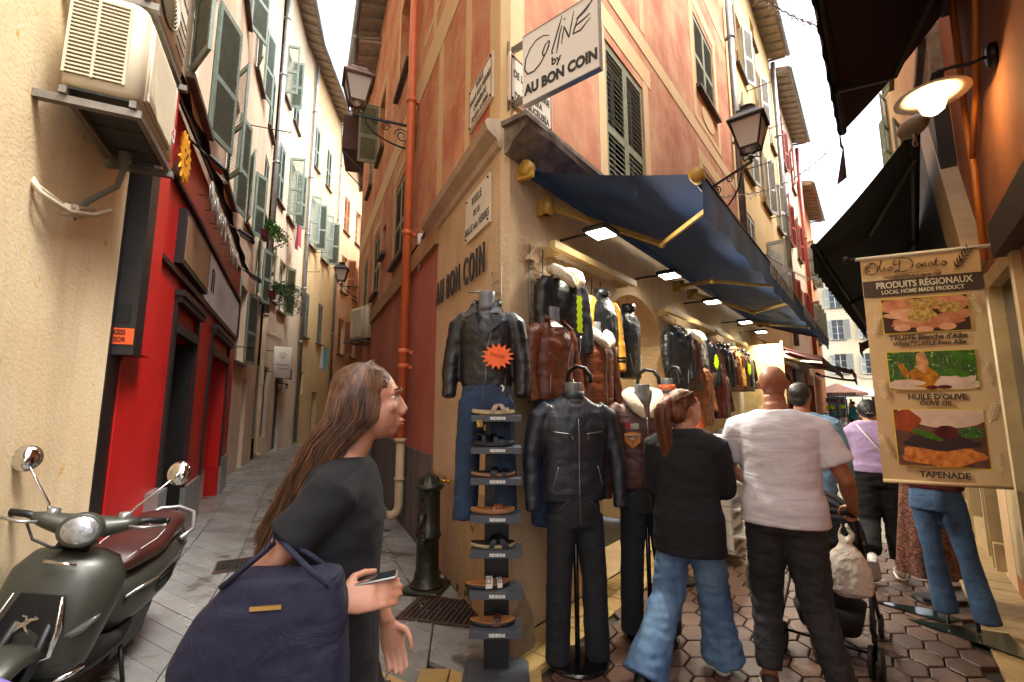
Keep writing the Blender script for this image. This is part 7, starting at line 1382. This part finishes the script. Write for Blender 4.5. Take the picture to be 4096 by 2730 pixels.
# floor, body, seat
b = MB(); b.loft([ov(.4, 0, .33, .16, .05), ov(.2, 0, .3, .19, .045), ov(-.05, 0, .3, .2, .05), ov(-.15, 0, .34, .19, .08)]); b.build('footboard', M_blkp, sct)
b = MB(); b.loft([ov(.02, 0, .5, .1, .12), ov(-.06, 0, .5, .17, .17), ov(-.25, 0, .52, .205, .2), ov(-.5, 0, .56, .215, .2), ov(-.72, 0, .62, .18, .16), ov(-.86, 0, .68, .1, .09), ov(-.92, 0, .7, .03, .03)]); b.build('rear_body', M_scp, sct)
for s in (-1, 1):
    b = MB(); b.tube([(-.02, s * .15, .56), (-.25, s * .215, .6), (-.5, s * .225, .66), (-.75, s * .17, .72), (-.88, s * .09, .74)], .009, 8); b.build('side_trim', M_chrome, sct)
    for k in range(3): b = MB(); b.tube([(-.3 - k * .01, s * .214, .56 - k * .035), (-.45, s * .22, .585 - k * .035), (-.52, s * .212, .6 - k * .035)], .008, 6); b.build('vent', M_blkp, sct)
b = MB(); b.loft([ov(.04, 0, .7, .05, .02), ov(-.02, 0, .73, .12, .055), ov(-.12, 0, .75, .155, .07), ov(-.3, 0, .755, .175, .075), ov(-.42, 0, .775, .175, .08), ov(-.5, 0, .81, .165, .085), ov(-.65, 0, .82, .155, .08), ov(-.8, 0, .82, .12, .065), ov(-.86, 0, .82, .06, .03)]); st_ = b.build('seat', M_seat, sct)
b = MB()
for s in (-1, 1): b.tube([(-.02, s * .09, .775), (-.15, s * .12, .81), (-.3, s * .13, .825), (-.42, s * .12, .85)], .0022, 5)
b.tube([(-.45, -.16, .82), (-.44, 0, .868), (-.45, .16, .82)], .003, 5); b.build('stitching', M_wcard, st_)
b = MB(); b.tube([(-.62, -.17, .74), (-.78, -.19, .77), (-.93, -.12, .85), (-.97, 0, .87), (-.93, .12, .85), (-.78, .19, .77), (-.62, .17, .74)], .015, 10); b.build('grab_rail', M_alu, sct)
def swheel(x, r, nm):
    b = MB(); b.lathe([(r * .62, -.05), (r * .85, -.055), (r, -.03), (r, .03), (r * .85, .055), (r * .62, .05)], 36, 0, T(x, 0, r) @ Mx.Rotation(R_(90), 4, 'X')); wv = b.build('wheel', blk_, sct); b = MB(); b.lathe([(0, -.03), (r * .3, -.03), (r * .6, -.04), (r * .63, -.05), (r * .63, .05), (r * .6, .04), (r * .3, .03), (0, .03)], 30, 0, T(x, 0, r) @ Mx.Rotation(R_(90), 4, 'X')); b.build('rim', M_alu, wv)
swheel(.68, .24, 'f'); swheel(-.6, .24, 'r')
b = MB(); b.loft([ov(.9, 0, .36, .05, .02), ov(.82, 0, .5, .09, .04), ov(.68, 0, .545, .1, .05), ov(.54, 0, .5, .1, .05), ov(.46, 0, .38, .08, .03)]); b.build('front_mudguard', M_scp, sct)
for s in (-1, 1): b = MB(); b.tube([(.68, s * .07, .24), (.6, s * .08, .5), (.5, s * .06, .7)], .022, 10); b.build('fork', M_blkp, sct)
b = MB(); b.tube([(-.45, -.18, .3), (-.8, -.2, .35)], [.04, .055], 14); b.build('exhaust', M_iron, sct)
b = MB(); b.box(-.5, -.1, -.12, .14, .16, .34); b.build('engine', M_blkp, sct); b = MB(); b.tube([(-.15, .15, .25), (-.1, .26, .02)], .012, 8); b.build('side_stand', M_iron, sct)
# ================================================================ cast iron water post, grates
t = thing('water_post', 'dark green cast iron drinking fountain post with a brass tap by the corner', 'fountain', T(-.74, 4.2, 0) @ rotz(R_(-12)))
M_ci = mat('dark_green_cast_iron', '1d2c22', '33291c', rough=.35, metal=.35, scale=9, bump=.4, bs=40, spots='4a4a30', sps=14, spk=.6)
b = MB(); b.lathe([(0, .04), (.15, .04), (.14, .06), (.115, .09), (.11, .14), (.1, .17), (.1, .43), (.115, .44), (.115, .47), (.105, .48), (.1, .82), (.108, .84)], 28); b.bevbox(-.17, .17, -.17, .17, 0, .04, .04); b.build('post', M_ci, t)
b = MB(); b.lathe([(.108, .84), (.13, .855), (.135, .875), (.12, .885), (.1, .9), (.085, .93), (.05, .965), (.0, .975)], 28)
for k in range(14): a = k * math.pi / 7; b.tube([(.095 * math.cos(a), .095 * math.sin(a), .905), (.075 * math.cos(a), .075 * math.sin(a), .945), (.03 * math.cos(a), .03 * math.sin(a), .972)], .008, 5)
b.build('domed_cap', M_ci, t)
b = MB(); b.tube([(0, -.09, .63), (0, -.14, .64), (.0, -.17, .6), (.0, -.175, .55)], [.03, .028, .024, .02], 12); b.build('spout', M_ci, t)
b = MB(); b.cyl((.1, 0, .92), (.17, -.0, .915), .012, 10); b.sph((.18, 0, .915), .022, n=12, k=8); b.build('brass_tap', mat('brass', 'b8883a', rough=.3, metal=.9), t)
b = MB(); b.tube([(.035 * math.sin(a * .45), -.1 - .006, .76 + .055 * math.cos(a * .45)) for a in range(2, 13)], .006, 5); b.lathe([(0, 0), (.014, 0), (.014, .012), (0, .012)], 12, 0, T(0, -.112, .8) @ Mx.Rotation(R_(90), 4, 'X')); b.build('crest_relief', M_ci, t)
b = MB(); b.box(-.02, .02, -.125, -.1, .4, .5); b.cyl((.03, -.12, .44), (-.03, -.12, .44), .012); b.build('hinge', M_ci, t)
def grate(label, x, y, rz, w_, h_, kind='bars', th_=.03):
    t = thing('drain_grate', label, 'drain grate', T(x, y, .004) @ rotz(R_(rz)), 'iron covers set in the paving'); b = MB()
    b.box(-w_ / 2, w_ / 2, -h_ / 2, -h_ / 2 + .02, 0, .012); b.box(-w_ / 2, w_ / 2, h_ / 2 - .02, h_ / 2, 0, .012); b.box(-w_ / 2, -w_ / 2 + .02, -h_ / 2 + .02, h_ / 2 - .02, 0, .012); b.box(w_ / 2 - .02, w_ / 2, -h_ / 2 + .02, h_ / 2 - .02, 0, .012); b.build('frame', M_rust, t)
    b = MB(); b.box(-w_ / 2 + .02, w_ / 2 - .02, -h_ / 2 + .02, h_ / 2 - .02, .0, .003); b.build('pit', mat('black_pit', '050505', rough=1), t); b = MB()
    if kind == 'bars':
        n = int(w_ / .042)
        for k in range(n): x0 = -w_ / 2 + .025 + k * (w_ - .05) / n; b.box(x0, x0 + .018, -h_ / 2 + .02, h_ / 2 - .02, .002, .01)
        b.build('bars', M_rust, t)
    else:
        n = int(w_ / .045); m_ = int(h_ / .045)
        for i in range(n):
            for j in range(m_): x0 = -w_ / 2 + .03 + i * (w_ - .06) / n; y0 = -h_ / 2 + .03 + j * (h_ - .06) / m_; b.box(x0, x0 + .03, y0, y0 + .012 + .012 * ((i + j) % 2), .002, .011)
        b.build('tread_pattern', mat('worn_cast_iron', '3a3834', '5a564e', rough=.4, metal=.6, scale=12), t)
grate('long iron drain grate with bars at the foot of the green water post', -.52, 3.78, -14, .62, .42)
grate('small square tread plate cover left of the water post', -1.22, 3.95, -8, .3, .34, 'tread'); grate('tread plate cover beyond the scooter near the red shopfront', -2.72, 4.8, 26, .42, .36, 'tread'); grate('wide tread plate cover at the bottom edge under the navy tote', -1.15, 2.72, 0, .9, .3, 'tread')
# little things: camera, cables, box under the stone cornice
b = MB(); b.bevbox(-.03, .03, -.06, 0, -.07, .07, .012); b.tube([(0, -.03, -.07), (.05, -.04, -.16), (-.03, -.03, -.25), (.04, -.03, -.3), (-.12, -.02, -.42)], .008, 6); tag(b.build('junction_box', M_white, M=B1.M(5.15, 3.72, 0)), 'small white junction box with loose cables beside the orange drainpipe', 'junction box')
b = MB(); b.tube([(0, -.02, 0), (2.4, -.02, -.1), (5.0, -.02, .05)], .012, 6); b.tube([(0, -.02, -.06), (2.4, -.02, -.16), (5.0, -.02, .0)], .009, 6); tag(b.build('wall_cable', M_iron, M=B1.M(.4, 3.68, 0)), 'pair of dark cables along the ochre course on the alley side', 'cable')
b = MB(); b.tube([(0, -.03, 0), (.6, -.03, -.05), (1.3, -.03, .0), (2.2, -.03, -.04)], .01, 6); tag(b.build('wall_cable', M_white, M=L3.M(.2, 3.9, 0)), 'pale cable sagging along the pinkish wall above the hanging sign', 'cable')
# balcony and iron box at the end of the alley
t = thing('brown_canopy', 'brown sheet metal canopy box jutting over the far alley below the right eave', 'canopy', B3.M(4.6, 9.4, 0)); b = MB(); b.box(-.6, .9, -.9, 0, 0, 1.1); b.build('sheet_box', mat('brown_sheet', '4a2a26', '3a211e', rough=.7, scale=4), t); b = MB(); b.beam((-.5, -.9, 0), (-.5, 0, -.9), .03, .03); b.beam((.8, -.9, 0), (.8, 0, -.9), .03, .03); b.build('strut', M_iron, t)
# street clutter towards the square: postcard stands, cafe parasols
for i, (s, o_, lb) in enumerate(((23.5, .6, 'postcard rack at the far end of the left shop row'), (25.5, .9, 'second postcard rack nearer the square'), (21.0, .5, 'souvenir rack under the small black awning'))):
    p = AW(s, o_); t = thing('postcard_rack', lb, 'rack', T(p[0], p[1], 0), 'souvenir racks near the square'); b = MB(); b.cyl((0, 0, 0), (0, 0, 1.8), .02)
    for k in range(5): b.lathe([(.25, .4 + k * .3), (.25, .42 + k * .3)], 16)
    b.build('rack_frame', M_iron, t); rnd = random.Random(i)
    for k in range(18): a = rnd.uniform(0, 6.28); z = .45 + (k % 5) * .3; c = MB(T(.24 * math.cos(a), .24 * math.sin(a), z) @ rotz(a)); c.box(0, .01, -.06, .06, 0, .16); c.build('card', [M_pk, M_wh, M_tq, M_neon, M_mar][k % 5], t)
for i, (x, y, m_) in enumerate(((24, 33, M_wh), (27.5, 36, M_wh), (22, 31, M_brn))):
    t = thing('market_parasol', ('white market parasol left in the far square', 'white market parasol deeper in the far square', 'brown market parasol nearest in the far square')[i], 'parasol', T(x, y, 0)); b = MB(); b.cyl((0, 0, 0), (0, 0, 2.9), .03); b.build('pole', M_iron, t); b = MB(); b.lathe([(1.7, 2.3), (0, 2.95)], 8, sm=False); b.lathe([(1.7, 2.3), (1.7, 2.12)], 8, sm=False); b.build('canopy', m_, t)
# shop fronts between the jackets and the square: wooden frames, red columns, menu board
for s, wd, m_, lb in ((12.6, 2.2, M_redp, 'red framed shopfront beyond the jacket stalls'), (15.6, 2.2, mat('brown_wood_front', '5a2c18', rough=.5), 'brown wooden shopfront below the cream house'), (18.6, 2.2, mat('orange_front', 'b8602c', rough=.6), 'orange shopfront under the small black awning')):
    t = thing('shopfront', lb, 'shopfront', A.M(s, 0, 0), 'shopfronts of the left row'); b = MB(); b.box(-wd / 2, wd / 2, -.12, 0, 2.3, 2.7)
    for x in (-wd / 2, -.05, wd / 2 - .12): b.box(x, x + .12, -.12, 0, 0, 2.3)
    b.box(-wd / 2 + .12, wd / 2 - .12, -.1, 0, 0, .5); b.build('frame', m_, t); b = MB(); b.box(-wd / 2 + .12, wd / 2 - .12, -.04, -.03, .5, 2.3); b.build('shop_window', M_glass, t)
# divider panels between stalls
t = thing('stall_divider', 'cream wooden board standing between the jacket shop and the white lit stall', 'panel', A.M(7.6, 0, 0)); b = MB(); b.box(-.04, .04, -.7, 0, 0, 2.75); b.build('board', M_wood, t); b = MB(); b.box(-.05, .05, -.74, -.7, 0, 2.8); b.build('edge_post', M_wood, t)
# passer-by reaching in from the lower left corner
t = person('passer-by in a lilac top reaching in at the bottom left corner, mostly out of frame', T(-1.0, .44, 0) @ rotz(R_(-90)))
J = dict(pelvis=(0, 0, .9), chest=(0, .01, 1.2), head=(0, .04, 1.55), shL=(-.16, 0, 1.33), shR=(.16, 0, 1.33), elL=(-.1, .33, 1.24), elR=(.2, .02, 1.06), wrL=(-.0, .7, 1.2), wrR=(.2, .1, .85), hipL=(-.085, 0, .85), hipR=(.085, 0, .85), knL=(-.09, .05, .47), knR=(.09, -.05, .47), anL=(-.1, .05, .1), anR=(.1, -.15, .1), hdL=(0, 1, -.5), upL=(0, .3, 1))
Mh, _ = body(t, J, .96, 0, 0, .009, fem=True); top(t, J, mat('lilac_cotton', '6e5fa8', '7a6bb4', rough=.9, fold=.4), 'top', 1.0, 'long', -.05, .03, 1.05, amp=.006); pants(t, J, M_dkd, 1.0); hairfuse(lambda b: (b.sph((0, -.03, .04), (.09, .102, .09), n=18, k=12), b.sph((0, -.08, -.06), (.08, .05, .1))), t, M_hdk, Mh=Mh)
for n in 'LR': shoe(t, J['an' + n], (0, 1, 0), M_iron)
b = MB(); rnd = random.Random(2)
for i in range(90):
    x, y = (rnd.gauss(-.45, .3), rnd.gauss(3.75, .28)) if i < 60 else (rnd.uniform(-1.6, .1), rnd.uniform(2.9, 5.5))
    if y < 3.4 and x > -.15: continue
    b.sph((x, y, .006), (rnd.uniform(.004, .012), rnd.uniform(.004, .01), .006), n=6, k=4)
tag(b.build('gravel_crumbs', mat('pale_crumbs', 'b8b2a4', '7a6a50', rough=.8, scale=30)), 'scattered pale crumbs and grit on the wet paving round the drain grate', 'grit', kind='stuff')
